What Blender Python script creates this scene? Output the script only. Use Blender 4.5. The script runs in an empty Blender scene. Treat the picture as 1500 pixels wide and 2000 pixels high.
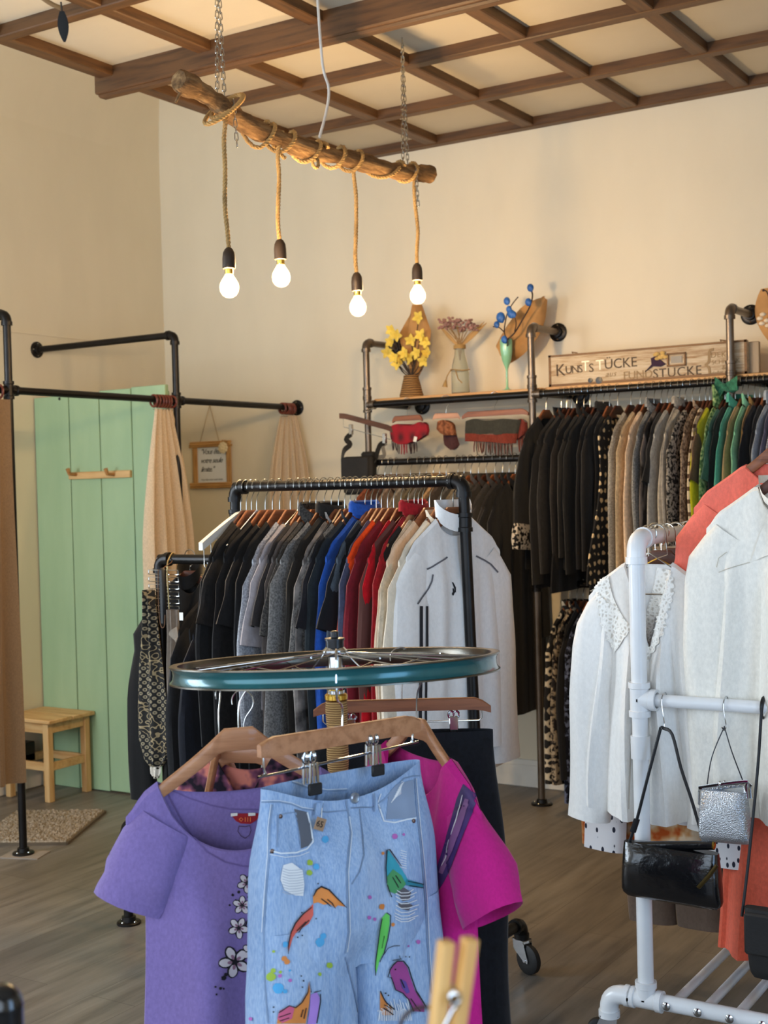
import bpy, math, random
from mathutils import Vector, Matrix
from mathutils.bvhtree import BVHTree
from mathutils.geometry import tessellate_polygon
R = math.radians
rnd = random.Random(7)
SC = bpy.context.scene
COL = SC.collection

# ------------------------------------------------------------------ camera
EYE = Vector((0, 0, 1.5))
FPX = 2592.0
_y, _p, _r = R(32.2757), R(-1.1279), .0261
FW = Vector((-math.sin(_y)*math.cos(_p), math.cos(_y)*math.cos(_p), math.sin(_p)))
RT = Vector((math.cos(_y), math.sin(_y), 0))
UP = RT.cross(FW)
CR_, SR_ = math.cos(_r), math.sin(_r)
cam = bpy.data.cameras.new('camera')
cam.sensor_fit = 'HORIZONTAL'; cam.sensor_width = 36; cam.lens = 36*FPX/1500
cam.clip_start = .02; cam.clip_end = 60
cam.dof.use_dof = True; cam.dof.focus_distance = 3.2; cam.dof.aperture_fstop = 9.0
co = bpy.data.objects.new('camera', cam); COL.objects.link(co)
ex = RT*CR_ - UP*SR_; ey = RT*SR_ + UP*CR_; ez = -FW
co.matrix_world = Matrix(((ex.x, ey.x, ez.x, EYE.x), (ex.y, ey.y, ez.y, EYE.y), (ex.z, ey.z, ez.z, EYE.z), (0, 0, 0, 1)))
SC.camera = co

def ray(px, py):
    a, b = px-750, py-1000
    return FW + RT*((a*CR_-b*SR_)/FPX) - UP*((a*SR_+b*CR_)/FPX)
def at(px, py, X=None, Y=None, Z=None, D=None):
    """world point seen at a photo position, on a given plane or at a given depth"""
    d = ray(px, py)
    t = X/d.x if X is not None else Y/d.y if Y is not None else (Z-1.5)/d.z if Z is not None else D
    return EYE + d*t

# ------------------------------------------------------------------ world, daylight, exposure
SC.view_settings.view_transform = 'Standard'
SC.view_settings.look = 'None'
SC.view_settings.gamma = 1.0
SC.view_settings.use_curve_mapping = False
SC.view_settings.exposure = 0.9
wd = bpy.data.worlds.new('world'); SC.world = wd; wd.use_nodes = True
wb = wd.node_tree.nodes['Background']
wb.inputs[0].default_value = (.55, .72, 1.0, 1); wb.inputs[1].default_value = .6
def area(name, loc, target, sx, sy, power, col):
    l = bpy.data.lights.new(name, 'AREA'); l.shape = 'RECTANGLE'; l.size = sx; l.size_y = sy
    l.energy = power; l.color = col
    o = bpy.data.objects.new(name, l); COL.objects.link(o); o.location = loc
    o.rotation_euler = (Vector(target)-Vector(loc)).to_track_quat('-Z', 'Y').to_euler()
    return o
# daylight through the shop window in the front wall, and through the glazed door to the right
area('window_daylight', (-1.75, -.98, 1.6), (-1.95, 4, 1.25), 5.9, 2.0, 56, (.78, .89, 1.0))
area('back_left_fill', (-5.08, 1.35, 1.7), (-2.6, 4.4, 1.2), 1.7, 1.9, 62, (.80, .90, 1.0))  # added lamp at an unseen left-wall window, brightens the back left corner
area('door_daylight', (1.42, 1.2, 1.4), (-3, 2.6, 1.0), 1.0, 2.0, 15, (.42, .66, 1.0))
BULB_POWER = 27.0
BULB_COL = (1.0, .70, .385)

# ------------------------------------------------------------------ materials
def lin(c):
    return tuple(((x/255)/12.92 if x/255 <= .04045 else ((x/255+.055)/1.055)**2.4) for x in c)
def rgba(c): return (*lin(c), 1)
class NT:
    def __init__(s, name):
        s.m = bpy.data.materials.new(name); s.m.use_nodes = True
        s.t = s.m.node_tree; s.b = s.t.nodes['Principled BSDF']
        s.tc = None
    def n(s, kind, **kw):
        x = s.t.nodes.new(kind)
        for k, v in kw.items(): setattr(x, k, v)
        return x
    def l(s, a, b): s.t.links.new(a, b)
    def co(s, scale=(1, 1, 1), rot=(0, 0, 0)):
        if s.tc is None: s.tc = s.n('ShaderNodeTexCoord')
        m = s.n('ShaderNodeMapping'); m.inputs['Scale'].default_value = scale; m.inputs['Rotation'].default_value = rot
        s.l(s.tc.outputs['Object'], m.inputs['Vector']); return m.outputs[0]
    def noise(s, vec, scale, detail=3, rough=.55):
        x = s.n('ShaderNodeTexNoise'); x.inputs['Scale'].default_value = scale
        x.inputs['Detail'].default_value = detail; x.inputs['Roughness'].default_value = rough
        s.l(vec, x.inputs['Vector']); return x.outputs[0]
    def ramp(s, fac, stops, interp='LINEAR'):
        x = s.n('ShaderNodeValToRGB'); e = x.color_ramp; e.interpolation = interp
        while len(e.elements) < len(stops): e.elements.new(.5)
        for i, (p, c) in enumerate(stops):
            e.elements[i].position = p; e.elements[i].color = rgba(c)
        s.l(fac, x.inputs[0]); return x.outputs[0]
    def mix(s, fac, a, b, mode='MIX'):
        x = s.n('ShaderNodeMix', data_type='RGBA', blend_type=mode)
        for i, v in ((0, fac), (6, a), (7, b)):
            if isinstance(v, bpy.types.NodeSocket): s.l(v, x.inputs[i])
            elif i == 0: x.inputs[0].default_value = v
            else: x.inputs[i].default_value = rgba(v)
        return x.outputs[2]
    def math(s, op, a, b=0):
        x = s.n('ShaderNodeMath', operation=op)
        for i, v in ((0, a), (1, b)):
            if isinstance(v, bpy.types.NodeSocket): s.l(v, x.inputs[i])
            else: x.inputs[i].default_value = v
        return x.outputs[0]
    def bump(s, h, strength=.3, dist=.01, prev=None):
        x = s.n('ShaderNodeBump'); x.inputs['Strength'].default_value = strength; x.inputs['Distance'].default_value = dist
        s.l(h, x.inputs['Height'])
        if prev: s.l(prev, x.inputs['Normal'])
        s.l(x.outputs[0], s.b.inputs['Normal']); return x.outputs[0]
    def set(s, col=None, rough=None, metal=None, sheen=None, coat=None, spec=None):
        if col is not None:
            if isinstance(col, bpy.types.NodeSocket): s.l(col, s.b.inputs['Base Color'])
            else: s.b.inputs['Base Color'].default_value = rgba(col)
        if rough is not None: s.b.inputs['Roughness'].default_value = rough
        if metal is not None: s.b.inputs['Metallic'].default_value = metal
        if sheen is not None: s.b.inputs['Sheen Weight'].default_value = sheen
        if coat is not None: s.b.inputs['Coat Weight'].default_value = coat
        if spec is not None: s.b.inputs['Specular IOR Level'].default_value = spec
        return s
def shade(c, k): return tuple(max(0, min(255, x*k)) for x in c)
MC = {}
def plain(name, col, rough=.5, metal=0, coat=0, var=.06, bumps=0):
    if name in MC: return MC[name]
    t = NT(name); n = t.noise(t.co(), 9)
    t.set(t.ramp(n, [(.3, shade(col, 1-var)), (.7, shade(col, 1+var))]), rough, metal, coat=coat)
    if bumps: t.bump(t.noise(t.co(), 120), bumps, .002)
    MC[name] = t.m; return t.m
def cloth(name, col, var=.12, scale=120, fold=.35, rough=.9, sheen=.15):
    if name in MC: return MC[name]
    t = NT(name); n = t.noise(t.co((1, 1, .6)), scale, 3, .7)
    t.set(t.ramp(n, [(.32, shade(col, 1-var)), (.68, shade(col, 1+var))]), rough, sheen=sheen, spec=.2)
    t.bump(t.noise(t.co((8, 8, .6)), 1.6, 1.5), fold, .03)
    MC[name] = t.m; return t.m
def specks(name, bg, fg, scale=60, thr=.5, soft=.04, stretch=(1, 1, 1), rot=(0, 0, 0), detail=2, mid=None):
    if name in MC: return MC[name]
    t = NT(name); n = t.noise(t.co(stretch, rot), scale, detail)
    st = [(thr-soft, bg), (thr+soft, fg)]
    if mid: st = [(thr-soft*3, bg), (thr, mid), (thr+soft*3, fg)]
    t.set(t.ramp(n, st), .9, spec=.2)
    t.bump(t.noise(t.co((8, 8, .6)), 1.6, 1.5), .35, .03)
    MC[name] = t.m; return t.m
def dots(name, bg, fg, scale=40, thr=.25, stretch=(1, 1, 1), rand=1.0):
    if name in MC: return MC[name]
    t = NT(name); v = t.n('ShaderNodeTexVoronoi'); v.inputs['Scale'].default_value = scale
    v.inputs['Randomness'].default_value = rand
    t.l(t.co(stretch), v.inputs['Vector'])
    t.set(t.ramp(v.outputs['Distance'], [(thr, fg), (thr+.05, bg)]), .9, spec=.2)
    t.bump(t.noise(t.co((8, 8, .6)), 1.6, 1.5), .35, .03)
    MC[name] = t.m; return t.m
def stripes(name, cols, freq, axis='Z', rot=(0, 0, 0)):
    if name in MC: return MC[name]
    t = NT(name); w = t.n('ShaderNodeTexWave', bands_direction=axis, wave_profile='SAW')
    w.inputs['Scale'].default_value = freq; w.inputs['Distortion'].default_value = 0
    t.l(t.co((1, 1, 1), rot), w.inputs['Vector'])
    k = len(cols); t.set(t.ramp(w.outputs['Fac'], [(i/k, c) for i, c in enumerate(cols)], 'CONSTANT'), .9, spec=.2)
    t.bump(t.noise(t.co((8, 8, .6)), 1.6, 1.5), .3, .03)
    MC[name] = t.m; return t.m
def wood(name, c1, c2, axis=0, rough=.45, scale=6, coat=0):
    if name in MC: return MC[name]
    t = NT(name); sc = [14, 14, 14]; sc[axis] = 1.2
    n = t.noise(t.co(tuple(sc)), scale, 5, .6)
    t.set(t.ramp(n, [(.3, c1), (.55, shade(c2, .95)), (.75, c2)]), rough, coat=coat)
    t.bump(n, .15, .003)
    MC[name] = t.m; return t.m

IRON = plain('black_iron_pipe', (38, 36, 35), .38, .75, var=.15)
BLACKSTEEL = plain('black_painted_steel', (24, 24, 25), .35, .3)
CHROME = plain('chrome', (205, 208, 212), .12, 1, var=.02)
STEELWIRE = plain('steel_wire', (190, 190, 185), .22, 1, var=.03)
BRASS = plain('brass', (200, 160, 70), .22, 1)
HANGWOOD = wood('hanger_wood', (104, 58, 34), (146, 88, 54), 0, .48, 5)
HANGDARK = wood('dark_hanger_wood', (56, 29, 19), (86, 46, 30), 0, .5, 5)
HANGLIGHT = wood('light_hanger_wood', (150, 98, 62), (188, 132, 92), 0, .38, 4, coat=.2)
PINE = wood('pine', (190, 140, 82), (224, 182, 124), 0, .5, 3)
PINEZ = wood('pine_upright', (190, 140, 82), (224, 182, 124), 2, .5, 3)
WHITEPVC = plain('white_plastic_pipe', (232, 234, 236), .3, 0, .2, .02)
WHITEPAINT = plain('white_paint', (228, 224, 214), .45, var=.03)
RUBBER = plain('black_rubber', (18, 18, 19), .6)
ROPE = None

# ------------------------------------------------------------------ mesh builder
XF = {}      # root object -> (location, z rotation)
BV = {}      # object -> world verts, faces
def fr(p): return p if isinstance(p, Vector) else Vector(p)
class MB:
    def __init__(s): s.v = []; s.f = []; s.mi = []; s.cur = 0
    def add(s, vs, fs):
        k = len(s.v); s.v += [fr(p) for p in vs]
        for f in fs: s.f.append(tuple(i+k for i in f)); s.mi.append(s.cur)
        return s
    def box(s, c, d, rot=None, bev=0):
        c = fr(c); x, y, z = d[0]/2, d[1]/2, d[2]/2
        if bev <= 0:
            P = [Vector((i*x, j*y, k*z)) for k in (-1, 1) for j in (-1, 1) for i in (-1, 1)]
            F = [(0, 2, 3, 1), (4, 5, 7, 6), (0, 1, 5, 4), (2, 6, 7, 3), (0, 4, 6, 2), (1, 3, 7, 5)]
        else:
            P = []; idx = {}
            for k in (-1, 1):
                for j in (-1, 1):
                    for i in (-1, 1):
                        for a in range(3):
                            q = [i*(x-bev), j*(y-bev), k*(z-bev)]; q[a] = (i, j, k)[a]*(x, y, z)[a]
                            idx[(i, j, k, a)] = len(P); P.append(Vector(q))
            F = []
            for a in range(3):
                b, c2 = [m for m in range(3) if m != a]
                for sg in (-1, 1):
                    def key(u, w):
                        t = [0, 0, 0]; t[a] = sg; t[b] = u; t[c2] = w; return idx[(*t, a)]
                    f = [key(-1, -1), key(1, -1), key(1, 1), key(-1, 1)]
                    F.append(f)
                for u in (-1, 1):
                    for w in (-1, 1):
                        def k2(sg, ax):
                            t = [0, 0, 0]; t[a] = sg; t[b] = u; t[c2] = w; return idx[(*t, ax)]
                        F.append([k2(-1, b), k2(1, b), k2(1, c2), k2(-1, c2)])
            for i in (-1, 1):
                for j in (-1, 1):
                    for k in (-1, 1): F.append([idx[(i, j, k, a)] for a in range(3)])
        if rot is not None: P = [rot @ p for p in P]
        return s.add([c+p for p in P], F)
    def bar(s, a, b, w, h, up=(0, 0, 1), bev=0):
        a, b = fr(a), fr(b); d = b-a; L = d.length; d.normalize()
        u = Vector(up); sd = u.cross(d)
        if sd.length < 1e-4: sd = Vector((1, 0, 0)).cross(d)
        sd.normalize(); u = d.cross(sd)
        M = Matrix((d, sd, u)).transposed()
        return s.box((a+b)/2, (L, w, h), M, bev)
    def ring(s, c, a, b, n): return [c + a*math.cos(2*math.pi*i/n) + b*math.sin(2*math.pi*i/n) for i in range(n)]
    def tube(s, pts, r, n=10, caps=True, closed=False, flat=None, ph=0):
        pts = [fr(p) for p in pts]; m = len(pts)
        rs = r if isinstance(r, (list, tuple)) else [r]*m
        V = []; T = []
        for i in range(m):
            if closed: t = pts[(i+1) % m]-pts[i-1]
            else: t = pts[min(i+1, m-1)]-pts[max(i-1, 0)]
            T.append(t.normalized() if t.length > 1e-9 else Vector((0, 0, 1)))
        nrm = T[0].orthogonal().normalized() if flat is None else fr(flat)
        for i in range(m):
            nrm = nrm - T[i]*nrm.dot(T[i])
            if nrm.length < 1e-6: nrm = T[i].orthogonal()
            nrm.normalize(); bn = T[i].cross(nrm)
            ra, rb = rs[i] if isinstance(rs[i], (tuple, list)) else (rs[i], rs[i])
            V += s.ring(pts[i], nrm*ra, bn*rb, n)
        F = []
        for i in range(m if closed else m-1):
            for j in range(n):
                a = i*n+j; b = i*n+(j+1) % n; k = ((i+1) % m)*n
                F.append((a, b, k+(j+1) % n, k+j))
        if caps and not closed:
            F.append(tuple(reversed(range(n)))); F.append(tuple((m-1)*n+j for j in range(n)))
        return s.add(V, F)
    def lathe(s, prof, c, n=20, axis=(0, 0, 1), caps=True):
        c = fr(c); ax = fr(axis).normalized(); a = ax.orthogonal().normalized(); b = ax.cross(a)
        V = []
        for r, z in prof: V += s.ring(c+ax*z, a*max(r, 1e-5), b*max(r, 1e-5), n)
        F = []
        for i in range(len(prof)-1):
            for j in range(n): F.append((i*n+j, i*n+(j+1) % n, (i+1)*n+(j+1) % n, (i+1)*n+j))
        if caps:
            F.append(tuple(reversed(range(n)))); F.append(tuple((len(prof)-1)*n+j for j in range(n)))
        return s.add(V, F)
    def cyl(s, a, b, r, n=14):
        return s.tube([a, b], r, n)
    def ell(s, c, rad, n=12, m=8, rot=None):
        c = fr(c); V = []; F = []
        for i in range(m+1):
            th = math.pi*i/m
            for j in range(n):
                p = Vector((rad[0]*math.sin(th)*math.cos(2*math.pi*j/n), rad[1]*math.sin(th)*math.sin(2*math.pi*j/n), rad[2]*math.cos(th)))
                V.append(c+(rot @ p if rot is not None else p))
        for i in range(m):
            for j in range(n): F.append((i*n+j, (i+1)*n+j, (i+1)*n+(j+1) % n, i*n+(j+1) % n))
        return s.add(V, F)
    def grid(s, rows, wrap=False):
        nu = len(rows[0]); V = [p for r in rows for p in r]; F = []
        for i in range(len(rows)-1):
            for j in range(nu if wrap else nu-1):
                F.append((i*nu+j, i*nu+(j+1) % nu, (i+1)*nu+(j+1) % nu, (i+1)*nu+j))
        return s.add(V, F)
    def slab(s, rows, nrm, th):
        """a sheet with real thickness: rows of points, pushed both ways along nrm"""
        nrm = fr(nrm)*th/2; nu = len(rows[0]); m = len(rows)
        A = [[fr(p)+nrm for p in r] for r in rows]; B = [[fr(p)-nrm for p in r] for r in rows]
        k = len(s.v); s.grid(A); 
        kb = len(s.v)
        V = [p for r in B for p in r]; F = []
        for i in range(m-1):
            for j in range(nu-1): F.append((i*nu+j, (i+1)*nu+j, (i+1)*nu+j+1, i*nu+j+1))
        s.add(V, F)
        edge = [j for j in range(nu)]+[i*nu+nu-1 for i in range(1, m)]+[(m-1)*nu+j for j in range(nu-2, -1, -1)]+[i*nu for i in range(m-2, 0, -1)]
        for a, b in zip(edge, edge[1:]+edge[:1]): s.f.append((k+b, k+a, kb+a, kb+b)); s.mi.append(s.cur)
        return s
    def prism(s, poly, axis, th):
        """flat outline (list of world points) pushed both ways along axis"""
        ax = fr(axis).normalized()*th/2; P = [fr(p) for p in poly]; n = len(P)
        tri = tessellate_polygon([P])
        V = [p+ax for p in P]+[p-ax for p in P]
        F = [tuple(t) for t in tri]+[tuple(i+n for i in reversed(t)) for t in tri]
        F += [(i, i+n, (i+1) % n+n, (i+1) % n) for i in range(n)]
        return s.add(V, F)
    def build(s, name, mat, parent=None, smooth=True, local=False, loc=None, label=None):
        mats = mat if isinstance(mat, (list, tuple)) else [mat]
        if parent is None:
            L, rz = (fr(loc) if loc is not None else Vector((0, 0, 0))), 0
        else:
            root = parent
            while root.parent: root = root.parent
            L, rz = XF[root.name]
        if local: vs = s.v
        else:
            M = Matrix.Rotation(-rz, 3, 'Z'); vs = [M @ (p-L) for p in s.v]
        me = bpy.data.meshes.new(name); me.from_pydata([tuple(p) for p in vs], [], s.f)
        for m in mats: me.materials.append(m)
        if len(mats) > 1: me.polygons.foreach_set('material_index', s.mi)
        import bmesh
        b = bmesh.new(); b.from_mesh(me); bmesh.ops.recalc_face_normals(b, faces=b.faces); b.to_mesh(me); b.free()
        if smooth:
            me.polygons.foreach_set('use_smooth', [True]*len(me.polygons))
            try: me.set_sharp_from_angle(angle=R(42))
            except Exception: pass
        me.update()
        o = bpy.data.objects.new(name, me); COL.objects.link(o)
        if parent is not None: o.parent = parent
        else: o.location = L; XF[o.name] = (L, 0)
        if label: o['label'] = label
        M = Matrix.Rotation(rz, 3, 'Z')
        BV[o.name] = ([M @ fr(p)+L for p in vs], s.f) if local else (list(s.v), s.f)
        return o
def tag(o, label=None, cat=None, group=None, kind=None):
    if label: o['label'] = label
    if cat: o['category'] = cat
    if group: o['group'] = group
    if kind: o['kind'] = kind
    return o
def thing(name, label, cat, loc, rotz=0, group=None):
    o = bpy.data.objects.new(name, None); COL.objects.link(o); o.empty_display_size = .05
    o.location = loc; o.rotation_euler = (0, 0, rotz); XF[o.name] = (fr(loc), rotz)
    return tag(o, label, cat, group)
def struct(name, mb, mat, smooth=False): return tag(mb.build(name, mat, smooth=smooth), kind='structure')
def inst(src, parent, name=None):
    o = src.copy(); COL.objects.link(o); o.parent = parent
    if name: o.name = name
    return o
def spline(pts, k=6):
    """smooth curve through points"""
    P = [fr(p) for p in pts]; out = []
    for i in range(len(P)-1):
        p0, p1, p2, p3 = P[max(i-1, 0)], P[i], P[i+1], P[min(i+2, len(P)-1)]
        for j in range(k):
            t = j/k
            out.append(.5*((2*p1)+(p2-p0)*t+(2*p0-5*p1+4*p2-p3)*t*t+(3*p1-p0-3*p2+p3)*t**3))
    out.append(P[-1]); return out
# marks painted or sewn on cloth: a thin skin laid on the surface they belong to
def bvh_of(objs):
    V = []; F = []
    for o in objs:
        v, f = BV[o.name]; k = len(V); V += v; F += [tuple(i+k for i in q) for q in f]
    return BVHTree.FromPolygons([tuple(p) for p in V], F)
def lay(mb, polys, bvh, off=.0015, cell=9):
    import bmesh
    for poly in polys:
        b = bmesh.new(); vs = [b.verts.new((x, y, 0)) for x, y in poly]
        try: b.faces.new(vs)
        except ValueError: b.free(); continue
        bmesh.ops.triangulate(b, faces=b.faces)
        for _ in range(5):
            es = [e for e in b.edges if e.calc_length() > cell]
            if not es: break
            bmesh.ops.subdivide_edges(b, edges=es, cuts=1); bmesh.ops.triangulate(b, faces=b.faces)
        b.verts.index_update(); P = []; ok = []
        for v in b.verts:
            d = ray(v.co.x, v.co.y).normalized(); h = bvh.ray_cast(EYE, d, 30)
            if h[0] is None: P.append(Vector((0, 0, 0))); ok.append(False)
            else:
                n = h[1] if h[1].dot(d) < 0 else -h[1]
                P.append(h[0]+n*off); ok.append(True)
        F = [tuple(v.index for v in f.verts) for f in b.faces if all(ok[v.index] for v in f.verts)]
        F = [q for q in F if max((P[q[i]]-P[q[i-1]]).length for i in range(3)) < .06]
        mb.add(P, F); b.free()
    return mb
def ribbon(pts, w):
    P = [Vector((x, y)) for x, y in pts]; L = []; Q = []
    for i in range(len(P)):
        t = (P[min(i+1, len(P)-1)]-P[max(i-1, 0)]).normalized(); n = Vector((-t.y, t.x))
        k = w[i] if isinstance(w, (list, tuple)) else w
        L.append(P[i]+n*k/2); Q.append(P[i]-n*k/2)
    return [[(L[i].x, L[i].y), (L[i+1].x, L[i+1].y), (Q[i+1].x, Q[i+1].y), (Q[i].x, Q[i].y)] for i in range(len(P)-1)]
def blob(x, y, r, ry=None, n=12, j=.18, a=0):
    ry = ry or r; out = []
    for i in range(n):
        t = 2*math.pi*i/n; k = 1+rnd.uniform(-j, j)
        u, v = r*k*math.cos(t), ry*k*math.sin(t)
        out.append((x+u*math.cos(a)-v*math.sin(a), y+u*math.sin(a)+v*math.cos(a)))
    return out
def text_mesh(body, size, mat, name, parent, origin, xdir, ydir, th=.001, shear=0, align='LEFT', spacing=1.0):
    cu = bpy.data.curves.new('txt', 'FONT'); cu.body = body; cu.size = size; cu.shear = shear; cu.align_x = align
    cu.extrude = th; cu.space_character = spacing; cu.resolution_u = 3
    o = bpy.data.objects.new('txt', cu); COL.objects.link(o)
    bpy.context.view_layer.update()
    me = o.evaluated_get(bpy.context.evaluated_depsgraph_get()).to_mesh()
    xd, yd = fr(xdir).normalized(), fr(ydir).normalized(); zd = xd.cross(yd)
    mb = MB(); mb.add([fr(origin)+xd*v.co.x+yd*v.co.y+zd*v.co.z for v in me.vertices], [tuple(p.vertices) for p in me.polygons])
    bpy.data.objects.remove(o); bpy.data.curves.remove(cu)
    return mb.build(name, mat, parent, smooth=False)
# ------------------------------------------------------------------ room shell
XL, YB, XR_, YF, ZC, ZP = -5.188, 5.872, 1.7, -1.2, 3.205, 3.25
def plaster(name, col):
    t = NT(name); n = t.noise(t.co(), 1.1, 4); n2 = t.noise(t.co((1, 1, .35)), 5, 3)
    c = t.mix(.5, t.ramp(n, [(.3, shade(col, .97)), (.7, col)]), t.ramp(n2, [(.35, shade(col, .975)), (.65, shade(col, 1.01))]))
    t.set(c, .85, spec=.2); t.bump(t.noise(t.co(), 6, 6, .6), .12, .02); return t.m
WALLM = plaster('warm_white_plaster', (228, 217, 193))
CEILM = plaster('ceiling_panel_white', (198, 188, 168))
def floor_mat():
    t = NT('grey_brown_plank_vinyl')
    v = t.co((1, 1, 1), (0, 0, R(90)))
    b = t.n('ShaderNodeTexBrick', offset=.37); t.l(v, b.inputs['Vector'])
    b.inputs['Scale'].default_value = 1; b.inputs['Brick Width'].default_value = 1.2; b.inputs['Row Height'].default_value = .18
    b.inputs['Mortar Size'].default_value = .0012; b.inputs['Mortar Smooth'].default_value = .3; b.inputs['Bias'].default_value = 0
    b.inputs['Color1'].default_value = rgba((150, 146, 140)); b.inputs['Color2'].default_value = rgba((132, 127, 122)); b.inputs['Mortar'].default_value = rgba((78, 68, 58))
    g = t.noise(t.co((9, .8, 1)), 2.4, 6, .62); g2 = t.noise(t.co((3, .5, 1)), 1.6, 3)
    c = t.mix(.85, b.outputs['Color'], t.ramp(g, [(.3, (105, 94, 84)), (.5, (185, 180, 172)), (.72, (228, 224, 218))]), 'MULTIPLY')
    c = t.mix(.6, c, t.ramp(g2, [(.3, (175, 165, 152)), (.7, (255, 252, 248))]), 'MULTIPLY')
    c = t.mix(.12, c, (168, 160, 150))
    t.set(c, .42, spec=.4)
    t.bump(g, .12, .003); return t.m
struct('floor', MB().box(((XL+XR_)/2, (YB+YF)/2, -.05), (XR_-XL+.4, YB-YF+.4, .1)), floor_mat())
m = MB(); m.box((XL-.06, (YF-.2+.5)/2, 1.95), (.12, .7-YF, 3.9)); m.box((XL-.06, (2.2+YB+.2)/2, 1.95), (.12, YB+.2-2.2, 3.9)); m.box((XL-.06, 1.35, .35), (.12, 1.7, .7)); m.box((XL-.06, 1.35, 3.3), (.12, 1.7, 1.2))  # left wall with a gap for the added, unseen window
struct('wall_left', m, WALLM)
struct('wall_back', MB().box(((XL+XR_)/2, YB+.06, 1.95), (XR_-XL, .12, 3.9)), WALLM)
# front wall round the shop window, right wall round the glazed door
m = MB()
m.box(((XL+XR_)/2, YF-.06, .25), (XR_-XL, .12, .5)); m.box(((XL+XR_)/2, YF-.06, 3.2), (XR_-XL, .12, 1.4))
m.box(((XL-4.8)/2, YF-.06, 1.5), (-4.8-XL, .12, 2.0)); m.box(((1.3+XR_)/2, YF-.06, 1.5), (XR_-1.3, .12, 2.0))
struct('wall_front', m, WALLM)
m = MB(); m.box((XR_+.06, (YF+.6)/2, 1.95), (.12, .6-YF, 3.9)); m.box((XR_+.06, (1.8+YB)/2, 1.95), (.12, YB-1.8, 3.9)); m.box((XR_+.06, 1.2, 3.1), (.12, 1.2, 1.6))
struct('wall_right', m, WALLM)
GLASS = NT('window_glass').set((235, 245, 250), .02).m
GLASS.node_tree.nodes['Principled BSDF'].inputs['Transmission Weight'].default_value = 1
struct('window_1', MB().box((-1.75, YF-.06, 1.5), (6.1, .008, 2.0)), GLASS)
struct('added_window', MB().box((XL-.06, 1.35, 1.7), (.008, 1.7, 2.0)), GLASS)  # pane of the unseen window added along with the back left fill lamp
struct('door_1', MB().box((XR_+.06, 1.2, 1.15), (.008, 1.2, 2.3)), GLASS)
# ceiling: old coved plaster on the left, a timber coffered ceiling over the rest
XE = -3.857
m = MB(); rr = .42; rows = []
for i in range(9):
    d = rr*(1-math.cos(math.pi/2*i/8)); z = 3.42+rr*math.sin(math.pi/2*i/8)
    rows.append([(XL+d, YF, z), (XL+d, YB-d, z), (XE+.02, YB-d, z)])
m.grid(rows); m.add([(XL+rr, YF, 3.84), (XL+rr, YB-rr, 3.84), (XE+.02, YB-rr, 3.84), (XE+.02, YF, 3.84)], [(0, 1, 2, 3)])
tag(m.build('ceiling_cove', WALLM), kind='structure').name = 'ceiling_1'
struct('ceiling', MB().box(((XE+XR_)/2, (YB+YF)/2, ZP+.3), (XR_-XE, YB-YF, .6)), CEILM)
BEAM = wood('beam_wood_along_x', (64, 42, 23), (98, 66, 36), 0, .5, 4)
BEAMY = wood('beam_wood_along_y', (66, 43, 23), (102, 68, 36), 1, .5, 4)
ti = 0
def trim(mb, mat):
    global ti
    ti += 1; struct('trim_%d' % ti, mb, mat)
bx = [XE, -3.3355, -2.8024, -2.2745, -1.7613, -1.24, -.72, -.2, .32, .84, 1.36]
by = [5.8435, 5.2924, 4.6936, 4.098, 3.4884, 2.89, 2.29, 1.69, 1.09, .49, -.11, -.71]
for y in by:
    if y == 4.098:
        mb = MB(); mb.box(((XE+XR_)/2-.035, y, ZC+.0), (XR_-XE+.07, .085, .11), bev=.006)
        mb.box(((XE+XR_)/2-.035, y, ZC-.04), (XR_-XE+.07, .05, .05), bev=.008); trim(mb, BEAM)
    else: trim(MB().box(((XE+XR_)/2, y, ZC+.03), (XR_-XE, .056, .06), bev=.004), BEAM)
for i, x in enumerate(bx): trim(MB().box((x, (YB+YF)/2, ZC+.034), (.066 if i else .075, YB-YF, .06), bev=.004), BEAMY)
# baseboards
bb = MB(); bb.box(((XL+XR_)/2, YB-.009, .055), (XR_-XL, .018, .11), bev=.004); bb.box(((XL+XR_)/2, YB-.006, .12), (XR_-XL, .012, .03), bev=.004)
struct('baseboard_back', bb, WHITEPAINT)
bb = MB(); bb.box((XL+.009, (YB+YF)/2, .055), (.018, YB-YF, .11), bev=.004); bb.box((XL+.006, (YB+YF)/2, .12), (.012, YB-YF, .03), bev=.004)
struct('baseboard_left', bb, WHITEPAINT)
# plaster ledge and seams on the walls
struct('trim_ledge', MB().box((XL+.004, 4.2, 2.335), (.008, 2.3, .012)), WALLM).name = 'trim_40'

# ------------------------------------------------------------------ pipe fittings
RP = .0165
def pipe(mb, a, b, r=RP): mb.cyl(a, b, r, 14)
def fit(mb, c, d, r=RP, L=.055):
    """threaded collar of a fitting, centred at c along d"""
    c = fr(c); d = fr(d).normalized()
    mb.lathe([(r*1.0, -L/2), (r*1.38, -L/2), (r*1.38, -L/2+.012), (r*1.22, -L/2+.014), (r*1.22, L/2-.014), (r*1.38, L/2-.012), (r*1.38, L/2), (r, L/2)], c, 16, d, False)
def elbow(mb, c, d1, d2, r=RP):
    c = fr(c); d1 = fr(d1).normalized(); d2 = fr(d2).normalized(); k = .034
    pts = [c+d1*k*1.2, c+d1*k]+[c+d1*k*(1-t)**2+d2*k*t*t for t in (.2, .4, .6, .8)]+[c+d2*k, c+d2*k*1.2]
    mb.tube(pts, r*1.25, 14)
    for d in (d1, d2): mb.lathe([(r, -.008), (r*1.42, -.008), (r*1.42, .008), (r, .008)], c+d*k*1.15, 16, d, False)
def tee(mb, c, d, side, r=RP):
    fit(mb, c, d, r, .075); fit(mb, fr(c)+fr(side).normalized()*.025, side, r, .04)
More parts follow.
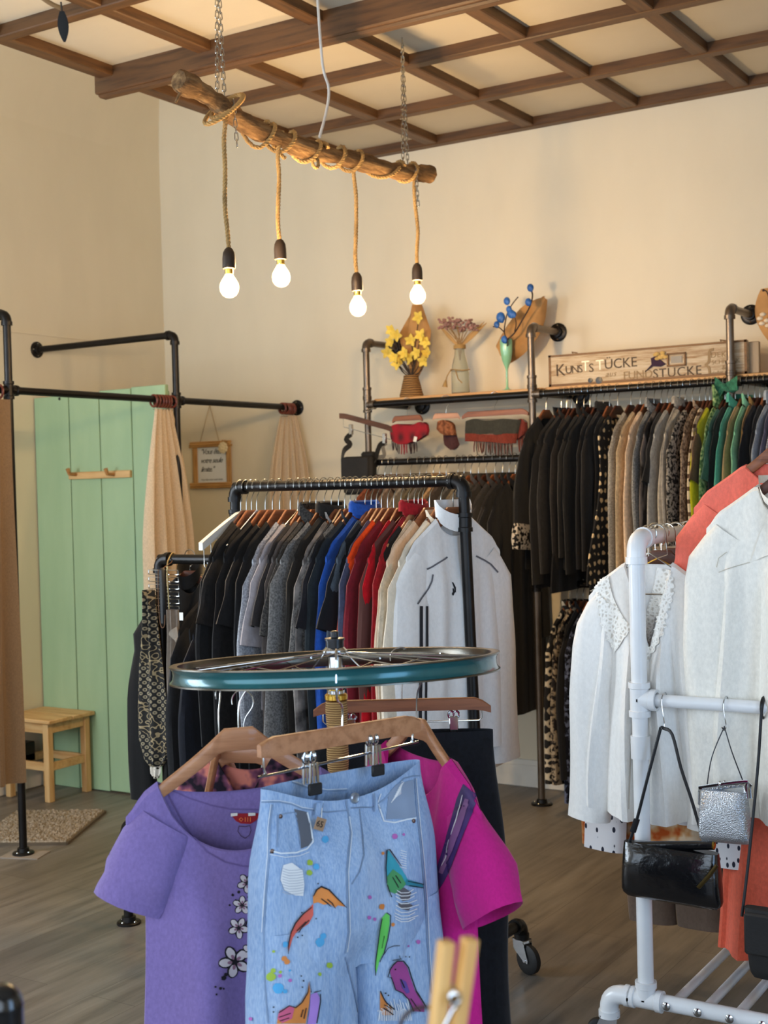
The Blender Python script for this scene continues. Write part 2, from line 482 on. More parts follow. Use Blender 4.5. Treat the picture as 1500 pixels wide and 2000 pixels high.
def flange(parent, c, nrm, r=.042):
    c = fr(c); n = fr(nrm).normalized()
    mb = MB(); mb.lathe([(r, 0), (r, .006), (r*.92, .009), (.026, .010), (.024, .026), (.0165, .028)], c, 22, n)
    f = mb.build('flange', IRON, parent)
    a = n.orthogonal().normalized(); b = n.cross(a)
    for q in range(4):
        t = math.pi/4+q*math.pi/2
        MB().ell(c+n*.0095+(a*math.cos(t)+b*math.sin(t))*r*.72, (.0055, .0055, .0045), 8, 4).build('screw', STEELWIRE, f)
    return f

# ------------------------------------------------------------------ fitting-room curtain frame on the left
XRL, YP1, YP2, ZR, ZT = -4.2484, 3.838, 4.883, 1.937, 2.252
fr_ = thing('curtain_pipe_frame', 'black iron pipe frame of the fitting room, fixed to left and back wall', 'pipe frame', (XRL, YP1, 0))
mb = MB()
for y in (YP1, YP2):
    top = ZT; bot = .012 if y == YP1 else .012
    pipe(mb, (XRL, y, bot), (XRL, y, top-.04)); pipe(mb, (XRL-.04, y, top), (XL+.02, y, top)); elbow(mb, (XRL, y, top), (0, 0, -1), (-1, 0, 0))
    tee(mb, (XRL, y, ZR), (0, 0, 1), (0, 1, 0))
mb.build('post', IRON, fr_)
mb = MB(); pipe(mb, (XRL, 1.2, ZR), (XRL, YB-.02, ZR)); mb.build('curtain_rail', IRON, fr_)
flange(fr_, (XRL, YP1, .004), (0, 0, 1), .045); flange(fr_, (XRL, YP2, 0), (0, 0, 1), .045)
flange(fr_, (XL, YP2, ZT), (1, 0, 0)); flange(fr_, (XL, YP1, ZT), (1, 0, 0)); flange(fr_, (XRL, YB, ZR), (0, -1, 0))
mb = MB(); pipe(mb, (XL+.02, YP2+.06, 1.925), (XL+.2, YP2+.06, 1.925)); mb.build('wall_stub', IRON, fr_); flange(fr_, (XL, YP2+.06, 1.925), (1, 0, 0), .045)
tag(MB().box((XRL+.01, YP1, .002), (.17, .12, .004), Matrix.Rotation(.35, 3, 'Z')).build('floor_tile', plain('grey_tile', (142, 130, 118), .6), loc=(XRL, YP1, 0)), 'small grey square tile under the front post foot of the curtain frame', 'tile')

# curtains
def curtain(name, label, mat, path, z0, z1, fold, n, seed, spread=1.0, top_pinch=None):
    """pleated cloth: path = (start, end) along the rail at the hem; pinched toward top_pinch at the rings"""
    r = random.Random(seed); a, b = fr(path[0]), fr(path[1]); L = (b-a); d = L.normalized(); nr = Vector((d.y, -d.x, 0))
    ph = [r.uniform(-.5, .5) for _ in range(n+1)]; rows = []; nz = 26; nu = n*8
    for i in range(nz+1):
        t = i/nz; z = z0+(z1-z0)*t; row = []
        for j in range(nu+1):
            u = j/nu; k = u*n
            am = fold*(.45+.55*min(1, t*2.5))
            pos = a+L*u
            if top_pinch is not None:
                e = (1-min(1, t/top_pinch[2]))**1.6; c = fr(top_pinch[0]); w = top_pinch[1]
                pos = pos*(1-e)+(c+d*(u-.5)*w)*e
                am *= 1-.55*e
            f = math.sin(2*math.pi*k+ph[int(k) if k < n else n]*1.5+.6*math.sin(3*t+seed))*am*(1+.3*math.sin(5*u*math.pi+seed))
            row.append((pos+nr*f).to_tuple()[:2]+(z+.006*math.sin(k*2.1+seed)*t,))
        rows.append(row)
    th = thing(name, label, 'curtain', (a+b)/2*1.0-Vector((0, 0, (a.z+b.z)/2-z1)))
    MB().slab(rows, nr, .004).build('curtain_panel', mat, th)
    return th
LINEN = cloth('linen_curtain', (196, 176, 148), .07, 220, .15)
LINENB = cloth('brown_linen_curtain', (132, 108, 82), .06, 220, .15)
REDW = wood('curtain_ring_redwood', (84, 34, 26), (122, 56, 42), 2, .4, 6, coat=.2)
def rings(n, y0, y1, grp, txt):
    out = []
    for i in range(n):
        y = y0+(y1-y0)*i/(n-1)+rnd.uniform(-.004, .004); an = rnd.uniform(-.25, .25)
        t = thing('curtain_ring', txt, 'curtain ring', (XRL, y, ZR-.008), an, grp)
        pts = [(math.cos(q)*.027, 0, math.sin(q)*.027) for q in [2*math.pi*k/18 for k in range(18)]]
        MB().tube(pts, .0055, 8, closed=True).build('ring', REDW, t, local=True)
        MB().tube([(math.sin(q)*.006, 0, -.037+math.cos(q)*.006) for q in [2*math.pi*k/10 for k in range(10)]], .0013, 6, closed=True).build('eyelet', STEELWIRE, t, local=True)
rings(7, YP2-.16, YP2-.035, 'rings by the middle post', 'red-brown wooden curtain ring beside the middle post')
rings(6, YB-.135, YB-.045, 'rings at the wall end', 'red-brown wooden curtain ring at the wall end of the rail')
rings(5, 3.55, 3.79, 'rings at the front post', 'wooden curtain ring left of the front post')
curtain('linen_curtain', 'beige linen curtain gathered under the rings at the middle post', LINEN, ((XRL+.015, YP2-.255, 0), (XRL+.015, YP2+.105, 0)), ZR-.045, .32, .030, 5, 3, top_pinch=((XRL, YP2-.09, 0), .12, .42))
curtain('linen_curtain', 'beige linen curtain gathered at the wall end of the rail', LINEN, ((XRL-.045, YB-.23, 0), (XRL+.115, YB-.05, 0)), ZR-.045, .32, .022, 5, 9, top_pinch=((XRL, YB-.085, 0), .09, .3))
curtain('brown_curtain', 'brown curtain at the left edge, hanging just before the front post', LINENB, ((XRL+.02, 2.6, 0), (XRL+.02, YP1-.01, 0)), ZR-.04, .315, .022, 9, 5)
# loose cloth corners folded out of the two gathered curtains are part of the panels' folds

# green plank partition
GREEN = NT('sage_green_paint'); 
_n = GREEN.noise(GREEN.co((3, 3, .6)), 3, 4); GREEN.set(GREEN.ramp(_n, [(.3, (150, 178, 138)), (.7, (162, 188, 148))]), .5); GREEN = GREEN.m
yp = 4.86; pn = thing('green_partition', 'sage green plank panel standing between left wall and middle post', 'partition', ((XL-4.29)/2, yp, 0))
xs = [XL+.004, -4.935, -4.725, -4.51, -4.285]
for i in range(4):
    MB().box(((xs[i]+xs[i+1])/2, yp, 1.0+.005*i), (xs[i+1]-xs[i]-.005, .026, 2.0), bev=.003).build('plank', GREEN, pn)
MB().box(((xs[0]+xs[-1])/2, yp+.02, 1.0), (xs[-1]-xs[0]-.02, .012, 1.97)).build('backing', GREEN, pn)
tg = tag(MB().ell(at(116, 779, Y=yp-.014), (.008, .004, .008)).build('hook_screw', BLACKSTEEL, loc=at(116, 779, Y=yp-.014)), 'small dark screw at the top left of the green panel', 'screw')
# peg rail
a, b = at(136, 929, Y=yp-.02), at(256, 926, Y=yp-.02)
pr = thing('peg_rail', 'short pine peg rail on the green panel', 'coat rail', (a+b)/2)
MB().box((a+b)/2, ((b-a).length, .02, .036), Matrix.Rotation(math.atan2(0, 1), 3, 'Z'), .003).build('board', PINE, pr)
for px in (148, 222):
    p = at(px, 927, Y=yp-.03)
    MB().tube([p, p+Vector((0, -.045, .004)), p+Vector((0, -.055, .03))], [.009, .009, .011], 10).build('peg', wood('peg_wood', (150, 96, 46), (190, 136, 78), 1), pr)
# stool
st = thing('pine_stool', 'natural pine stool in front of the green panel', 'stool', (-4.99, 4.7, 0))
sx0, sx1, sy0, sy1, sh = -5.145, -4.835, 4.545, 4.83, .405
for k in range(2):
    y0 = sy0-.015+(sy1-sy0+.03)*k/2; y1 = sy0-.015+(sy1-sy0+.03)*(k+1)/2
    MB().box(((sx0+sx1)/2, (y0+y1)/2, sh-.01), (sx1-sx0+.05, y1-y0-.002, .02), bev=.004).build('seat_board', PINE, st)
for x in (sx0+.018, sx1-.018):
    for y in (sy0+.018, sy1-.018): MB().box((x, y, (sh-.02)/2), (.036, .036, sh-.02), bev=.003).build('leg', PINEZ, st)
for y in (sy0+.018, sy1-.018):
    MB().box(((sx0+sx1)/2, y, sh-.046), (sx1-sx0-.07, .018, .05), bev=.002).build('apron', PINE, st)
    MB().box(((sx0+sx1)/2, y, .17), (sx1-sx0-.07, .018, .04), bev=.002).build('stretcher', PINE, st)
for x in (sx0+.018, sx1-.018):
    MB().box((x, (sy0+sy1)/2, sh-.046), (.018, sy1-sy0-.07, .05), bev=.002).build('apron', PINE, st)
    MB().box((x, (sy0+sy1)/2, .17), (.018, sy1-sy0-.07, .04), bev=.002).build('stretcher', PINE, st)
# dark vent box at the foot of the wall, and the rug
vb = tag(MB().box((XL+.035, 4.45, .2), (.07, .55, .1), bev=.004).build('wall_heater_slot', BLACKSTEEL, loc=(XL+.035, 4.45, .15)), 'dark slot in the left wall above the baseboard behind the stool', 'vent')
rug = thing('shag_rug', 'beige-grey shaggy rug on the floor by the curtain', 'rug', (-4.6, 4.1, 0))
rp = [at(-60, 1596, Z=.012), at(205, 1583, Z=.012), at(130, 1645, Z=.012), at(-60, 1647, Z=.012)]
rp[0] = rp[3]+(rp[1]-rp[2])
N = 90; rows = []
for i in range(N+1):
    row = []
    for j in range(N+1):
        p = (rp[0]*(1-j/N)+rp[1]*(j/N))*(1-i/N)+(rp[3]*(1-j/N)+rp[2]*(j/N))*(i/N)
        e = min(i, j, N-i, N-j); row.append((p.x, p.y, .004 if e == 0 else .012+rnd.uniform(0, .012)))
    rows.append(row)
tag(MB().grid(rows).build('pile', specks('rug_pile', (112, 100, 84), (170, 156, 136), 120, .5, .2), rug), kind='stuff')
bd = MB()
q = [Vector((p.x, p.y, .006)) for p in rp]
for i in range(4): bd.bar(q[i], q[(i+1) % 4], .012, .012)
bd.build('binding', plain('rug_binding', (92, 80, 64), .9), rug)
# framed quote
fa, fb = Vector((-4.985, YB-.012, 1.517)), Vector((-4.709, YB-.012, 1.773))
cx, cz = (fa.x+fb.x)/2, (fa.z+fb.z)/2
fq = thing('framed_quote', 'small bamboo-framed quote hanging by a cord on the back wall', 'picture frame', (cx, YB-.012, fa.z))
BAMB = wood('bamboo_stick', (150, 104, 52), (204, 158, 96), 2, .5, 8); BAMBX = wood('bamboo_stick_flat', (150, 104, 52), (204, 158, 96), 0, .5, 8)
for k in range(3):
    o = k*.011
    for sgn, xx in ((1, fa.x+.004), (-1, fb.x-.004)):
        MB().tube([(xx+sgn*o, YB-.014-.004*(k % 2), fa.z+.004+rnd.uniform(-.006, .006)), (xx+sgn*o, YB-.014-.004*(k % 2), fb.z-.004+rnd.uniform(-.006, .006))], .0062, 8).build('bamboo_stick', BAMB, fq)
    for sgn, zz in ((1, fa.z), (-1, fb.z)):
        MB().tube([(fa.x-.012+rnd.uniform(-.008, .008), YB-.022-.004*(k % 2), zz+sgn*o), (fb.x+.012+rnd.uniform(-.008, .008), YB-.022-.004*(k % 2), zz+sgn*o)], .0062, 8).build('bamboo_stick', BAMBX, fq)
MB().box((cx, YB-.007, cz), (fb.x-fa.x-.03, .004, fb.z-fa.z-.03)).build('paper', plain('white_paper', (226, 230, 234), .7, var=.01), fq)
INK = plain('ink', (40, 42, 46), .6)
for k, (tx, dz) in enumerate((('"Vous \u00eates', .062), ('votre seule', .012), ('limite."', -.038))):
    text_mesh(tx, .042, INK, 'lettering', fq, (cx-.088, YB-.0095, cz+dz), (1, 0, 0), (0, 0, 1), .0006, .45, spacing=.86)
text_mesh('Vous \u00eates votre seule limite', .016, plain('grey_ink', (120, 124, 130), .6), 'lettering', fq, (cx-.088, YB-.0095, cz-.088), (1, 0, 0), (0, 0, 1), .0006, .45, spacing=.9)
nail = Vector((-4.852, YB-.012, 1.985))
mb = MB()
for x in (cx-.078, cx+.062): mb.tube([nail, (x, YB-.02, fb.z)], .002, 6)
mb.build('cord', plain('jute_cord', (170, 146, 108), .9), fq)
ro = thing('paper_rose', 'cream paper rosette on the top right corner of the framed quote', 'rosette', (fb.x-.035, YB-.03, fb.z-.035)); mb = MB()
for k in range(9):
    t = 2*math.pi*k/9; mb.ell((fb.x-.035+.022*math.cos(t), YB-.038, fb.z-.035+.022*math.sin(t)), (.014, .006, .012), 8, 6)
for k in range(5):
    t = 2*math.pi*k/5+.4; mb.ell((fb.x-.035+.01*math.cos(t), YB-.044, fb.z-.035+.01*math.sin(t)), (.009, .006, .009), 8, 6)
mb.build('petals', plain('cream_paper', (222, 206, 168), .8), ro)
mb = MB()
for k in range(4): mb.bar((fb.x-.035, YB-.033, fb.z-.035), (fb.x-.035+.05*math.cos(1+k*.35), YB-.032, fb.z-.035+.045*math.sin(1+k*.35)), .008, .002)
mb.build('leaves', plain('tan_leaf', (178, 142, 86), .8), ro)
# ------------------------------------------------------------------ driftwood pendant lamp
def rope(mb, pts, r=.0075, pitch=.035, k=5):
    P = spline(pts, k) if k > 1 else [fr(p) for p in pts]
    Q = [P[0]]
    for p in P[1:]:
        d = (p-Q[-1]).length; n = max(1, int(d/.006))
        a = Q[-1].copy()
        for i in range(1, n+1): Q.append(a.lerp(p, i/n))
    nrm = (Q[1]-Q[0]).normalized().orthogonal().normalized(); dist = 0; L = [[], [], []]
    for i, p in enumerate(Q):
        t = (Q[min(i+1, len(Q)-1)]-Q[max(i-1, 0)]).normalized(); nrm = (nrm-t*nrm.dot(t)).normalized(); b = t.cross(nrm)
        if i: dist += (p-Q[i-1]).length
        for s in range(3):
            a = 2*math.pi*(dist/pitch+s/3); L[s].append(p+(nrm*math.cos(a)+b*math.sin(a))*r*.5)
    for s in range(3): mb.tube(L[s], r*.58, 6)
    return mb
JUTE = plain('jute_rope', (166, 132, 80), .9, var=.2)
XLG = -2.68
t = NT('driftwood'); _v = t.co((10, 1.6, 10)); _n = t.noise(_v, 4, 6, .65)
t.set(t.ramp(_n, [(.28, (58, 42, 28)), (.5, (122, 92, 60)), (.75, (172, 140, 98))]), .8, spec=.2); t.bump(_n, .7, .012); DRIFT = t.m
lpx = [(348, 156), (375, 170), (410, 190), (440, 213), (470, 236), (505, 256), (545, 270), (585, 287), (625, 300), (670, 308), (715, 319), (755, 331), (790, 336), (815, 338), (838, 340)]
LOGP = [at(x, y, X=XLG) for x, y in lpx]
def logat(px):
    for (a, pa), (b, pb) in zip(zip(lpx, LOGP), zip(lpx[1:], LOGP[1:])):
        if a[0] <= px <= b[0]: return pa.lerp(pb, (px-a[0])/(b[0]-a[0]))
    return LOGP[-1]
lamp = thing('driftwood_pendant', 'driftwood log hung from two chains with rope-wound bulbs below', 'pendant lamp', LOGP[7])
sp = spline(LOGP, 4); N = len(sp); mb = MB(); rr = []
for i in range(N):
    k = .0315*(1+.1*math.sin(i*.7)+.07*math.sin(i*1.9+1)); rr.append((k*(1.0+.12*math.sin(i*.5)), k))
rr[0] = (.029, .029); V0 = len(mb.v)
mb.tube(sp, rr, 18)
for i, p in enumerate(mb.v): mb.v[i] = p+Vector((rnd.uniform(-1, 1), rnd.uniform(-1, 1), rnd.uniform(-1, 1)))*.0018
a = sp[0]+Vector((0, .02, -.02)); mb.tube([a, a+Vector((-.012, -.01, -.03)), a+Vector((-.018, -.014, -.045))], [.006, .005, .004], 8)
mb.build('log', DRIFT, lamp)
# rope windings round the log
def wind(mb, px0, px1, turns, r, ph=0, loose=0):
    pts = []; n = int(turns*14)
    for i in range(n+1):
        f = i/n; c = logat(px0+(px1-px0)*f); a = ph+2*math.pi*turns*f; k = r+loose*max(0, -math.sin(a))
        pts.append(c+Vector((math.cos(a)*r, 0, math.sin(a)*k)))
    return rope(mb, pts, .0075, .035, 1)
wm = MB(); c = logat(437)
rope(wm, [c+Vector((math.cos(a)*.05, math.sin(a)*.075, math.sin(a)*.062-.004)) for a in [2*math.pi*k/22-.6 for k in range(23)]])
rope(wm, [c+Vector((math.cos(a)*.046, math.sin(a)*.06+.02, math.sin(a)*.05+.01)) for a in [2*math.pi*k/20 for k in range(19)]])
wm.build('rope_loop', JUTE, lamp)
wm = MB(); wind(wm, 482, 560, 1.3, .038, 2.6, .02); wm.build('rope_winding', JUTE, lamp)
wm = MB(); wind(wm, 515, 625, 2.2, .039, 1.0, .008); wm.build('rope_winding', JUTE, lamp)
wm = MB(); wind(wm, 625, 700, 2.2, .038, .4, .006); wm.build('rope_winding', JUTE, lamp)
wm = MB(); wind(wm, 700, 765, .8, .037, 1.4); wm.build('rope_winding', JUTE, lamp)
wm = MB(); wind(wm, 775, 810, 1.4, .038, .4); wm.build('rope_winding', JUTE, lamp)
wm = MB(); p = logat(606)+Vector((.02, 0, -.045)); rope(wm, [p+Vector((0, math.cos(a)*.018, math.sin(a)*.018)) for a in [2*math.pi*k/14 for k in range(15)]], .006); wm.build('rope_knot', JUTE, lamp)
# chains
def chain(name, p0, p1, parent, L=.026):
    mb = MB(); d = fr(p1)-fr(p0); n = max(2, int(d.length/(L*.72))); t = d.normalized(); a = t.orthogonal().normalized(); b = t.cross(a)
    for i in range(n):
        c = fr(p0)+d*((i+.5)/n); u = a if i % 2 else b
        pts = [c+t*(L/2-.005)*(1 if math.sin(q) >= 0 else -1)+t*.005*math.sin(q)+u*.0055*math.cos(q) for q in [2*math.pi*k/12 for k in range(12)]]
        mb.tube(pts, .0016, 6, closed=True)
    return tag(mb.build(name, STEELWIRE, parent), kind='stuff')
for px, end in ((432, 296), (792, 402)):
    c = logat(px); top = Vector((c.x, c.y, ZC+.02))
    for dx in (-.018, .018): chain('chain', top, c+Vector((0, dx, .034)), lamp)
    MB().tube([top+Vector((0, 0, .02)), top, top+Vector((0, .012, -.012)), top+Vector((0, 0, -.02))], .003, 8).build('ceiling_hook', STEELWIRE, lamp)
    e = c+Vector((.036, .03, 0)); chain('chain_tail', c+Vector((.034, .02, .02)), Vector((e.x, e.y, at(465, end, X=XLG).z if px < 500 else at(796, end, X=XLG).z)), lamp)
cb = [at(622, 74, X=XLG), at(630, 125, X=XLG), at(642, 172, X=XLG), at(638, 215, X=XLG), at(624, 268, X=XLG)]
cb[0].z = ZC+.03
MB().tube(spline(cb, 6), .005, 8).build('power_cable', plain('white_cable', (216, 212, 204), .5), lamp)
GLB = NT('bulb_glass')
_t = GLB.t; _o = _t.nodes['Material Output']; _tr = GLB.n('ShaderNodeBsdfTransparent'); _gl = GLB.n('ShaderNodeBsdfGlossy'); _gl.inputs['Roughness'].default_value = .03
_tr.inputs[0].default_value = (1, .95, .86, 1)
_fr = GLB.n('ShaderNodeFresnel'); _fr.inputs[0].default_value = 1.3; _mx = GLB.n('ShaderNodeMixShader')
GLB.l(_fr.outputs[0], _mx.inputs[0]); GLB.l(_tr.outputs[0], _mx.inputs[1]); GLB.l(_gl.outputs[0], _mx.inputs[2]); GLB.l(_mx.outputs[0], _o.inputs[0]); 
_em = GLB.n('ShaderNodeEmission'); _em.inputs[0].default_value = (1, .62, .28, 1); _em.inputs[1].default_value = 1.6
_ad = GLB.n('ShaderNodeAddShader'); GLB.l(_mx.outputs[0], _ad.inputs[0]); GLB.l(_em.outputs[0], _ad.inputs[1]); GLB.l(_ad.outputs[0], _o.inputs[0]); GLB = GLB.m
FIL = NT('glowing_filament'); FIL.b.inputs['Emission Color'].default_value = (1, .72, .36, 1); FIL.b.inputs['Emission Strength'].default_value = 60; FIL.set((255, 200, 120)); FIL = FIL.m
SOCK = plain('dark_bronze_socket', (62, 50, 40), .45, .4)
PEND = [((437, 222), [(437, 265), (439, 330), (437, 400), (445, 455), (448, 487)], (444, 540)),
        ((543, 270), [(542, 298), (545, 345), (541, 400), (540, 440), (545, 470)], (550, 520)),
        ((690, 312), [(690, 330), (697, 380), (697, 440), (693, 500), (697, 535)], (699, 580)),
        ((809, 338), [(809, 352), (811, 400), (819, 450), (815, 490), (815, 517)], (815, 562))]
for i, (a, rp_, bpx) in enumerate(PEND):
    yl = logat(a[0]); pts = [yl+Vector((.02, 0, .02))]+[at(x, y, X=XLG) for x, y in rp_]
    y0 = yl.y
    for p in pts[1:]: p.y = y0+(p.y-y0)*.6; p.x = XLG+(p.x-XLG)
    pl = ('leftmost', 'second from the left', 'third from the left', 'rightmost')[i]
    th = thing('pendant_bulb', pl+' of the four glowing filament bulbs on rope under the driftwood log', 'light bulb', pts[-1], 0, 'bulbs under the driftwood log')
    rm = MB(); rope(rm, pts, .0078, .035, 4); rm.build('rope_cord', JUTE, th)
    s = pts[-1]; ax = (Vector((0, 0, -1))+Vector((0, (-.02, .02, .02, 0)[i], 0))).normalized()
    MB().lathe([(.006, -.006), (.013, .0), (.019, .012), (.021, .03), (.021, .062), (.018, .064)], s, 20, ax).build('socket', SOCK, th)
    MB().lathe([(.0135, .055), (.0135, .078), (.012, .082)], s, 16, ax).build('screw_base', BRASS, th)
    bc = s+ax*.115
    MB().lathe([(.0125, .078), (.014, .084), (.022, .096), (.0295, .110), (.0315, .122), (.0295, .136), (.022, .148), (.012, .1545), (.002, .1565)], s, 24, ax).build('glass_bulb', GLB, th)
    MB().lathe([(.004, .088), (.010, .095), (.0135, .108), (.0135, .132), (.010, .142), (.003, .146)], s, 14, ax).build('filament', FIL, th)
    l = bpy.data.lights.new('bulb_light', 'POINT'); l.energy = BULB_POWER; l.color = BULB_COL; l.shadow_soft_size = .022
    lo = bpy.data.objects.new('bulb_light', l); COL.objects.link(lo); lo.parent = th; lo.location = bc+ax*.005-s
# ------------------------------------------------------------------ hangers and hung clothes
HK = .075      # rail centre above the flat top of a hanger's neck
HALF = .205
def arm(u, drop=.13):
    u = abs(u)
    return 0 if u < .028 else -drop*((u-.028)/(HALF-.028))**.88
def hook_pts(h=HK, r=.0225):
    pts = [(0, 0, -.01), (0, 0, .018)]
    pts += [(r*.55, 0, h-r*.98)] if False else []
    pts += [(.004, 0, h-r-.012), (r*.72, 0, h-r*.72)]
    pts += [(r*math.cos(a), 0, h+r*math.sin(a)) for a in [R(d) for d in range(-25, 206, 22)]]
    return pts
def hook_mb(h=HK): 
    return MB().tube(spline(hook_pts(h), 3), .0016, 6)
def wood_hanger_mb(th=.0105, drop=.13):
    rows = []; n = 26
    for i in range(n+1):
        u = (-HALF+2*HALF*i/n)*.80; z = arm(u, drop); e = abs(u)/HALF/.80
        hgt = .036-.012*e if abs(u) > .028 else .04; t = th/2*(1 if e < .93 else .7)
        bend = 0
        rows.append([(u, -t+bend, z-.003), (u, -t*.6+bend, z), (u, t*.6+bend, z), (u, t+bend, z-.003), (u, t+bend, z-hgt+.003), (u, t*.6+bend, z-hgt), (u, -t*.6+bend, z-hgt), (u, -t+bend, z-hgt+.003)])
    mb = MB().grid(rows, True); m = len(mb.v)
    mb.f.append(tuple(range(7, -1, -1))); mb.mi.append(0); mb.f.append(tuple(range(m-8, m))); mb.mi.append(0)
    return mb
def clip_bar_mb(half=.17):
    pts = [(-half, 0, -.006), (-half, 0, -.032), (-half+.006, 0, -.038), (half-.006, 0, -.038), (half, 0, -.032), (half, 0, -.006)]
    return MB().tube(pts, .0019, 8)
def flat_hanger_mb(half=.19, th=.012):
    n = 22; rows = []
    for i in range(n+1):
        u = -half+2*half*i/n; e = abs(u)/half; z = -.012*max(0, e-.86)/.14*1.6; hgt = .026-.012*max(0, e-.86)/.14
        t = th/2; z0 = z+.012
        rows.append([(u, -t, z0-.002), (u, -t*.6, z0), (u, t*.6, z0), (u, t, z0-.002), (u, t, z0-hgt), (u, -t, z0-hgt)])
    mb = MB().grid(rows, True); m = len(mb.v)
    mb.f.append(tuple(range(5, -1, -1))); mb.mi.append(0); mb.f.append(tuple(range(m-6, m))); mb.mi.append(0)
    return mb
def wire_hanger_mb(half=.165, drop=.105):
    pts = [(0, 0, 0), (half-.012, 0, -drop+.006), (half, 0, -drop), (half-.012, 0, -drop-.006), (-half+.012, 0, -drop-.006), (-half, 0, -drop), (-half+.012, 0, -drop+.006)]
    return MB().tube([Vector(p) for p in pts], .0022, 6, closed=True)
def clip_mb(mb, c):
    """spring clip, jaws below c"""
    c = fr(c)
    for s in (-1, 1):
        mb.tube([c+Vector((s*.0055, -.004, .014+math.sin(a)*.008))+Vector((math.cos(a)*.006, 0, 0)) for a in [2*math.pi*k/10 for k in range(10)]], .0024, 6, closed=True)
    mb.box(c+Vector((0, -.006, -.008)), (.018, .002, .036), bev=.0008); mb.box(c+Vector((0, .006, -.008)), (.018, .002, .036), bev=.0008)
    mb.tube([c+Vector((-.008, 0, .004)), c+Vector((.008, 0, .004))], .004, 8)
    return mb
_proto = {}
def hanger(kind, loc, rotz, label, group=None, h=HK):
    """kind -> parts; first of a kind is built, the rest are copies sharing its shapes"""
    key = (kind, round(h, 3))
    th = thing({'wire': 'wire_hanger', 'white': 'white_wire_hanger'}.get(kind, 'wooden_hanger') if kind not in ('clip', 'clipdark') else 'clip_hanger', label, 'hanger', loc, rotz, group)
    if key in _proto:
        for s in _proto[key]: 
            o = inst(s, th)
            for g in s.children: inst(g, o)
        return th
    parts = []
    if kind in ('wood', 'dark', 'light'):
        m = {'wood': HANGWOOD, 'dark': HANGDARK, 'light': HANGLIGHT}[kind]
        parts.append(wood_hanger_mb().build('hanger_arm', m, th, local=True))
        parts.append(hook_mb(h).build('hook', STEELWIRE, th, local=True))
    elif kind in ('wire', 'white'):
        parts.append(wire_hanger_mb().build('wire_arm', STEELWIRE if kind == 'wire' else WHITEPVC, th, local=True))
        parts.append(hook_mb(h).build('hook', STEELWIRE, th, local=True))
    else:
        parts.append(flat_hanger_mb().build('hanger_bar', HANGWOOD if kind == 'clip' else HANGDARK, th, local=True))
        parts.append(hook_mb(h).build('hook', STEELWIRE, th, local=True))
        parts.append(clip_bar_mb().build('clip_rail', STEELWIRE, th, local=True))
        for u in (-.11, .11): parts.append(clip_mb(MB(), (u, 0, -.038)).build('clip', CHROME, th, local=True))
    _proto[key] = parts
    return th

def ss(x): x = max(0, min(1, x)); return x*x*(3-2*x)
def body_mb(W, L, hem, dep, nk, fdrop, bdrop, r, folds=3.0, famp=.3, drop=.13, off=.004, vneck=False, hemcurve=0, flare=1.0, nu=34, nt=22, bust=None):
    """front and back panels of a garment on a hanger; -y is the front"""
    ph = [r.uniform(0, 6.28) for _ in range(6)]; hw = W/2
    def zt(u, front):
        a = abs(u)
        k = (arm(nk, drop)+off)
        if a < nk:
            dz = (fdrop if front else bdrop)
            return k - dz*((1-a/nk) if (vneck and front) else math.sqrt(max(0, 1-(a/nk)**2))**1.15) + (.0 if front else .010*(1-(a/nk)**2))
        return arm(min(a, HALF+.02), drop)+off-.020*ss((a-(hw-.035))/.035)
    def half(t):
        z = t*L
        bu = bust/2 if bust else hw*.94
        if z < .17: return hw+(bu-hw)*ss(z/.17)
        s = (z-.17)/max(.01, L-.17)
        return bu+(hem/2-bu)*ss(s)**flare
    F, B = [], []
    ts = [0, .006]+[.014+(1-.014)*(i/nt)**1.15 for i in range(nt+1)]
    for i, t in enumerate(ts):
        f, b = [], []
        for j in range(nu+1):
            s = -1+2*j/nu; s = math.copysign(abs(s)**.92, s)
            a = half(t); u = s*a
            d = max(.0070, dep/2*(.28+.72*ss(t*L/.22))); prof = (1-abs(s)**3.2)
            am = d*famp*ss(t*L/.35)
            w1 = math.sin(folds*s*3.1+ph[0]+.7*math.sin(2.2*t+ph[1]))*am+math.sin(folds*1.9*s*3.1+ph[2]+t)*am*.45
            w2 = math.sin(folds*s*3.1+ph[3]+.7*math.sin(2*t+ph[4]))*am
            hz = hemcurve*(1-s*s)*ss((t-.6)/.4)
            us = u+.006*math.sin(5*t+ph[5])*t
            yf, yb, dz = -(d*prof+.003)+w1*prof, (d*prof+.003)+w2*prof, 0
            if i == 0 and abs(u) >= nk*.93: yf, yb, dz = -.0006, .0006, .005
            elif i == 0: yf, yb = yf*.8, yb*.8
            f.append((us, yf, zt(u, True)*(1-t)-L*t-hz+dz))
            b.append((us, yb, zt(u, False)*(1-t)-L*t-hz*.8+dz))
        F.append(f); B.append(b)
    mb = MB(); rows = [f+b[::-1] for f, b in zip(F, B)]
    mb.grid(rows, True)
    return mb
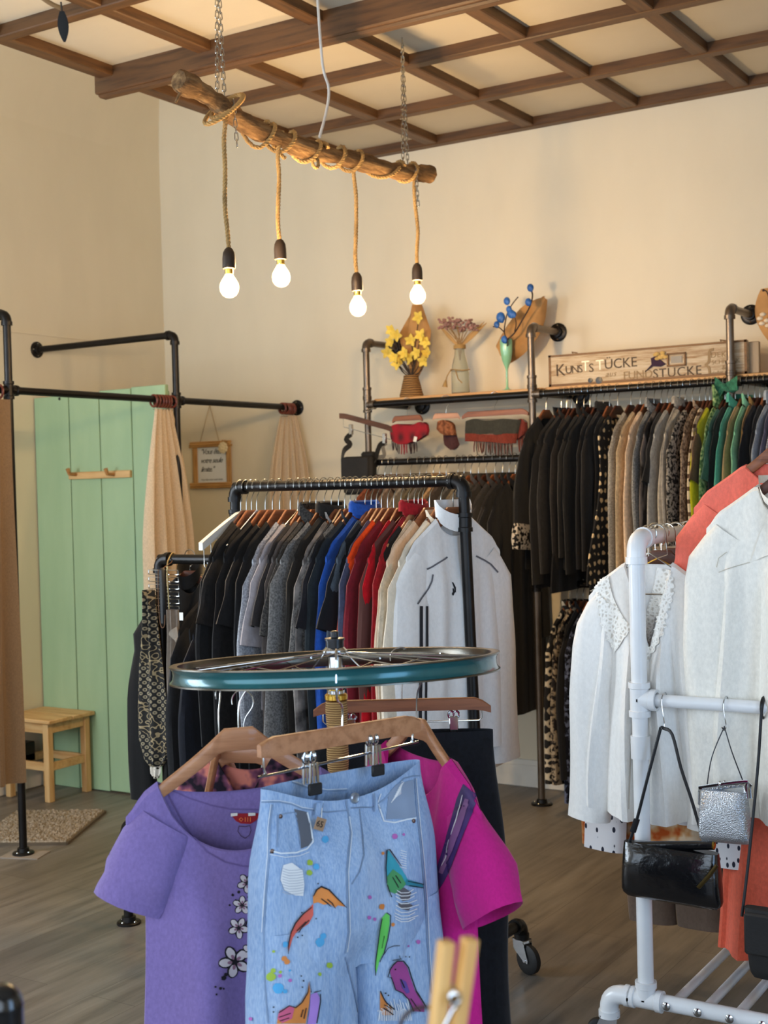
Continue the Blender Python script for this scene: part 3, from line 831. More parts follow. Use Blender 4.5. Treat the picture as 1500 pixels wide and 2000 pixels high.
def sleeve_mb(side, W, ln, dep, r, w0=.085, w1=.05, drop=.13, out=.05, off=.004, sway=0, flarew=0):
    """flat hanging sleeve from the shoulder tip"""
    hw = W/2; zs = arm(hw, drop)+off; wm = w0*.72
    P = [Vector((hw-.068, 0, zs-.032)), Vector((hw-.046, 0, zs-.064)), Vector((hw-.030+out*.3, 0, zs-.112))]
    n = max(4, int(ln/.045)); ph = r.uniform(0, 6.28); short = ln < .32
    for i in range(1, n+1):
        f = i/n
        if short: P.append(Vector((hw-.030+out*(.3+1.0*f), -.004*math.sin(3*f+ph), zs-.115-(ln-.10)*f)))
        else: P.append(Vector((hw-.030+out*(.3+.7*ss(f*2.5))+sway*f*f+.007*math.sin(4*f+ph), -.006*math.sin(3*f+ph), zs-.115-(ln-.06)*f)))
    P = [Vector((side*p.x, p.y, p.z)) for p in P]; m = len(P); rows = []; N = 16
    for i, p in enumerate(P):
        t = (P[min(i+1, m-1)]-P[max(i-1, 0)]).normalized(); nr = Vector((-t.z, 0, t.x))*side
        if nr.x*side < 0: nr = -nr
        f = i/(m-1)
        rn = (.050 if i == 0 else .058 if i == 1 else wm+(w1-wm)*((i-2)/(m-3))+flarew*f**3)
        ry = dep/2*(.55+.4*ss(f*3))*(1+.14*math.sin(6*f+ph))
        row = []
        for k in range(N):
            a = 2*math.pi*k/N; ca, sa = math.cos(a), math.sin(a)
            w = 1+.10*math.sin(3*a+5*f+ph)*ss(f*2)
            row.append(p+nr*rn*ca*(1+.03*math.sin(9*f+ph))+Vector((0, ry*math.copysign(abs(sa)**.75, sa)*w, 0)))
        rows.append(row)
    return MB().grid(rows, True)
def collar_mb(nk, h, dep, r, fdrop=.03, drop=.13, roll=False):
    """upright or rolled band round the neck opening"""
    rows = []; k0 = arm(nk, drop)
    prof = [(0, 0), (.002, h*.5), (.004, h)] if not roll else [(0, 0), (0, h*.9), (.006, h), (.012, h*.8), (.013, h*.25)]
    for o, z in prof:
        row = []
        for i in range(20):
            a = 2*math.pi*i/20
            x = math.cos(a)*(nk-.004+o); y = math.sin(a)*(dep*.5+.004+o)
            row.append((x, y, k0+.006+z-(fdrop*.8 if y < 0 else 0)*(-math.sin(a)) if y < 0 else k0+.010+z))
        rows.append(row)
    return MB().grid(rows, True)
KIND = dict(
    sweater=dict(W=.40, L=.62, hem=.42, nk=.075, fd=.045, bd=.008, sl=.54, w0=.085, w1=.045),
    tshirt=dict(W=.40, L=.62, hem=.42, nk=.080, fd=.05, bd=.008, sl=.22, w0=.092, w1=.072, flarew=.006),
    shirt=dict(W=.40, L=.68, hem=.44, nk=.070, fd=.05, bd=.008, sl=.56, w0=.085, w1=.045, collar=.03),
    turtleneck=dict(W=.39, L=.62, hem=.40, nk=.062, fd=.012, bd=.004, sl=.55, w0=.08, w1=.042, collar=.045, roll=True),
    hoodie=dict(W=.41, L=.64, hem=.42, nk=.075, fd=.05, bd=.004, sl=.55, w0=.09, w1=.045, collar=.055, roll=True),
    jacket=dict(W=.42, L=.66, hem=.44, nk=.072, fd=.06, bd=.004, sl=.58, w0=.095, w1=.055, collar=.045),
    coat=dict(W=.42, L=.98, hem=.52, nk=.070, fd=.06, bd=.004, sl=.60, w0=.095, w1=.06, collar=.035),
    cardigan=dict(W=.40, L=.74, hem=.44, nk=.075, fd=.10, bd=.006, sl=.56, w0=.085, w1=.05, vneck=True),
    dress=dict(W=.38, L=1.02, hem=.56, nk=.085, fd=.07, bd=.02, sl=.0),
    blouse=dict(W=.39, L=.62, hem=.46, nk=.078, fd=.08, bd=.006, sl=.52, w0=.085, w1=.055, vneck=True),
    tank=dict(W=.36, L=.62, hem=.42, nk=.095, fd=.09, bd=.04, sl=0))
def garment(kind, loc, rotz, mat, label, cat=None, group=None, seed=1, dep=.03, hang='wood', hlabel=None, name=None, slmat=None, h=HK, hgroup=None, parts=None, famp=.34, sways=(0, 0), **kw):
    """one piece of clothing and the hanger that carries it; loc is the rail's centre line"""
    r = random.Random(seed); K = dict(KIND[kind]); K.update(kw)
    base = fr(loc)-Vector((0, 0, h))
    if hang: hanger(hang, base, rotz, hlabel or ('%s holding the %s' % ({'wood': 'brown wooden hanger', 'dark': 'dark wooden hanger', 'light': 'light wooden hanger', 'wire': 'thin wire hanger', 'white': 'white plastic hanger'}[hang], ' '.join(label.split()[:10]))), hgroup, h)
    th = thing(name or kind, label, cat or kind.replace('_', ' '), base, rotz, group)
    b = body_mb(K['W'], K['L'], K['hem'], dep, K['nk'], K['fd'], K['bd'], r, vneck=K.get('vneck', False), famp=famp, hemcurve=K.get('hemcurve', 0), folds=K.get('folds', 3.0), bust=K.get('bust')).build('torso', mat, th, local=True)
    out = [b]
    if K['sl']:
        for i, sd in enumerate((-1, 1)):
            out.append(sleeve_mb(sd, K['W'], K['sl'], dep, r, K['w0'], K['w1'], out=K.get('out', .035), sway=sways[i], flarew=K.get('flarew', 0)).build('sleeve', slmat or mat, th, local=True))
    if K.get('collar'):
        out.append(collar_mb(K['nk'], K['collar'], dep, r, K['fd'], roll=K.get('roll', False)).build('collar', mat, th, local=True))
    if parts is not None: parts.extend(out)
    return th
# ------------------------------------------------------------------ centre rack of black pipe
YC, ZRC = 3.39, 1.508
rk = thing('clothes_rack', 'black iron pipe clothes rack on castors in the middle of the shop', 'clothes rack', (-2.2, YC, 0))
xr, xl, xlow, zl = at(905, 945, Y=YC).x, at(458, 947, Y=YC).x, -3.045, 1.272
pipe(m := MB(), (xl, YC, ZRC), (xr, YC, ZRC)); m.build('top_rail', IRON, rk)
m = MB(); xb = xr+.035
elbow(m, (xr, YC, ZRC), (-1, 0, 0), (0, 0, -1)); m.tube([(xr, YC, ZRC-.03), (xr+.012, YC, 1.0), (xb, YC, .125)], RP, 14); fit(m, (xr+.002, YC, ZRC-.12), (0, 0, 1)); m.build('right_post', IRON, rk)
m = MB(); elbow(m, (xl, YC, ZRC), (1, 0, 0), (0, 0, -1)); pipe(m, (xl, YC, ZRC-.03), (xl, YC, .12)); fit(m, (xl, YC, ZRC-.1), (0, 0, 1)); tee(m, (xl, YC, zl), (0, 0, 1), (-1, 0, 0)); m.build('left_post', IRON, rk)
m = MB(); pipe(m, (xlow, YC, zl), (xl, YC, zl)); elbow(m, (xlow, YC, zl), (1, 0, 0), (0, 0, -1)); m.build('low_rail', IRON, rk)
m = MB(); m.tube([(xlow, YC, zl-.03), (xlow+.01, YC, .02)], RP, 14); m.build('low_post', IRON, rk); flange(rk, (xlow+.01, YC, 0), (0, 0, 1))
xf = at(253, 1803, Z=0).x
m = MB(); pipe(m, (xf, YC, .01), (xf, YC, .32)); elbow(m, (xf, YC, .35), (0, 0, -1), (1, 0, 0)); pipe(m, (xf+.03, YC, .35), (xlow, YC, .35)); tee(m, (xlow+.006, YC, .35), (0, 0, 1), (-1, 0, 0)); m.build('outrigger', IRON, rk); flange(rk, (xf, YC, 0), (0, 0, 1))
def caster(parent, c, yaw, r=.045, w=.026, plate=CHROME, stem=None):
    """swivel castor touching the floor below c"""
    c = fr(c); d = Vector((math.cos(yaw), math.sin(yaw), 0)); ax = Vector((-d.y, d.x, 0)); wc = Vector((c.x, c.y, r))+d*.028
    cs = MB(); cs.lathe([(.004, -w/2-.002), (.012, -w/2-.002), (.014, -w/2), (r*.8, -w/2), (r, -w/2+.005), (r, w/2-.005), (r*.8, w/2), (.014, w/2), (.012, w/2+.002), (.004, w/2+.002)], wc, 26, ax)
    k = cs.build('castor_wheel', RUBBER, parent)
    f = MB()
    for s in (-1, 1):
        o = ax*s*(w/2+.004)
        f.prism([wc+o+d*-.010, wc+o+d*.012+Vector((0, 0, -.008)), wc+o+d*.014, wc+o+d*-.006+Vector((0, 0, r+.012)), wc+o+d*-.05+Vector((0, 0, r+.012)), wc+o+d*-.046+Vector((0, 0, r*.6))], ax, .002)
    f.box(Vector((c.x, c.y, 2*r+.011))+d*-.0, (.05, w+.012, .003), Matrix.Rotation(yaw, 3, 'Z'))
    f.lathe([(.018, 0), (.018, .008), (.012, .012), (.012, .03)], (c.x, c.y, 2*r+.012), 16)
    f.build('castor_fork', plate, k); MB().cyl(wc-ax*(w/2+.007), wc+ax*(w/2+.007), .006, 10).build('axle', CHROME, k)
    return k
for s in (-1, 1):
    y2 = YC+s*.235; m = MB(); pipe(m, (xb, YC, .15), (xb, y2-s*.034, .15)); elbow(m, (xb, y2, .15), (0, -s, 0), (0, 0, -1)); m.build('foot_pipe', IRON, rk); caster(rk, (xb, y2, 0), R(-20 if s > 0 else 200))
m = MB(); tee(m, (xb, YC, .15), (0, 1, 0), (0, 0, 1)); m.build('foot_tee', IRON, rk)
for s in (-1, 1):
    y2 = YC+s*.235; m = MB(); pipe(m, (xl, YC, .15), (xl, y2-s*.034, .15)); elbow(m, (xl, y2, .15), (0, -s, 0), (0, 0, -1)); m.build('foot_pipe', IRON, rk); caster(rk, (xl, y2, 0), R(60 if s > 0 else 240))

def C(n, col, **k): return cloth(n, col, **k)
BLK = [C('black_cotton', (19, 18, 19), var=.25), C('black_knit', (24, 22, 22), var=.3, scale=90), C('soft_black_jersey', (15, 15, 17), var=.2)]
HEA = specks('light_heather_grey', (128, 130, 136), (168, 170, 176), 170, .5, .12)
HEB = specks('mid_heather_grey', (98, 96, 94), (136, 133, 130), 170, .5, .12)
HED = specks('dark_heather_grey', (52, 50, 48), (84, 80, 76), 170, .5, .12)
ACID = specks('acid_washed_grey', (64, 60, 58), (150, 142, 136), 16, .5, .16, detail=5)
garms = [ # hook px, kind, material, label, hanger, extras
 (480, 'sweater', BLK[0], 'leftmost black long-sleeved top on the centre rack', 'dark', dict(L=.92, out=.05)),
 (490, 'tshirt', BLK[1], 'second black top from the left end of the centre rack', 'wood', dict(L=.9)),
 (500, 'tank', BLK[2], 'black top on a white plastic hanger near the left end', 'white', dict(L=.95)),
 (517, 'sweater', BLK[1], 'black knit top, fourth from the left end of the centre rack', 'wood', dict(L=.9)),
 (531, 'tshirt', BLK[0], 'black short-sleeved top left of the pale heather sweatshirt group', 'wood', dict(L=.95)),
 (545, 'sweater', BLK[2], 'soft black jersey top just left of the pale heather grey sweatshirt', 'wood', dict(L=.95)),
 (566, 'sweater', HEA, 'pale heather grey long-sleeved sweatshirt beside the black tops', 'wood', dict(L=.68, W=.42, w0=.10, w1=.06, out=.045)),
 (581, 'tshirt', C('lilac_grey_jersey', (166, 158, 160), var=.05), 'lilac-grey short-sleeved t-shirt in front of the pale sweatshirt', 'wire', dict(L=.6, W=.41, w0=.10, w1=.08, sl=.27)),
 (592, 'tshirt', C('charcoal_jersey', (46, 42, 42)), 'charcoal t-shirt right of the lilac-grey t-shirt', 'wood', dict()),
 (604, 'sweater', C('taupe_grey_knit', (86, 78, 74), scale=90), 'taupe-grey knitted sweater in the middle of the centre rack', 'wood', dict(L=.64)),
 (616, 'hoodie', HED, 'dark heather hooded top with a rolled neck', 'wood', dict(sl=.24, w1=.072)),
 (632, 'sweater', HEB, 'mid-grey sweatshirt whose long sleeve swings out to the left', 'wood', dict(L=.7, W=.42, w0=.10, w1=.055, sl=.6, sways=(.05, 0))),
 (646, 'turtleneck', C('olive_black_knit', (34, 31, 28)), 'black-brown top with a standing neck right of the mid-grey sweatshirt', 'wood', dict()),
 (660, 'jacket', ACID, 'acid-washed grey denim jacket with a seamed sleeve', 'wood', dict(collar=.02)),
 (672, 'tshirt', C('ink_black_jersey', (26, 25, 30)), 'inky black t-shirt between the acid-washed jacket and the grey t-shirts', 'dark', dict()),
 (683, 'tshirt', specks('ash_heather', (80, 78, 76), (122, 118, 114), 170, .5, .12), 'ash grey t-shirt with a wide short sleeve', 'wood', dict(sl=.3, w0=.095, w1=.078)),
 (694, 'shirt', C('dark_teal_black', (32, 38, 42)), 'dark teal-black shirt left of the royal blue top', 'wood', dict(collar=.02)),
 (712, 'turtleneck', C('royal_blue_knit', (34, 78, 160), var=.1, scale=90), 'royal blue turtleneck sweater', 'wood', dict(L=.6)),
 (724, 'sweater', C('slate_grey_knit', (72, 80, 88), scale=90), 'slate grey sweater right of the royal blue one', 'wood', dict()),
 (734, 'tshirt', C('night_black', (20, 21, 26)), 'black t-shirt between the slate and the navy tops', 'wood', dict(L=.66)),
 (744, 'sweater', C('heather_navy_knit', (66, 70, 92), scale=90), 'heather navy sweater left of the orange top', 'wood', dict(L=.62)),
 (756, 'sweater', C('bright_orange_jersey', (238, 78, 18), var=.06), 'bright orange long top left of the red clothes', 'wood', dict(L=.8)),
 (768, 'sweater', C('maroon_jersey', (112, 24, 34), var=.08), 'maroon three-quarter sleeved top in front of the orange one', 'wood', dict(L=.72, sl=.42)),
 (782, 'sweater', C('bright_red_jersey', (184, 14, 28), var=.08), 'bright red long top in the row of reds', 'wood', dict(L=.82, sl=.62)),
 (796, 'sweater', stripes('brown_red_stripes', [(112, 26, 28), (112, 26, 28), (96, 62, 56)], 3.0, 'Y'), 'brick red top with a brown side stripe', 'wire', dict(L=.74)),
 (808, 'turtleneck', C('crimson_knit', (142, 20, 28), scale=90), 'crimson sweater with a rolled neck, last of the reds', 'wood', dict(L=.76)),
 (816, 'tank', C('soot_black', (26, 23, 24)), 'small black strappy top beside the bare wooden hanger', 'light', dict(L=.5)),
 (824, 'cardigan', C('ribbed_oat_knit', (186, 170, 146), var=.1, scale=60), 'oat ribbed cardigan left of the pinkish sweater', 'wire', dict(L=.72, out=.05)),
 (838, 'sweater', C('pale_camel_knit', (206, 178, 150), var=.05, scale=90), 'pale camel sweater behind the white track jacket', 'wood', dict(L=.7, W=.42)),
]
for i, (px, kind, mt, lab, hg, ex) in enumerate(garms):
    x = at(px, 945, Y=YC).x; sw = ex.pop('sways', (0, 0))
    garment(kind, (x, YC, ZRC), R(90+rnd.uniform(-7, 3)), mt, lab, seed=20+i, dep=.034, hang=hg, group=None, sways=sw, **ex)
# cream blouse behind and the white track jacket at the right end
garment('shirt', (at(860, 945, Y=YC).x, YC, ZRC), R(84), C('cream_crepe', (226, 212, 190), var=.03, fold=.5), 'cream long-sleeved shirt behind the white track jacket', seed=77, dep=.04, L=.7, W=.42, sl=.62, w0=.10, w1=.055, out=.05, collar=.02, sways=(0, .03))
jp = []
WHJ = C('white_track_jersey', (236, 234, 232), var=.02, fold=.45)
garment('jacket', (at(884, 945, Y=YC).x, YC-.0, ZRC), R(75), WHJ, 'white track jacket with black sleeve stripes and grey piping', name='track_jacket', cat='jacket', seed=5, dep=.05, L=.72, W=.39, sl=.60, w0=.10, w1=.062, out=.03, collar=.05, parts=jp, fd=.05)
# marks on the white track jacket
bv = bvh_of(jp); par = jp[0].parent
PIPING = plain('grey_piping', (104, 104, 110), .8); BLKST = plain('black_stripe', (30, 30, 36), .85)
m = MB()
lay(m, ribbon([(833, 1112), (842, 1108), (855, 1100), (868, 1092), (873, 1088)], 3.2), bv, .002); lay(m, ribbon([(929, 1086), (945, 1094), (958, 1102), (972, 1118)], 3.2), bv, .002)
lay(m, ribbon([(845, 1122), (843, 1135), (836, 1150), (825, 1165), (815, 1180)], 3.2), bv, .002)
m.build('chest_piping', PIPING, par)
m = MB()
for dx, w in ((0, 6), (11, 4.5)): lay(m, ribbon([(822+dx, 1184), (822+dx, 1230), (822+dx, 1280), (821+dx, 1330), (820+dx, 1380), (820+dx, 1410)], w), bv, .0025)
m.build('sleeve_stripes', BLKST, par)
m = MB(); lay(m, ribbon([(883, 1137), (888, 1148), (889, 1157)], [2, 4, 2]), bv, .002); lay(m, ribbon([(884, 1149), (886, 1156), (884, 1163)], [2, 4, 2]), bv, .002); lay(m, [blob(884, 1160, 2, 3)], bv, .002); m.build('chest_emblem', BLKST, par)

# ------------------------------------------------------------------ shelf rack of black pipe along the back wall
YS, ZS, ZE, XP = 5.568, 1.905, 2.216, (-3.598, -2.69, -1.757)
XEND = -.8
wr = thing('shelf_rack', 'black iron pipe shelf rack fixed along the back wall, carrying shelves and rails', 'clothes rack', (-2.69, YS, 0))
for i, x in enumerate(XP+(XEND,)):
    m = MB(); pipe(m, (x, YS, .01), (x, YS, ZE-.03)); pipe(m, (x, YS+.03, ZE), (x, YB-.02, ZE)); elbow(m, (x, YS, ZE), (0, 0, -1), (0, 1, 0)); fit(m, (x, YS, ZS+.06), (0, 0, 1)); tee(m, (x, YS, ZS), (0, 0, 1), (1 if i < 3 else -1, 0, 0)); m.build('post', plain('worn_iron_pipe', (112, 100, 88), .35, .8, var=.12), wr)
    flange(wr, (x, YB, ZE), (0, -1, 0), .045); flange(wr, (x, YS, 0), (0, 0, 1), .05)
    m = MB(); pipe(m, (x+.06, YS+.02, ZS-.0), (x+.06, YB-.02, ZS)); m.build('shelf_arm', IRON, wr); flange(wr, (x+.14 if i == 0 else x+.11, YB, ZS), (0, -1, 0), .045)
m = MB(); pipe(m, (XP[0], YS, ZS), (XEND, YS, ZS)); m.build('upper_rail', IRON, wr)
m = MB(); pipe(m, (XP[0]+.03, YS, 1.617), (XP[1], YS, 1.612)); tee(m, (XP[0], YS, 1.617), (0, 0, 1), (1, 0, 0)); m.build('scarf_side_rail', IRON, wr)
ZL = 1.03
m = MB(); pipe(m, (XP[1], YS, ZL), (XEND, YS, ZL)); tee(m, (XP[1], YS, ZL), (0, 0, 1), (1, 0, 0)); m.build('lower_rail', IRON, wr)
SHW = wood('shelf_wood', (176, 124, 66), (216, 164, 98), 0, .45, 3)
tag(MB().box(((XP[0]+XP[1])/2+.03, (YS+YB)/2+.01, ZS+.0235), (XP[1]-XP[0]+.01, YB-YS-.03, .013), bev=.002).build('shelf_board', SHW, loc=((XP[0]+XP[1])/2, YS+.15, ZS+.018)), 'light wooden shelf board under the three vases', 'shelf')
tag(MB().box(((XP[1]+XEND)/2+.035, (YS+YB)/2+.01, ZS+.0235), (XEND-XP[1]-.04, YB-YS-.03, .013), bev=.002).build('shelf_board', SHW, loc=((XP[1]+XEND)/2, YS+.15, ZS+.037)), 'light wooden shelf board under the lettered sign', 'shelf')
ZSH1, ZSH2 = ZS+.030, ZS+.030

# sign
sl = at(1075, 752, Y=5.612); sr = at(1462, 738, Y=5.612); sx0, sx1 = sl.x, sr.x; sz = ZSH2; shh = at(1075, 690, Y=5.6).z-at(1075, 752, Y=5.6).z
sg = thing('wooden_sign', 'long whitewashed wooden sign with hand lettering on the shelf', 'sign', ((sx0+sx1)/2, 5.612, sz))
ys = 5.612
WASH = NT('whitewashed_wood'); _n = WASH.noise(WASH.co((1.2, 8, 16)), 5, 6, .7)
WASH.set(WASH.ramp(_n, [(.34, (150, 112, 72)), (.5, (192, 170, 138)), (.7, (212, 196, 170))]), .7); WASH.bump(_n, .3, .004); WASH = WASH.m
EDGEB = wood('sign_edge_brown', (98, 66, 32), (134, 94, 50), 0, .6)
MB().box(((sx0+sx1)/2, ys, sz+shh/2), (sx1-sx0, .028, shh), bev=.004).build('board', WASH, sg)
m = MB(); e = .006
m.box(((sx0+sx1)/2, ys-.0145, sz+e), (sx1-sx0, .004, .011)); m.box(((sx0+sx1)/2, ys-.0145, sz+shh-e), (sx1-sx0, .004, .009)); m.box((sx0+e, ys-.0145, sz+shh/2), (.011, .004, shh)); m.box((sx1-e, ys-.0145, sz+shh/2), (.011, .004, shh))
m.build('painted_border', EDGEB, sg)
tag(MB().box((sx1+.02, ys+.018, sz+shh/2-.004), (.05, .02, shh-.01), bev=.003).build('grey_board', wood('grey_board_wood', (128, 104, 72), (160, 134, 98), 2), loc=(sx1+.02, ys+.018, sz)), 'narrow grey board end behind the right end of the sign', 'board')
LET = plain('dark_brown_lettering', (70, 52, 34), .7); LETL = plain('pale_lettering', (252, 240, 212), .6); LETO = plain('outlined_lettering', (150, 122, 84), .7)
yl = ys-.0148
def w(tx, size, px, py, mt, sp=1.0, shear=0, name='lettering'):
    p = at(px, py, Y=yl); return text_mesh(tx, size, mt, name, sg, (p.x, yl, p.z), (1, 0, .012), (-.012, 0, 1), .001, shear, spacing=sp)
w('K', .078, 1085, 735, LET); w('UNS', .050, 1104, 730, LET, .80); w('T', .066, 1136, 725, LETL); w('S', .056, 1150, 727, LET); w('T', .066, 1164, 723, LETL); w('\u00dcCKE', .062, 1180, 721, LET, .98)
w('aus', .036, 1182, 736, LETO, 1.1, .4); w('FUND', .053, 1217, 742, LETO, .95); w('ST\u00dcCKE', .058, 1275, 739, LET, 1.08)
w('{', .15, 1375, 731, LETO); w('DEKO', .034, 1388, 699, LETO, 1.1); w('SCHMUCK', .026, 1390, 712, LETO); w('&', .028, 1410, 722, LETO); w('vieles mehr', .026, 1386, 733, LETO, 1, .3)
m = MB(); p = at(1153, 743, Y=yl); m.lathe([(.011, 0), (.011, .003), (.004, .004)], p, 16, (0, -1, 0)); m.build('button', BLACKSTEEL, sg)
m = MB(); p = at(1170, 743, Y=yl); m.lathe([(.016, 0), (.016, .003), (.006, .004)], p, 16, (0, -1, 0)); m.build('button', BLACKSTEEL, sg)
f = MB(); p = at(1281, 707, Y=yl-.004)
f.prism([p+Vector((x, 0, z)) for x, z in ((-.052, -.04), (-.02, -.01), (-.022, .018), (.0, .026), (.03, .0), (.045, -.012), (.02, -.022), (-.015, -.018))], (0, 1, 0), .006)
f.build('felt_bird', plain('dark_purple_felt', (52, 30, 52), .9), sg)
f = MB(); p = at(1290, 695, Y=yl-.004)
for k in range(8): f.ell(p+Vector((.03*math.cos(k*.8)*(.4+.08*k), -.003, .012*math.sin(k*1.7))), (.012, .004, .008), 8, 5)
f.build('dried_flowers', plain('dried_yellow', (192, 158, 92), .9), sg)
p = at(1321, 702, Y=yl-.003); f = MB()
for a, b, c, d in ((0, .026, .085, .008), (0, -.026, .085, .008), (-.039, 0, .008, .055), (.039, 0, .008, .055)): f.box(p+Vector((a, 0, b)), (c, .008, d), bev=.001)
f.build('mini_frame', EDGEB, sg); MB().box(p+Vector((0, .002, 0)), (.05, .003, .03)).build('mini_picture', plain('grey_picture', (150, 142, 130), .6), sg)
f = MB(); 
for px, py in ((1120, 690), (1410, 676)):
    q = at(px, py, Y=ys); q.z = sz+shh; f.tube([q+Vector((0, 0, -.004)), q+Vector((-.008, 0, .008)), q+Vector((.02, 0, .002))], .003, 6)
f.build('hanging_twigs', EDGEB, sg)

# ------------------------------------------------------------------ vases and dried flowers
def leafy(mb, c, d, L, W, th=.0012):
    c = fr(c); d = fr(d).normalized(); s = d.cross(Vector((0, 1, .2))).normalized(); n = d.cross(s)
    rows = []
    for i in range(6):
        t = i/5; wd = W/2*math.sin(math.pi*(.08+.9*t)); cc = c+d*L*t+n*(.15*L*t*(1-t))
        rows.append([cc-s*wd, cc+n*wd*.3, cc+s*wd])
    mb.slab(rows, n, th)
YV = 5.655
# basket with yellow blossom
p0 = at(804, 778, Y=YV); v = thing('wicker_vase', 'brown wicker cone vase with yellow silk blossom and kraft paper', 'vase', (p0.x, YV, ZSH1))
WICK = NT('brown_wicker'); _w = WICK.n('ShaderNodeTexWave', bands_direction='Z'); _w.inputs['Scale'].default_value = 28; _w.inputs['Distortion'].default_value = 3; WICK.l(WICK.co(), _w.inputs[0])
WICK.set(WICK.ramp(_w.outputs['Fac'], [(.2, (96, 66, 34)), (.8, (164, 122, 70))]), .8); WICK.bump(_w.outputs['Fac'], .7, .006); WICK = WICK.m
c = Vector((p0.x, YV, ZSH1))
MB().lathe([(.058, 0), (.060, .01), (.054, .03), (.046, .065), (.038, .095), (.037, .108), (.034, .108)], c, 26).build('basket', WICK, v)
KRAFT = plain('kraft_paper', (178, 132, 78), .8, var=.1)
kr = MB(); rows = []
outl = [(780, 775-40), (765, 700), (775, 668), (805, 625), (815, 640), (828, 672), (832, 700), (815, 735)]
for i in range(9):
    t = i/8; z0 = .10+.36*t; wd = .02+.075*math.sin(min(1, t*1.35)*math.pi*.5)*(1 if t < .62 else max(.03, 1-(t-.62)/.38))
    rows.append([c+Vector((u*wd+.02*t, .02+.012*math.sin(u*6+i)+.02*u*u, z0)) for u in [-1+2*j/8 for j in range(9)]])
kr.slab(rows, (0, 1, 0), .0015); kr.build('paper_wrap', KRAFT, v)
m = MB(); blo = []
for k, (px, py) in enumerate(((765, 645), (764, 668), (757, 688), (775, 655), (790, 690), (803, 665), (822, 655), (832, 668), (835, 690), (818, 620), (776, 710), (800, 700), (815, 690), (828, 705), (785, 700), (770, 698))):
    b = at(px, py, Y=YV-.035+.02*(k % 3)); blo.append(b)
    m.tube(spline([c+Vector((0, 0, .1)), (c+b)/2+Vector((.01*(k % 3-1), .01, .03)), b], 3), .0024, 5)
m.build('branches', plain('dark_twig', (52, 38, 28), .8), v)
YEL = plain('yellow_silk', (226, 196, 82), .7, var=.12)
for b in blo:
    m = MB(); a0 = rnd.uniform(0, 6)
    for q in range(5):
        a = a0+2*math.pi*q/5; leafy(m, b, (math.cos(a), rnd.uniform(-.8, -.1), math.sin(a)), .036, .024)
    m.build('blossom', YEL, v)
# glass bottle with dried flowers
p0 = at(900, 772, Y=YV); c = Vector((p0.x, YV, ZSH1)); v = thing('glass_bottle_vase', 'clear glass bottle with jute cord and dried flowers', 'vase', c)
VG = NT('clear_glass').set((236, 236, 222), .04).m
_b = VG.node_tree.nodes['Principled BSDF']; _b.inputs['Transmission Weight'].default_value = .85; _b.inputs['IOR'].default_value = 1.25
MB().lathe([(.040, 0), (.044, .006), (.044, .10), (.040, .135), (.026, .19), (.023, .225), (.026, .235), (.022, .235), (.020, .225), (.023, .19), (.037, .135), (.041, .10), (.041, .008), (.0, .006)], c, 28, caps=False).build('bottle', VG, v)
m = MB()
for k in range(3): m.tube([c+Vector((math.cos(a)*.027, math.sin(a)*.027, .222+.006*k)) for a in [2*math.pi*j/16 for j in range(16)]], .004, 6, closed=True)
m.build('neck_cord', JUTE, v)
m = MB(); m.tube([c+Vector((math.cos(a)*.047, math.sin(a)*.047, .115+.004*math.sin(2*a))) for a in [2*math.pi*j/18 for j in range(18)]], .003, 6, closed=True)
m.tube(spline([c+Vector((-.03, -.04, .115)), c+Vector((-.05, -.04, .09)), c+Vector((-.058, -.04, .065))], 4), .0028, 6); m.lathe([(.004, 0), (.010, .02), (.014, .034)], c+Vector((-.058, -.04, .07)), 10, (-.2, 0, -1)); m.tube([c+Vector((.0, -.047, .115)), c+Vector((.012, -.046, .07)), c+Vector((.03, -.038, .05))], .0028, 6)
m.build('tassel_cord', JUTE, v)
m = MB(); heads = []
for k, (px, py) in enumerate(((870, 628), (880, 640), (893, 632), (905, 641), (917, 638), (925, 642), (888, 625), (868, 638), (910, 630), (899, 645), (878, 634))):
    b = at(px, py, Y=YV-.03+.012*(k % 5)); heads.append(b); m.tube(spline([c+Vector((0, 0, .16)), c+Vector((rnd.uniform(-.012, .012), 0, .235)), b], 4), .0018, 5)
m.build('stems', plain('dried_stem', (150, 116, 70), .85), v)
for b in heads:
    m = MB()
    for q in range(12): m.ell(b+Vector((rnd.uniform(-.025, .025), rnd.uniform(-.02, .02), rnd.uniform(-.008, .014))), (.008, .008, .006), 7, 5)
    m.build('flower_head', plain('dusty_mauve_flower', (150, 112, 104), .9, var=.15), v)
m = MB()
for px, py, q in ((858, 636, 0), (950, 630, 1), (945, 628, 2)):
    b = at(px, py, Y=YV+.02*q); d = b-(c+Vector((0, 0, .225))); leafy(m, c+Vector((0, .005, .225)), d, d.length, .02, .002)
m.build('grass_blades', plain('dried_grass', (176, 138, 86), .85), v)
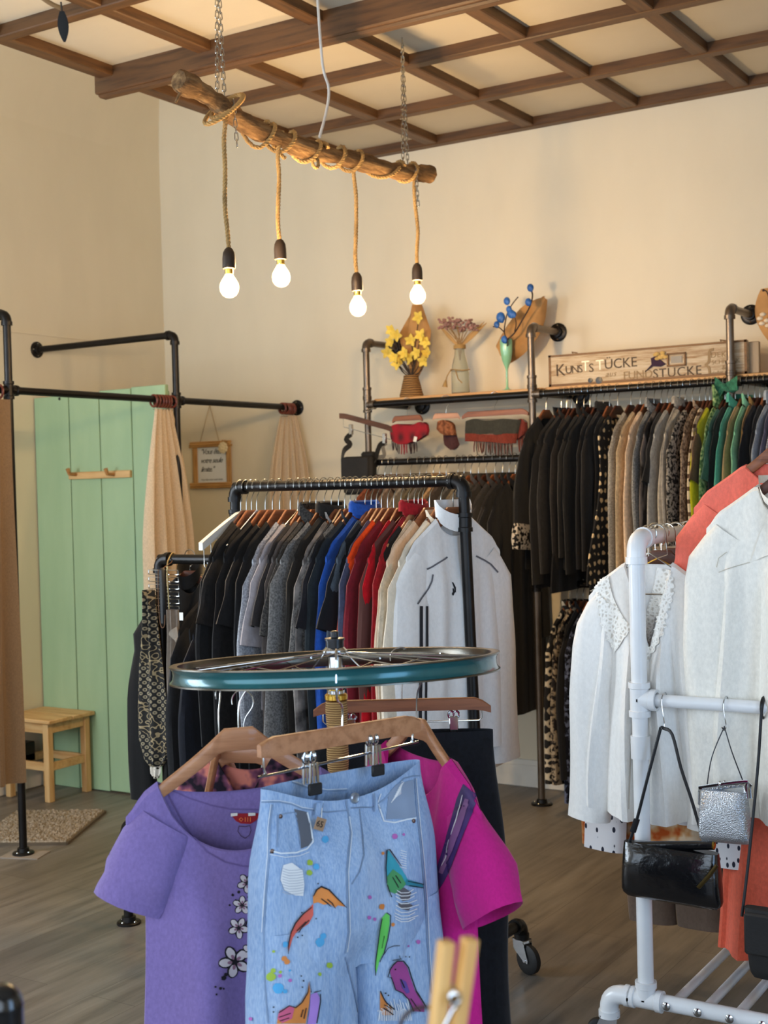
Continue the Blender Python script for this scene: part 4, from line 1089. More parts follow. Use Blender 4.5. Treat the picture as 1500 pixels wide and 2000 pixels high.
# mint glass with blue buds
p0 = at(991, 768, Y=YV); c = Vector((p0.x, YV, ZSH1)); v = thing('mint_champagne_glass', 'mint green champagne glass with blue bud branches and kraft paper', 'vase', c)
MINT = plain('mint_enamel', (138, 196, 156), .18, 0, .5, .03)
MB().lathe([(.030, 0), (.030, .003), (.010, .010), (.0055, .02), (.0050, .10), (.010, .115), (.022, .145), (.029, .185), (.030, .23), (.0285, .245), (.027, .245), (.027, .2), (.018, .15), (.0, .125)], c, 26, caps=False).build('glass', MINT, v)
kr = MB(); rows = []
for i in range(10):
    t = i/9; base = at(975+18*t, 690-20*t, Y=YV+.03).lerp(at(1062, 580, Y=YV+.07), t); wd = .075*math.sin(math.pi*(.2+.78*t))+.006
    d = Vector((.75, .25, .6)); sd = Vector((-.55, .0, .8))
    rows.append([base+sd*(wd*u*(1.25 if u < 0 else 1.0))+Vector((0, .03*u*u+.008*math.sin(5*u+i), 0)) for u in [-1+2*j/8 for j in range(9)]])
kr.slab(rows, (0, 1, 0), .0015); kr.build('paper_wrap', KRAFT, v)
BR = plain('dark_branch', (58, 40, 32), .8); m = MB(); g0 = c+Vector((0, 0, .2))
mainb = [(990, 665), (1005, 650), (1022, 622), (1035, 598), (1040, 575), (1032, 556)]
P1 = [at(x, y, Y=YV-.03) for x, y in mainb]; m.tube(spline([g0]+P1, 4), [.0042]*1 or .004, 6) if False else m.tube(spline([g0]+P1, 4), .0036, 6)
P2 = [at(x, y, Y=YV-.045) for x, y in ((992, 668), (985, 648), (990, 615), (1000, 595), (1012, 580))]; m.tube(spline([g0]+P2, 4), .003, 6)
P3 = [at(x, y, Y=YV-.05) for x, y in ((986, 650), (975, 640), (963, 638))]; m.tube(spline(P3, 4), .0028, 6)
P4 = [at(x, y, Y=YV-.04) for x, y in ((1005, 648), (1008, 630), (1002, 610))]; m.tube(spline(P4, 4), .0028, 6); m.build('branches', BR, v)
BLUE = plain('blue_petal', (40, 98, 172), .5, var=.15)
for px, py, r_ in ((990, 588, 8), (978, 620, 11), (998, 613, 9), (1003, 614, 7), (970, 634, 7), (985, 663, 8), (1036, 562, 8), (1032, 590, 8), (994, 604, 7)):
    m = MB(); b = at(px, py, Y=YV-.045); q = r_/2592*6.1
    m.ell(b, (q*.85, q*.8, q), 10, 8); m.ell(b+Vector((q*.4, -q*.3, -q*.3)), (q*.5, q*.4, q*.8), 8, 6); m.build('bud', BLUE, v)
# bouquet cut by the right edge
c = at(1530, 735, Y=YV); c.z = ZSH2; v = thing('kraft_bouquet_vase', 'vase with kraft paper and white pods at the right edge of the shelf', 'vase', c)
MB().lathe([(.035, 0), (.042, .02), (.045, .08), (.03, .14), (.026, .16), (.022, .16)], c, 22).build('jar', plain('stone_jar', (170, 150, 120), .5), v)
kr = MB(); rows = []
for i in range(9):
    t = i/8; wd = .02+.095*math.sin(math.pi*(.15+.6*t)); rows.append([c+Vector((u*wd, -.02+.02*u*u, .14+.22*t)) for u in [-1+2*j/8 for j in range(9)]])
kr.slab(rows, (0, 1, 0), .0015); kr.build('paper_wrap', KRAFT, v)
for px, py in ((1484, 622), (1490, 614), (1498, 626), (1500, 636), (1488, 632)): m = MB(); b = at(px, py, Y=YV-.06); m.ell(b, (.014, .010, .009), 10, 6); m.build('pod', plain('cream_pod', (220, 200, 170), .6), v)
m = MB(); m.tube(spline([c+Vector((-.02, -.03, .2)), at(1500, 575, Y=YV-.05), at(1492, 567, Y=YV-.05)], 4), .003, 6); m.ell(at(1491, 567, Y=YV-.05), (.006, .006, .006), 8, 6); m.build('twig', BR, v)

# ------------------------------------------------------------------ scarves, bag on the left bay
def scarf(name, label, mat, fringe, hk_px, bar, rotz, quads, fr_px, kind='clip', group=None, half=None):
    pass
def small_hanger(label, px, py, half, rotz, mt, drop=.075):
    p = at(px, py, Y=YS); p.z = ZS; base = p-Vector((0, 0, drop)); t = thing('wooden_hanger', label, 'hanger', base, rotz)
    flat_hanger_mb(half, .012).build('hanger_bar', mt, t, local=True); hook_mb(drop).build('hook', STEELWIRE, t, local=True); return base
HB = drop = .115
PLAID = NT('red_plaid')
_w1 = PLAID.n('ShaderNodeTexWave', bands_direction='X'); _w1.inputs['Scale'].default_value = 5; PLAID.l(PLAID.co(), _w1.inputs[0])
_w2 = PLAID.n('ShaderNodeTexWave', bands_direction='Z'); _w2.inputs['Scale'].default_value = 4; PLAID.l(PLAID.co(), _w2.inputs[0])
PLAID.set(PLAID.mix(PLAID.math('MULTIPLY', _w1.outputs['Fac'], _w2.outputs['Fac']), (150, 20, 36), (74, 22, 30)), .9); PLAID = PLAID.m
def fringe(parent, a, b, n, L, mat, mat2=None):
    for k in range(n):
        f = (k+.5)/n; p = fr(a).lerp(fr(b), f); q = p+Vector((rnd.uniform(-.006, .006), rnd.uniform(-.004, .004), -L*rnd.uniform(.8, 1.05)))
        MB().tube([p, (p+q)/2+Vector((rnd.uniform(-.003, .003), 0, 0)), q], [.0028, .0032, .0024], 5).build('fringe', mat2 if (mat2 and k % 2) else mat, parent)
def drape(px_rows, Yd, th, bulge, mat, parent, name='drape', ref=None):
    """folded scarf: rows of photo points on the plane Y, given thickness and a soft bulge"""
    rowsF, rowsB = [], []
    for i, row in enumerate(px_rows):
        pts = spline([at(x, y, Y=Yd) for x, y in row], 5); n = len(pts); f, b = [], []
        for j, p in enumerate(pts):
            s = -1+2*j/(n-1); e = math.sqrt(max(0, 1-s*s))**.6; wv = .006*math.sin(j*.9+i)
            f.append(p+Vector((0, -th*e-wv*e*bulge, 0))); b.append(p+Vector((0, th*e, 0)))
        rowsF.append(f); rowsB.append(b)
    mb = MB().grid([f+b[::-1] for f, b in zip(rowsF, rowsB)], True); m = len(rowsF[0])*2; k = len(mb.v)
    mb.f.append(tuple(range(m))); mb.mi.append(0); mb.f.append(tuple(range(k-m, k))); mb.mi.append(0)
    return mb.build(name, mat, parent)
b = small_hanger('short brown hanger holding the red plaid scarf', 795, 790, .085, 0, HANGWOOD)
p = at(798, 838, Y=YS); s = thing('plaid_scarf', 'red plaid scarf with dark fringe folded over a short hanger', 'scarf', p)
drape([[(764, 834), (780, 828), (800, 832), (825, 824), (836, 830)], [(762, 846), (780, 842), (802, 848), (826, 836), (838, 842)], [(764, 858), (782, 858), (802, 862), (822, 850), (836, 850)], [(768, 862), (784, 868), (800, 866), (812, 862), (818, 860)]], YS, .022, 1, PLAID, s, 'folded_cloth')
fringe(s, at(764, 857, Y=YS-.008), at(780, 864, Y=YS-.012), 5, .06, plain('dark_fringe', (52, 34, 34), .9)); fringe(s, at(782, 866, Y=YS-.012), at(796, 866, Y=YS-.012), 4, .055, plain('red_fringe', (140, 24, 38), .9)); fringe(s, at(798, 865, Y=YS-.01), at(814, 862, Y=YS-.008), 6, .055, plain('dark_fringe', (52, 34, 34), .9))
MB().box(at(811, 858, Y=YS-.035), (.018, .001, .026), Matrix.Rotation(.3, 3, 'Y')).build('price_tag', WHITEPAINT, s)
b = small_hanger('short pale brown hanger holding the brown rolled scarf', 871, 788, .065, R(28), HANGLIGHT)
s = thing('rolled_scarf', 'brown and plum scarf rolled over the middle short hanger', 'scarf', at(876, 845, Y=YS))
drape([[(856, 826), (866, 820), (880, 824), (888, 832)], [(854, 838), (868, 840), (882, 842), (890, 846)], [(862, 846), (870, 850), (884, 850), (891, 850)]], YS-.012, .018, 1.5, specks('brown_tweed', (104, 62, 40), (150, 96, 66), 60, .5, .1), s, 'upper_roll')
drape([[(866, 846), (878, 848), (892, 848)], [(867, 860), (880, 864), (896, 862)], [(868, 868), (882, 874), (898, 868)], [(874, 874), (884, 879), (894, 874)]], YS+.008, .012, 1, C('plum_wool', (70, 42, 42)), s, 'hanging_end')
b = small_hanger('long red-brown hanger holding the dark green and rust scarf', 966, 784, .175, 0, HANGWOOD)
s = thing('wool_scarf', 'dark green and rust wool scarf with fringe on the long hanger', 'scarf', at(968, 845, Y=YS))
drape([[(910, 824), (930, 818), (955, 822), (985, 818), (1018, 820)], [(908, 840), (935, 838), (960, 840), (990, 838), (1014, 838)], [(908, 848), (935, 848), (960, 850), (990, 848), (1012, 848)]], YS, .022, 1, C('bottle_grey_wool', (54, 54, 48)), s, 'green_band')
drape([[(908, 847), (935, 847), (960, 849), (990, 847), (1012, 847)], [(908, 862), (935, 862), (965, 864), (990, 866), (1008, 866)]], YS-.003, .023, 1, C('rust_wool', (112, 48, 36)), s, 'rust_band')
drape([[(1010, 822), (1020, 818), (1030, 826)], [(1010, 840), (1020, 838), (1031, 840)], [(1008, 860), (1016, 856), (1028, 846)]], YS+.012, .014, 1, C('rust_brown_wool', (104, 42, 34)), s, 'back_end')
fringe(s, at(926, 861, Y=YS-.012), at(1002, 865, Y=YS-.012), 24, .062, plain('rust_fringe', (96, 44, 34), .9), plain('green_fringe', (58, 50, 42), .9))
fringe(s, at(1010, 850, Y=YS+.012), at(1026, 846, Y=YS+.012), 6, .09, plain('rust_fringe', (96, 44, 34), .9))

# black messenger bag hung by its strap from a clip hanger
YBAG = YS-.03
a, b_ = at(664, 810, Y=YBAG-.16), at(768, 838, Y=YBAG+.02); mid = (a+b_)/2; rz = math.atan2(b_.y-a.y, b_.x-a.x)
hg = thing('clip_hanger', 'dark clip hanger hanging at a slant beside the left shelf post, holding the black bag', 'hanger', mid, rz)
d = (b_-a); L2 = d.length/2
m = MB(); rows = []
for i in range(17):
    t = -1+2*i/16; c = mid+d*(t/2); e = abs(t); z = -.006*max(0, e-.8)/.2
    rows.append([c+Vector((0, -.007, z+.013)), c+Vector((0, .007, z+.013)), c+Vector((0, .007, z-.013)), c+Vector((0, -.007, z-.013))])
m.grid(rows, True); m.f += [(3, 2, 1, 0), (64, 65, 66, 67)]; m.mi += [0, 0]; m.build('hanger_bar', HANGDARK, hg)
w0, w1 = mid-d*.44+Vector((0, 0, -.055)), mid+d*.44+Vector((0, 0, -.055))
m = MB(); m.tube([mid-d*.44, w0, w1, mid+d*.44], .0018, 6); m.build('clip_rail', STEELWIRE, hg)
for f in (-.3, .33): MB().box(mid+d*f+Vector((0, 0, -.058)), (.02, .016, .05), bev=.002).build('clip', CHROME, hg)
m = MB(); m.tube(spline([mid+Vector((0, 0, .01)), mid+Vector((0, 0, .04)), mid+Vector((.03, .03, .07)), Vector((XP[0]-.0, YS-.022, ZS-.03))], 4), .002, 6); m.build('hook', STEELWIRE, hg)
bc = at(703, 915, Y=YBAG-.02); bag = thing('messenger_bag', 'black messenger bag with flap hanging from the slanted clip hanger', 'bag', bc-Vector((0, 0, .13)))
BAGM = plain('black_canvas', (30, 29, 29), .75, var=.2, bumps=.4)
Mz = Matrix.Rotation(R(6), 3, 'Z')
MB().box(bc+Vector((0, 0, -.035)), (.165, .07, .19), Mz, .014).build('bag_body', BAGM, bag)
m = MB(); m.box(bc+Vector((-.003, -.040, -.0)), (.155, .016, .115), Mz, .007); m.build('flap', BAGM, bag)
MB().box(bc+Vector((0, -.05, -.062)), (.02, .006, .02), Mz, .002).build('clasp', BLACKSTEEL, bag)
MB().box(bc+Vector((.035, .03, .068)), (.07, .05, .03), Mz, .01).build('top_pocket', BAGM, bag)
ST = C('black_strap', (34, 32, 30)); STG = plain('grey_webbing', (120, 112, 100), .9)
def strap(pts, wd, mat, name, parent, nrm=(0, 1, 0)):
    P = spline(pts, 5); rows = []
    for i, p in enumerate(P):
        t = (P[min(i+1, len(P)-1)]-P[max(i-1, 0)]).normalized(); s = t.cross(fr(nrm)).normalized(); rows.append([p-s*wd/2, p+s*wd/2])
    return MB().slab(rows, nrm, .003).build(name, mat, parent)
c1, c2 = mid+d*-.3+Vector((0, 0, -.08)), mid+d*.33+Vector((0, 0, -.08))
strap([c1, at(676, 858, Y=c1.y), at(684, 868, Y=c1.y-.01), at(672, 880, Y=c1.y-.01), at(668, 898, Y=bc.y)], .026, ST, 'strap', bag)
strap([c2, at(742, 870, Y=c2.y), at(734, 892, Y=bc.y+.03), at(729, 905, Y=bc.y)], .026, ST, 'strap', bag)
strap([c2+Vector((.008, .004, 0)), at(748, 872, Y=c2.y), at(750, 890, Y=c2.y+.01), at(735, 893, Y=bc.y+.04)], .020, STG, 'strap_lining', bag)
# ------------------------------------------------------------------ coats on the left bay's side rail
coats = [(737, 'rust brown', (98, 54, 36), 'jacket'), (751, 'umber', (70, 48, 38), 'jacket'), (763, 'chocolate', (58, 40, 34), 'coat'), (774, 'taupe', (98, 84, 74), 'jacket'), (801, 'stone grey', (104, 98, 90), 'jacket'), (819, 'olive drab', (76, 70, 56), 'jacket'), (832, 'smoke grey', (84, 80, 76), 'coat'), (846, 'dark olive', (62, 56, 46), 'jacket'), (858, 'dark sand', (128, 104, 76), 'jacket'), (871, 'charcoal brown', (56, 48, 44), 'coat'), (894, 'graphite', (64, 62, 60), 'jacket'), (906, 'khaki grey', (92, 84, 70), 'jacket'), (919, 'mottled grey wool', (92, 88, 82), 'coat'), (934, 'anthracite', (52, 50, 50), 'coat'), (949, 'black-brown', (40, 36, 34), 'coat'), (966, 'dark graphite', (44, 42, 42), 'coat'), (981, 'soft black', (34, 32, 32), 'coat'), (994, 'deep black', (22, 21, 22), 'coat'), (1006, 'inky', (18, 18, 22), 'coat')]
for i, (px, nm, col, k) in enumerate(coats):
    x = at(px, 900, Y=YS).x; pos = ('leftmost' if i == 0 else 'right of the %s one' % coats[i-1][1])
    garment(k, (x, YS, 1.615), R(90+rnd.uniform(-8, 0)), C(nm.replace(' ', '_')+'_coating', shade(col, 1.3 if px < 990 else 1.0), var=.16, scale=100), '%s %s on the rail under the scarves, %s' % (nm, k, pos), seed=140+i, dep=.036, hang='dark' if i % 3 else 'wood', L=(1.12 if i > 14 else .95) if k == 'coat' else .7)
# ------------------------------------------------------------------ long row on the upper rail, right of the middle post
LEAF = specks('green_leaf_print', (58, 92, 58), (166, 184, 126), 70, .5, .05, detail=1, mid=(112, 144, 92))
ELE = NT('black_elephant_print')
_v = ELE.n('ShaderNodeTexVoronoi'); _v.inputs['Scale'].default_value = 26; _v.inputs['Randomness'].default_value = .25; ELE.l(ELE.co((1, .2, 1)), _v.inputs[0])
_n = ELE.math('ADD', _v.outputs['Distance'], ELE.math('MULTIPLY', ELE.noise(ELE.co(), 90, 1), .35))
ELE.set(ELE.ramp(_n, [(.44, (216, 190, 146)), (.48, (20, 19, 20))]), .9); ELE = ELE.m
TWEED = specks('charcoal_tweed', (44, 40, 38), (112, 104, 98), 26, .5, .08, stretch=(1, 1, .28), rot=(0, .5, 0), detail=4)
SPECK = specks('black_and_stone_speckle', (40, 38, 36), (168, 158, 144), 85, .5, .03, detail=2)
TAUP = specks('taupe_speckle', (96, 78, 64), (160, 138, 116), 90, .5, .06)
CHECK = stripes('cream_and_brown_bands', [(204, 186, 156), (204, 186, 156), (92, 70, 54)], 6, 'Z')
LACE_BW = specks('black_and_cream_scroll', (26, 24, 24), (190, 178, 160), 62, .5, .03, detail=1)
row = [ # px of hook, kind, material, label, extras
 (1096, 'coat', C('tailored_black', (26, 25, 26), var=.2), 'first long black coat right of the front-facing black top on the upper rail', dict(L=.80)),
 (1106, 'shirt', C('washed_black', (38, 36, 35), var=.2), 'washed black shirt, second dark piece on the upper rail', dict()),
 (1116, 'dress', C('crepe_black', (22, 21, 22), var=.2), 'sleeveless black crepe dress among the dark pieces on the upper rail', dict(L=.82)),
 (1126, 'sweater', C('brown_black_jersey', (34, 30, 28), var=.2), 'brown-black jersey top right of the sleeveless crepe dress', dict(L=.68)),
 (1140, 'jacket', C('cord_black', (30, 29, 28), var=.25), 'black corduroy jacket in the middle of the dark pieces', dict(L=.72, sl=.48)),
 (1152, 'shirt', C('matte_black', (24, 24, 24), var=.2), 'matte black shirt behind the corduroy jacket', dict()),
 (1164, 'sweater', C('dense_black_knit', (20, 19, 20), var=.25), 'dense black knit third from the right of the dark pieces', dict(L=.7)),
 (1178, 'turtleneck', C('roll_black', (28, 27, 28), var=.2), 'black roll-neck hanging higher than the other dark pieces', dict(L=.66)),
 (1190, 'dress', C('drape_black', (18, 18, 19), var=.2), 'long draped black dress left of the elephant print', dict(L=.86)),
 (1206, 'dress', ELE, 'black dress printed with small cream elephants', dict(L=.78, hem=.66)),
 (1232, 'cardigan', specks('oatmeal_heather', (146, 140, 128), (190, 182, 168), 170, .5, .12), 'long oatmeal heather cardigan right of the elephant dress', dict(L=.74, sl=.62)),
 (1250, 'sweater', C('sand_knit', (184, 162, 128), scale=90), 'sand coloured sweater next to the oatmeal cardigan', dict()),
 (1262, 'sweater', C('pinkish_cream_knit', (222, 194, 164), scale=90), 'pinkish cream sweater with a pale collar edge', dict()),
 (1277, 'hoodie', specks('blue_grey_melange', (110, 110, 108), (150, 150, 148), 150, .5, .12), 'blue-grey melange hooded sweater', dict()),
 (1291, 'sweater', TWEED, 'charcoal tweed sweater with slanting flecks', dict(L=.66)),
 (1303, 'tshirt', C('plain_near_black', (34, 33, 33)), 'near-black top right of the charcoal tweed sweater', dict()),
 (1314, 'sweater', C('pearl_grey_knit', (158, 156, 150), scale=90), 'pearl grey sweater with one elbow pushed out', dict(sways=(.03, 0))),
 (1327, 'turtleneck', C('pigeon_grey_knit', (146, 140, 130), scale=90), 'pigeon grey roll-neck sweater', dict()),
 (1338, 'sweater', C('pale_stone_knit', (176, 166, 148), scale=90), 'pale stone sweater left of the black and stone speckle', dict(L=.68)),
 (1352, 'sweater', SPECK, 'black and stone speckled sweater', dict(L=.7, W=.42, w0=.1)),
 (1366, 'shirt', TAUP, 'taupe speckled blouse with a dotted collar', dict(collar=.03)),
 (1378, 'cardigan', CHECK, 'cream and brown banded cardigan', dict()),
 (1386, 'tshirt', C('cocoa_jersey', (96, 76, 58)), 'cocoa brown top between the banded cardigan and the lime one', dict(L=.58)),
 (1394, 'sweater', C('lime_yellow_jersey', (198, 190, 30), var=.06), 'lime yellow top peeping out under the green leaf print', dict(L=.72)),
 (1404, 'jacket', LEAF, 'green leaf-print raincoat with a pointed hood', dict(L=.7, w0=.105, collar=.09)),
 (1416, 'tshirt', C('pine_green_jersey', (58, 98, 84)), 'pine green top right of the leaf-print raincoat', dict()),
 (1424, 'sweater', C('bottle_black_jersey', (24, 28, 26)), 'bottle black sweater left of the turquoise hooded top', dict(L=.66)),
 (1436, 'hoodie', C('turquoise_jersey', (76, 158, 138), var=.07), 'turquoise hooded top with its hood folded back', dict(L=.66)),
 (1450, 'cardigan', C('khaki_linen', (152, 130, 92), var=.08), 'khaki cardigan with a swinging sleeve right of the turquoise top', dict(L=.58)),
 (1461, 'jacket', C('mint_green_jersey', (120, 178, 142), var=.07), 'mint green jacket with a pale lining', dict(L=.64, sways=(.02, 0))),
 (1474, 'shirt', C('bronze_brown_cotton', (124, 96, 54), var=.08), 'bronze brown shirt right of the mint jacket', dict()),
 (1484, 'sweater', C('midnight_jersey', (28, 28, 33)), 'midnight black sweater right of the bronze shirt', dict()),
 (1494, 'sweater', C('raven_jersey', (22, 22, 24)), 'raven black sweater left of the pale blue-grey hooded one', dict()),
 (1510, 'hoodie', C('pale_blue_grey_knit', (150, 158, 168), scale=90), 'pale blue-grey hooded knit near the right edge', dict()),
 (1520, 'tshirt', C('slate_violet_jersey', (84, 84, 106), var=.07), 'slate violet t-shirt near the right edge', dict(sl=.3)),
 (1538, 'sweater', stripes('ribbed_silver_knit', [(176, 172, 174), (150, 146, 150)], 32, 'Z'), 'ribbed silver-grey sweater at the right edge', dict()),
 (1552, 'sweater', C('lavender_grey_jersey', (160, 158, 178), var=.07), 'lavender-grey sweater at the right edge behind the ribbed one', dict()),
]
for i, (px, kind, mt, lab, ex) in enumerate(row):
    x = at(px, 770, Y=YS).x; sw = ex.pop('sways', (0, 0))
    garment(kind, (x, YS, ZS), R(90+rnd.uniform(-7, 2)), mt, lab, seed=240+i, dep=.026, hang='dark' if i % 4 else 'wood', sways=sw, **ex)
# extra empty dark hangers between them
# front-facing black top with lettering and scroll cuffs
bp = []
FB = C('black_viscose', (16, 16, 17), var=.2)
garment('sweater', (at(1066, 765, Y=YS).x, YS, ZS), R(84), FB, 'black top with scattered lettering and cream scroll cuffs beside the middle shelf post', seed=61, dep=.05, hang='wood', W=.40, L=.72, fd=.09, vneck=True, sl=.34, w0=.085, w1=.08, parts=bp, name='printed_top')
GRL = plain('grey_print', (118, 116, 116), .9)
bvb = bvh_of(bp[:1]); m = MB()
for px, py, s in ((1050, 898, 1), (1066, 893, .9), (1052, 908, .8), (1062, 936, .9), (1056, 941, .8), (1068, 905, .8)):
    for k in range(4):
        q = (px-6*s+k*4*s, py+rnd.uniform(-2, 2)); lay(m, ribbon([q, (q[0]+3*s, q[1]-4*s), (q[0]+1*s, q[1]+4*s)], 1.6), bvb, .002)
m.build('lettering', GRL, bp[0].parent)
for k, s in enumerate(bp[1:3]):
    vv = [Vector(v.co) for v in s.data.vertices]; zm = min(v.z for v in vv); 
    rows = [vv[i*16:(i+1)*16] for i in range(len(vv)//16)][-2:]
    d = Vector((0, 0, -.115)); c = sum(rows[-1], Vector())/16
    MB().grid([[v*1.0 for v in rows[-1]], [c+(v-c)*1.12+d*.3 for v in rows[-1]], [c+(v-c)*1.2+d*.65 for v in rows[-1]], [c+(v-c)*1.1+d for v in rows[-1]]], True).build('scroll_cuff', LACE_BW, bp[0].parent, local=True)
# clothes on the lower rail under them
CHAIN = NT('black_chain_print'); _v = CHAIN.n('ShaderNodeTexVoronoi'); _v.inputs['Scale'].default_value = 17; _v.inputs['Randomness'].default_value = .1; CHAIN.l(CHAIN.co((1, .2, 1)), _v.inputs[0])
_n = CHAIN.math('ADD', _v.outputs['Distance'], CHAIN.math('MULTIPLY', CHAIN.noise(CHAIN.co(), 30, 1), .25))
CHAIN.set(CHAIN.ramp(_n, [(.28, (22, 21, 22)), (.31, (196, 184, 160)), (.46, (196, 184, 160)), (.49, (22, 21, 22))]), .9); CHAIN = CHAIN.m
low = [(1112, 'shirt', CHAIN, 'black blouse with cream chain links on the lower rail', dict(L=.72, sl=.62)),
       (1126, 'shirt', specks('grey_snake_print', (40, 36, 36), (164, 148, 124), 48, .5, .05, detail=3), 'grey snake-print blouse on the lower rail', dict(L=.78, sl=.62)),
       (1138, 'jacket', C('lower_black', (22, 22, 25)), 'plain black jacket on the lower rail right of the snake print', dict(L=.8, collar=.03)),
       (1152, 'blouse', specks('navy_lace', (20, 22, 32), (96, 104, 128), 40, .55, .04, detail=3), 'navy blouse with a pale lace hem on the lower rail', dict(L=.88, sl=.7))]
for i, (px, kind, mt, lab, ex) in enumerate(low):
    garment(kind, (at(px, 1130, Y=YS).x, YS, ZL), R(90+rnd.uniform(-6, 0)), mt, lab, seed=330+i, dep=.04, hang='wood', **ex)
# green cloth knotted round the right post
p = at(1420, 757, Y=YS); kn = thing('green_scarf', 'green chiffon scarf knotted round the right shelf post', 'scarf', p)
GC = C('green_chiffon', (52, 108, 82), var=.2); m = MB()
m.tube([p+Vector((math.cos(a)*.032, math.sin(a)*.032, .012*math.sin(a*2))) for a in [2*math.pi*k/16 for k in range(16)]], [(.012, .02)]*16, 8, closed=True); m.build('wrap', GC, kn)
for e in ((1396, 750), (1402, 768), (1440, 748)):
    q = at(*e, Y=YS-.05); rows = []
    for i in range(7):
        t = i/6; c = (p+Vector((0, -.035, 0))).lerp(q, t); wd = .012+.02*t; rows.append([c+Vector((0, .004*math.sin(5*t+u*4), u*wd)) for u in (-1, -.5, 0, .5, 1)])
    MB().slab(rows, (0, 1, 0), .0015).build('scarf_end', GC, kn)
m = MB(); m.ell(p+Vector((-.005, -.036, 0)), (.016, .014, .018), 10, 8); m.build('knot', GC, kn)
# an electric conduit and sheen-free details on the wall are left plain
# ------------------------------------------------------------------ white plastic pipe rack on the right
XW, YW0, YW1, ZW = -1.293, 3.274, 4.42, 1.345
XW2 = -.905; ZB = .135; RW = .021
wk = thing('white_clothes_rack', 'white plastic pipe clothes rack on castors at the right', 'clothes rack', ((XW+XW2)/2, (YW0+YW1)/2, 0))
def wp(mb, a, b, r=RW): mb.cyl(a, b, r, 18)
def welbow(mb, c, d1, d2, r=RW):
    c = fr(c); d1 = fr(d1).normalized(); d2 = fr(d2).normalized(); k = .045
    mb.tube([c+d1*k*1.3, c+d1*k]+[c+d1*k*(1-t)**2+d2*k*t*t for t in (.15, .3, .45, .55, .7, .85)]+[c+d2*k, c+d2*k*1.3], r*1.2, 18)
    for d in (d1, d2): mb.lathe([(r, -.009), (r*1.36, -.009), (r*1.36, .009), (r, .009)], c+d*k*1.25, 20, d, False)
def wtee(mb, c, d, side, r=RW):
    c = fr(c); d = fr(d).normalized()
    mb.lathe([(r, -.045), (r*1.36, -.045), (r*1.36, -.03), (r*1.2, -.028), (r*1.2, .028), (r*1.36, .03), (r*1.36, .045), (r, .045)], c, 20, d, False)
    s = fr(side).normalized(); mb.lathe([(r*1.2, 0), (r*1.2, .03), (r*1.36, .032), (r*1.36, .048), (r, .048)], c, 20, s, False)
for y in (YW0, YW1):
    m = MB(); wp(m, (XW, y, ZB), (XW, y, ZW-.045)); welbow(m, (XW, y, ZW), (0, 0, -1), (0, 1 if y == YW0 else -1, 0)); wtee(m, (XW, y, ZB), (1, 0, 0), (0, 0, 1)); wtee(m, (XW, y, .925), (0, 0, 1), (1, 0, 0)); m.lathe([(RW, -.03), (RW*1.22, -.03), (RW*1.22, .03), (RW, .03)], (XW, y, .80), 18, (0, 0, 1), False); m.build('post', WHITEPVC, wk)
    m = MB(); wp(m, (XW2, y, ZB), (XW2, y, 1.56)); welbow(m, (XW2, y, 1.60), (0, 0, -1), (0, 1 if y == YW0 else -1, 0)); wtee(m, (XW2, y, ZB), (1, 0, 0), (0, 0, 1)); m.build('post', WHITEPVC, wk)
    m = MB(); wp(m, (XW-.085, y, ZB), (XW2+.085, y, ZB)); m.build('base_pipe', WHITEPVC, wk)
    m = MB(); m.cyl((XW+.045, y, .925), (XW2-.02, y, .925), .0165, 16); m.build('cross_bar', WHITEPVC, wk)
    for x, s in ((XW-.105, -1), (XW2+.105, 1)):
        m = MB(); welbow(m, (x, y, ZB), (-s, 0, 0), (0, 0, -1)); m.build('castor_elbow', WHITEPVC, wk); caster(wk, (x, y, 0), R(200 if s < 0 else -10), .032, .024)
m = MB(); wp(m, (XW, YW0+.045, ZW), (XW, YW1-.045, ZW)); m.build('top_rail', WHITEPVC, wk)
m = MB(); wp(m, (XW2, YW0+.045, 1.60), (XW2, YW1-.045, 1.60)); m.build('top_rail', WHITEPVC, wk)
for k in range(4):
    x = XW+.075+k*.083; m = MB(); m.cyl((x, YW0-.002, ZB+.002), (x, YW1, ZB+.002), .0125, 14); m.build('shelf_slat', WHITEPVC, wk)
    m = MB(); m.lathe([(.011, 0), (.011, .003), (.006, .006), (.001, .006)], (x-.012, YW0-RW, ZB), 14, (0, -1, 0)); m.build('bolt', CHROME, wk)
# clothes on the lower of its rails
wp1 = []
WHL = C('white_viscose', (238, 236, 232), var=.02, fold=.5)
garment('blouse', (XW+.005, YW0+.075, ZW+.01), R(3), WHL, 'white blouse with a lace collar at the front of the white rack', name='lace_blouse', seed=12, dep=.07, hang='wire', hlabel='thin wire hanger inside the lace-collared white blouse', W=.34, L=.67, hem=.45, nk=.066, fd=.225, bd=.012, sl=.57, w0=.085, w1=.062, out=.03, hemcurve=.045, parts=wp1, famp=.75, folds=4.2, sways=(.02, -.02), h=.05, vneck=True)
bw = bvh_of(wp1); LACE = NT('white_lace')
_v = LACE.n('ShaderNodeTexVoronoi', feature='DISTANCE_TO_EDGE'); _v.inputs['Scale'].default_value = 95; LACE.l(LACE.co(), _v.inputs[0])
LACE.set(LACE.ramp(_v.outputs['Distance'], [(.10, (248, 246, 240)), (.34, (206, 200, 190))]), .85); LACE.bump(LACE.math('MULTIPLY', _v.outputs['Distance'], -1), .8, .004); LACE = LACE.m
m = MB()
def scal(pts, amp, n):
    out = []
    for (x0, y0), (x1, y1) in zip(pts, pts[1:]):
        for i in range(n):
            t = i/n; dx, dy = x1-x0, y1-y0; L = math.hypot(dx, dy); k = amp*abs(math.sin(math.pi*t*2)); out.append((x0+dx*t+dy/L*k, y0+dy*t-dx/L*k))
    return out+[pts[-1]]
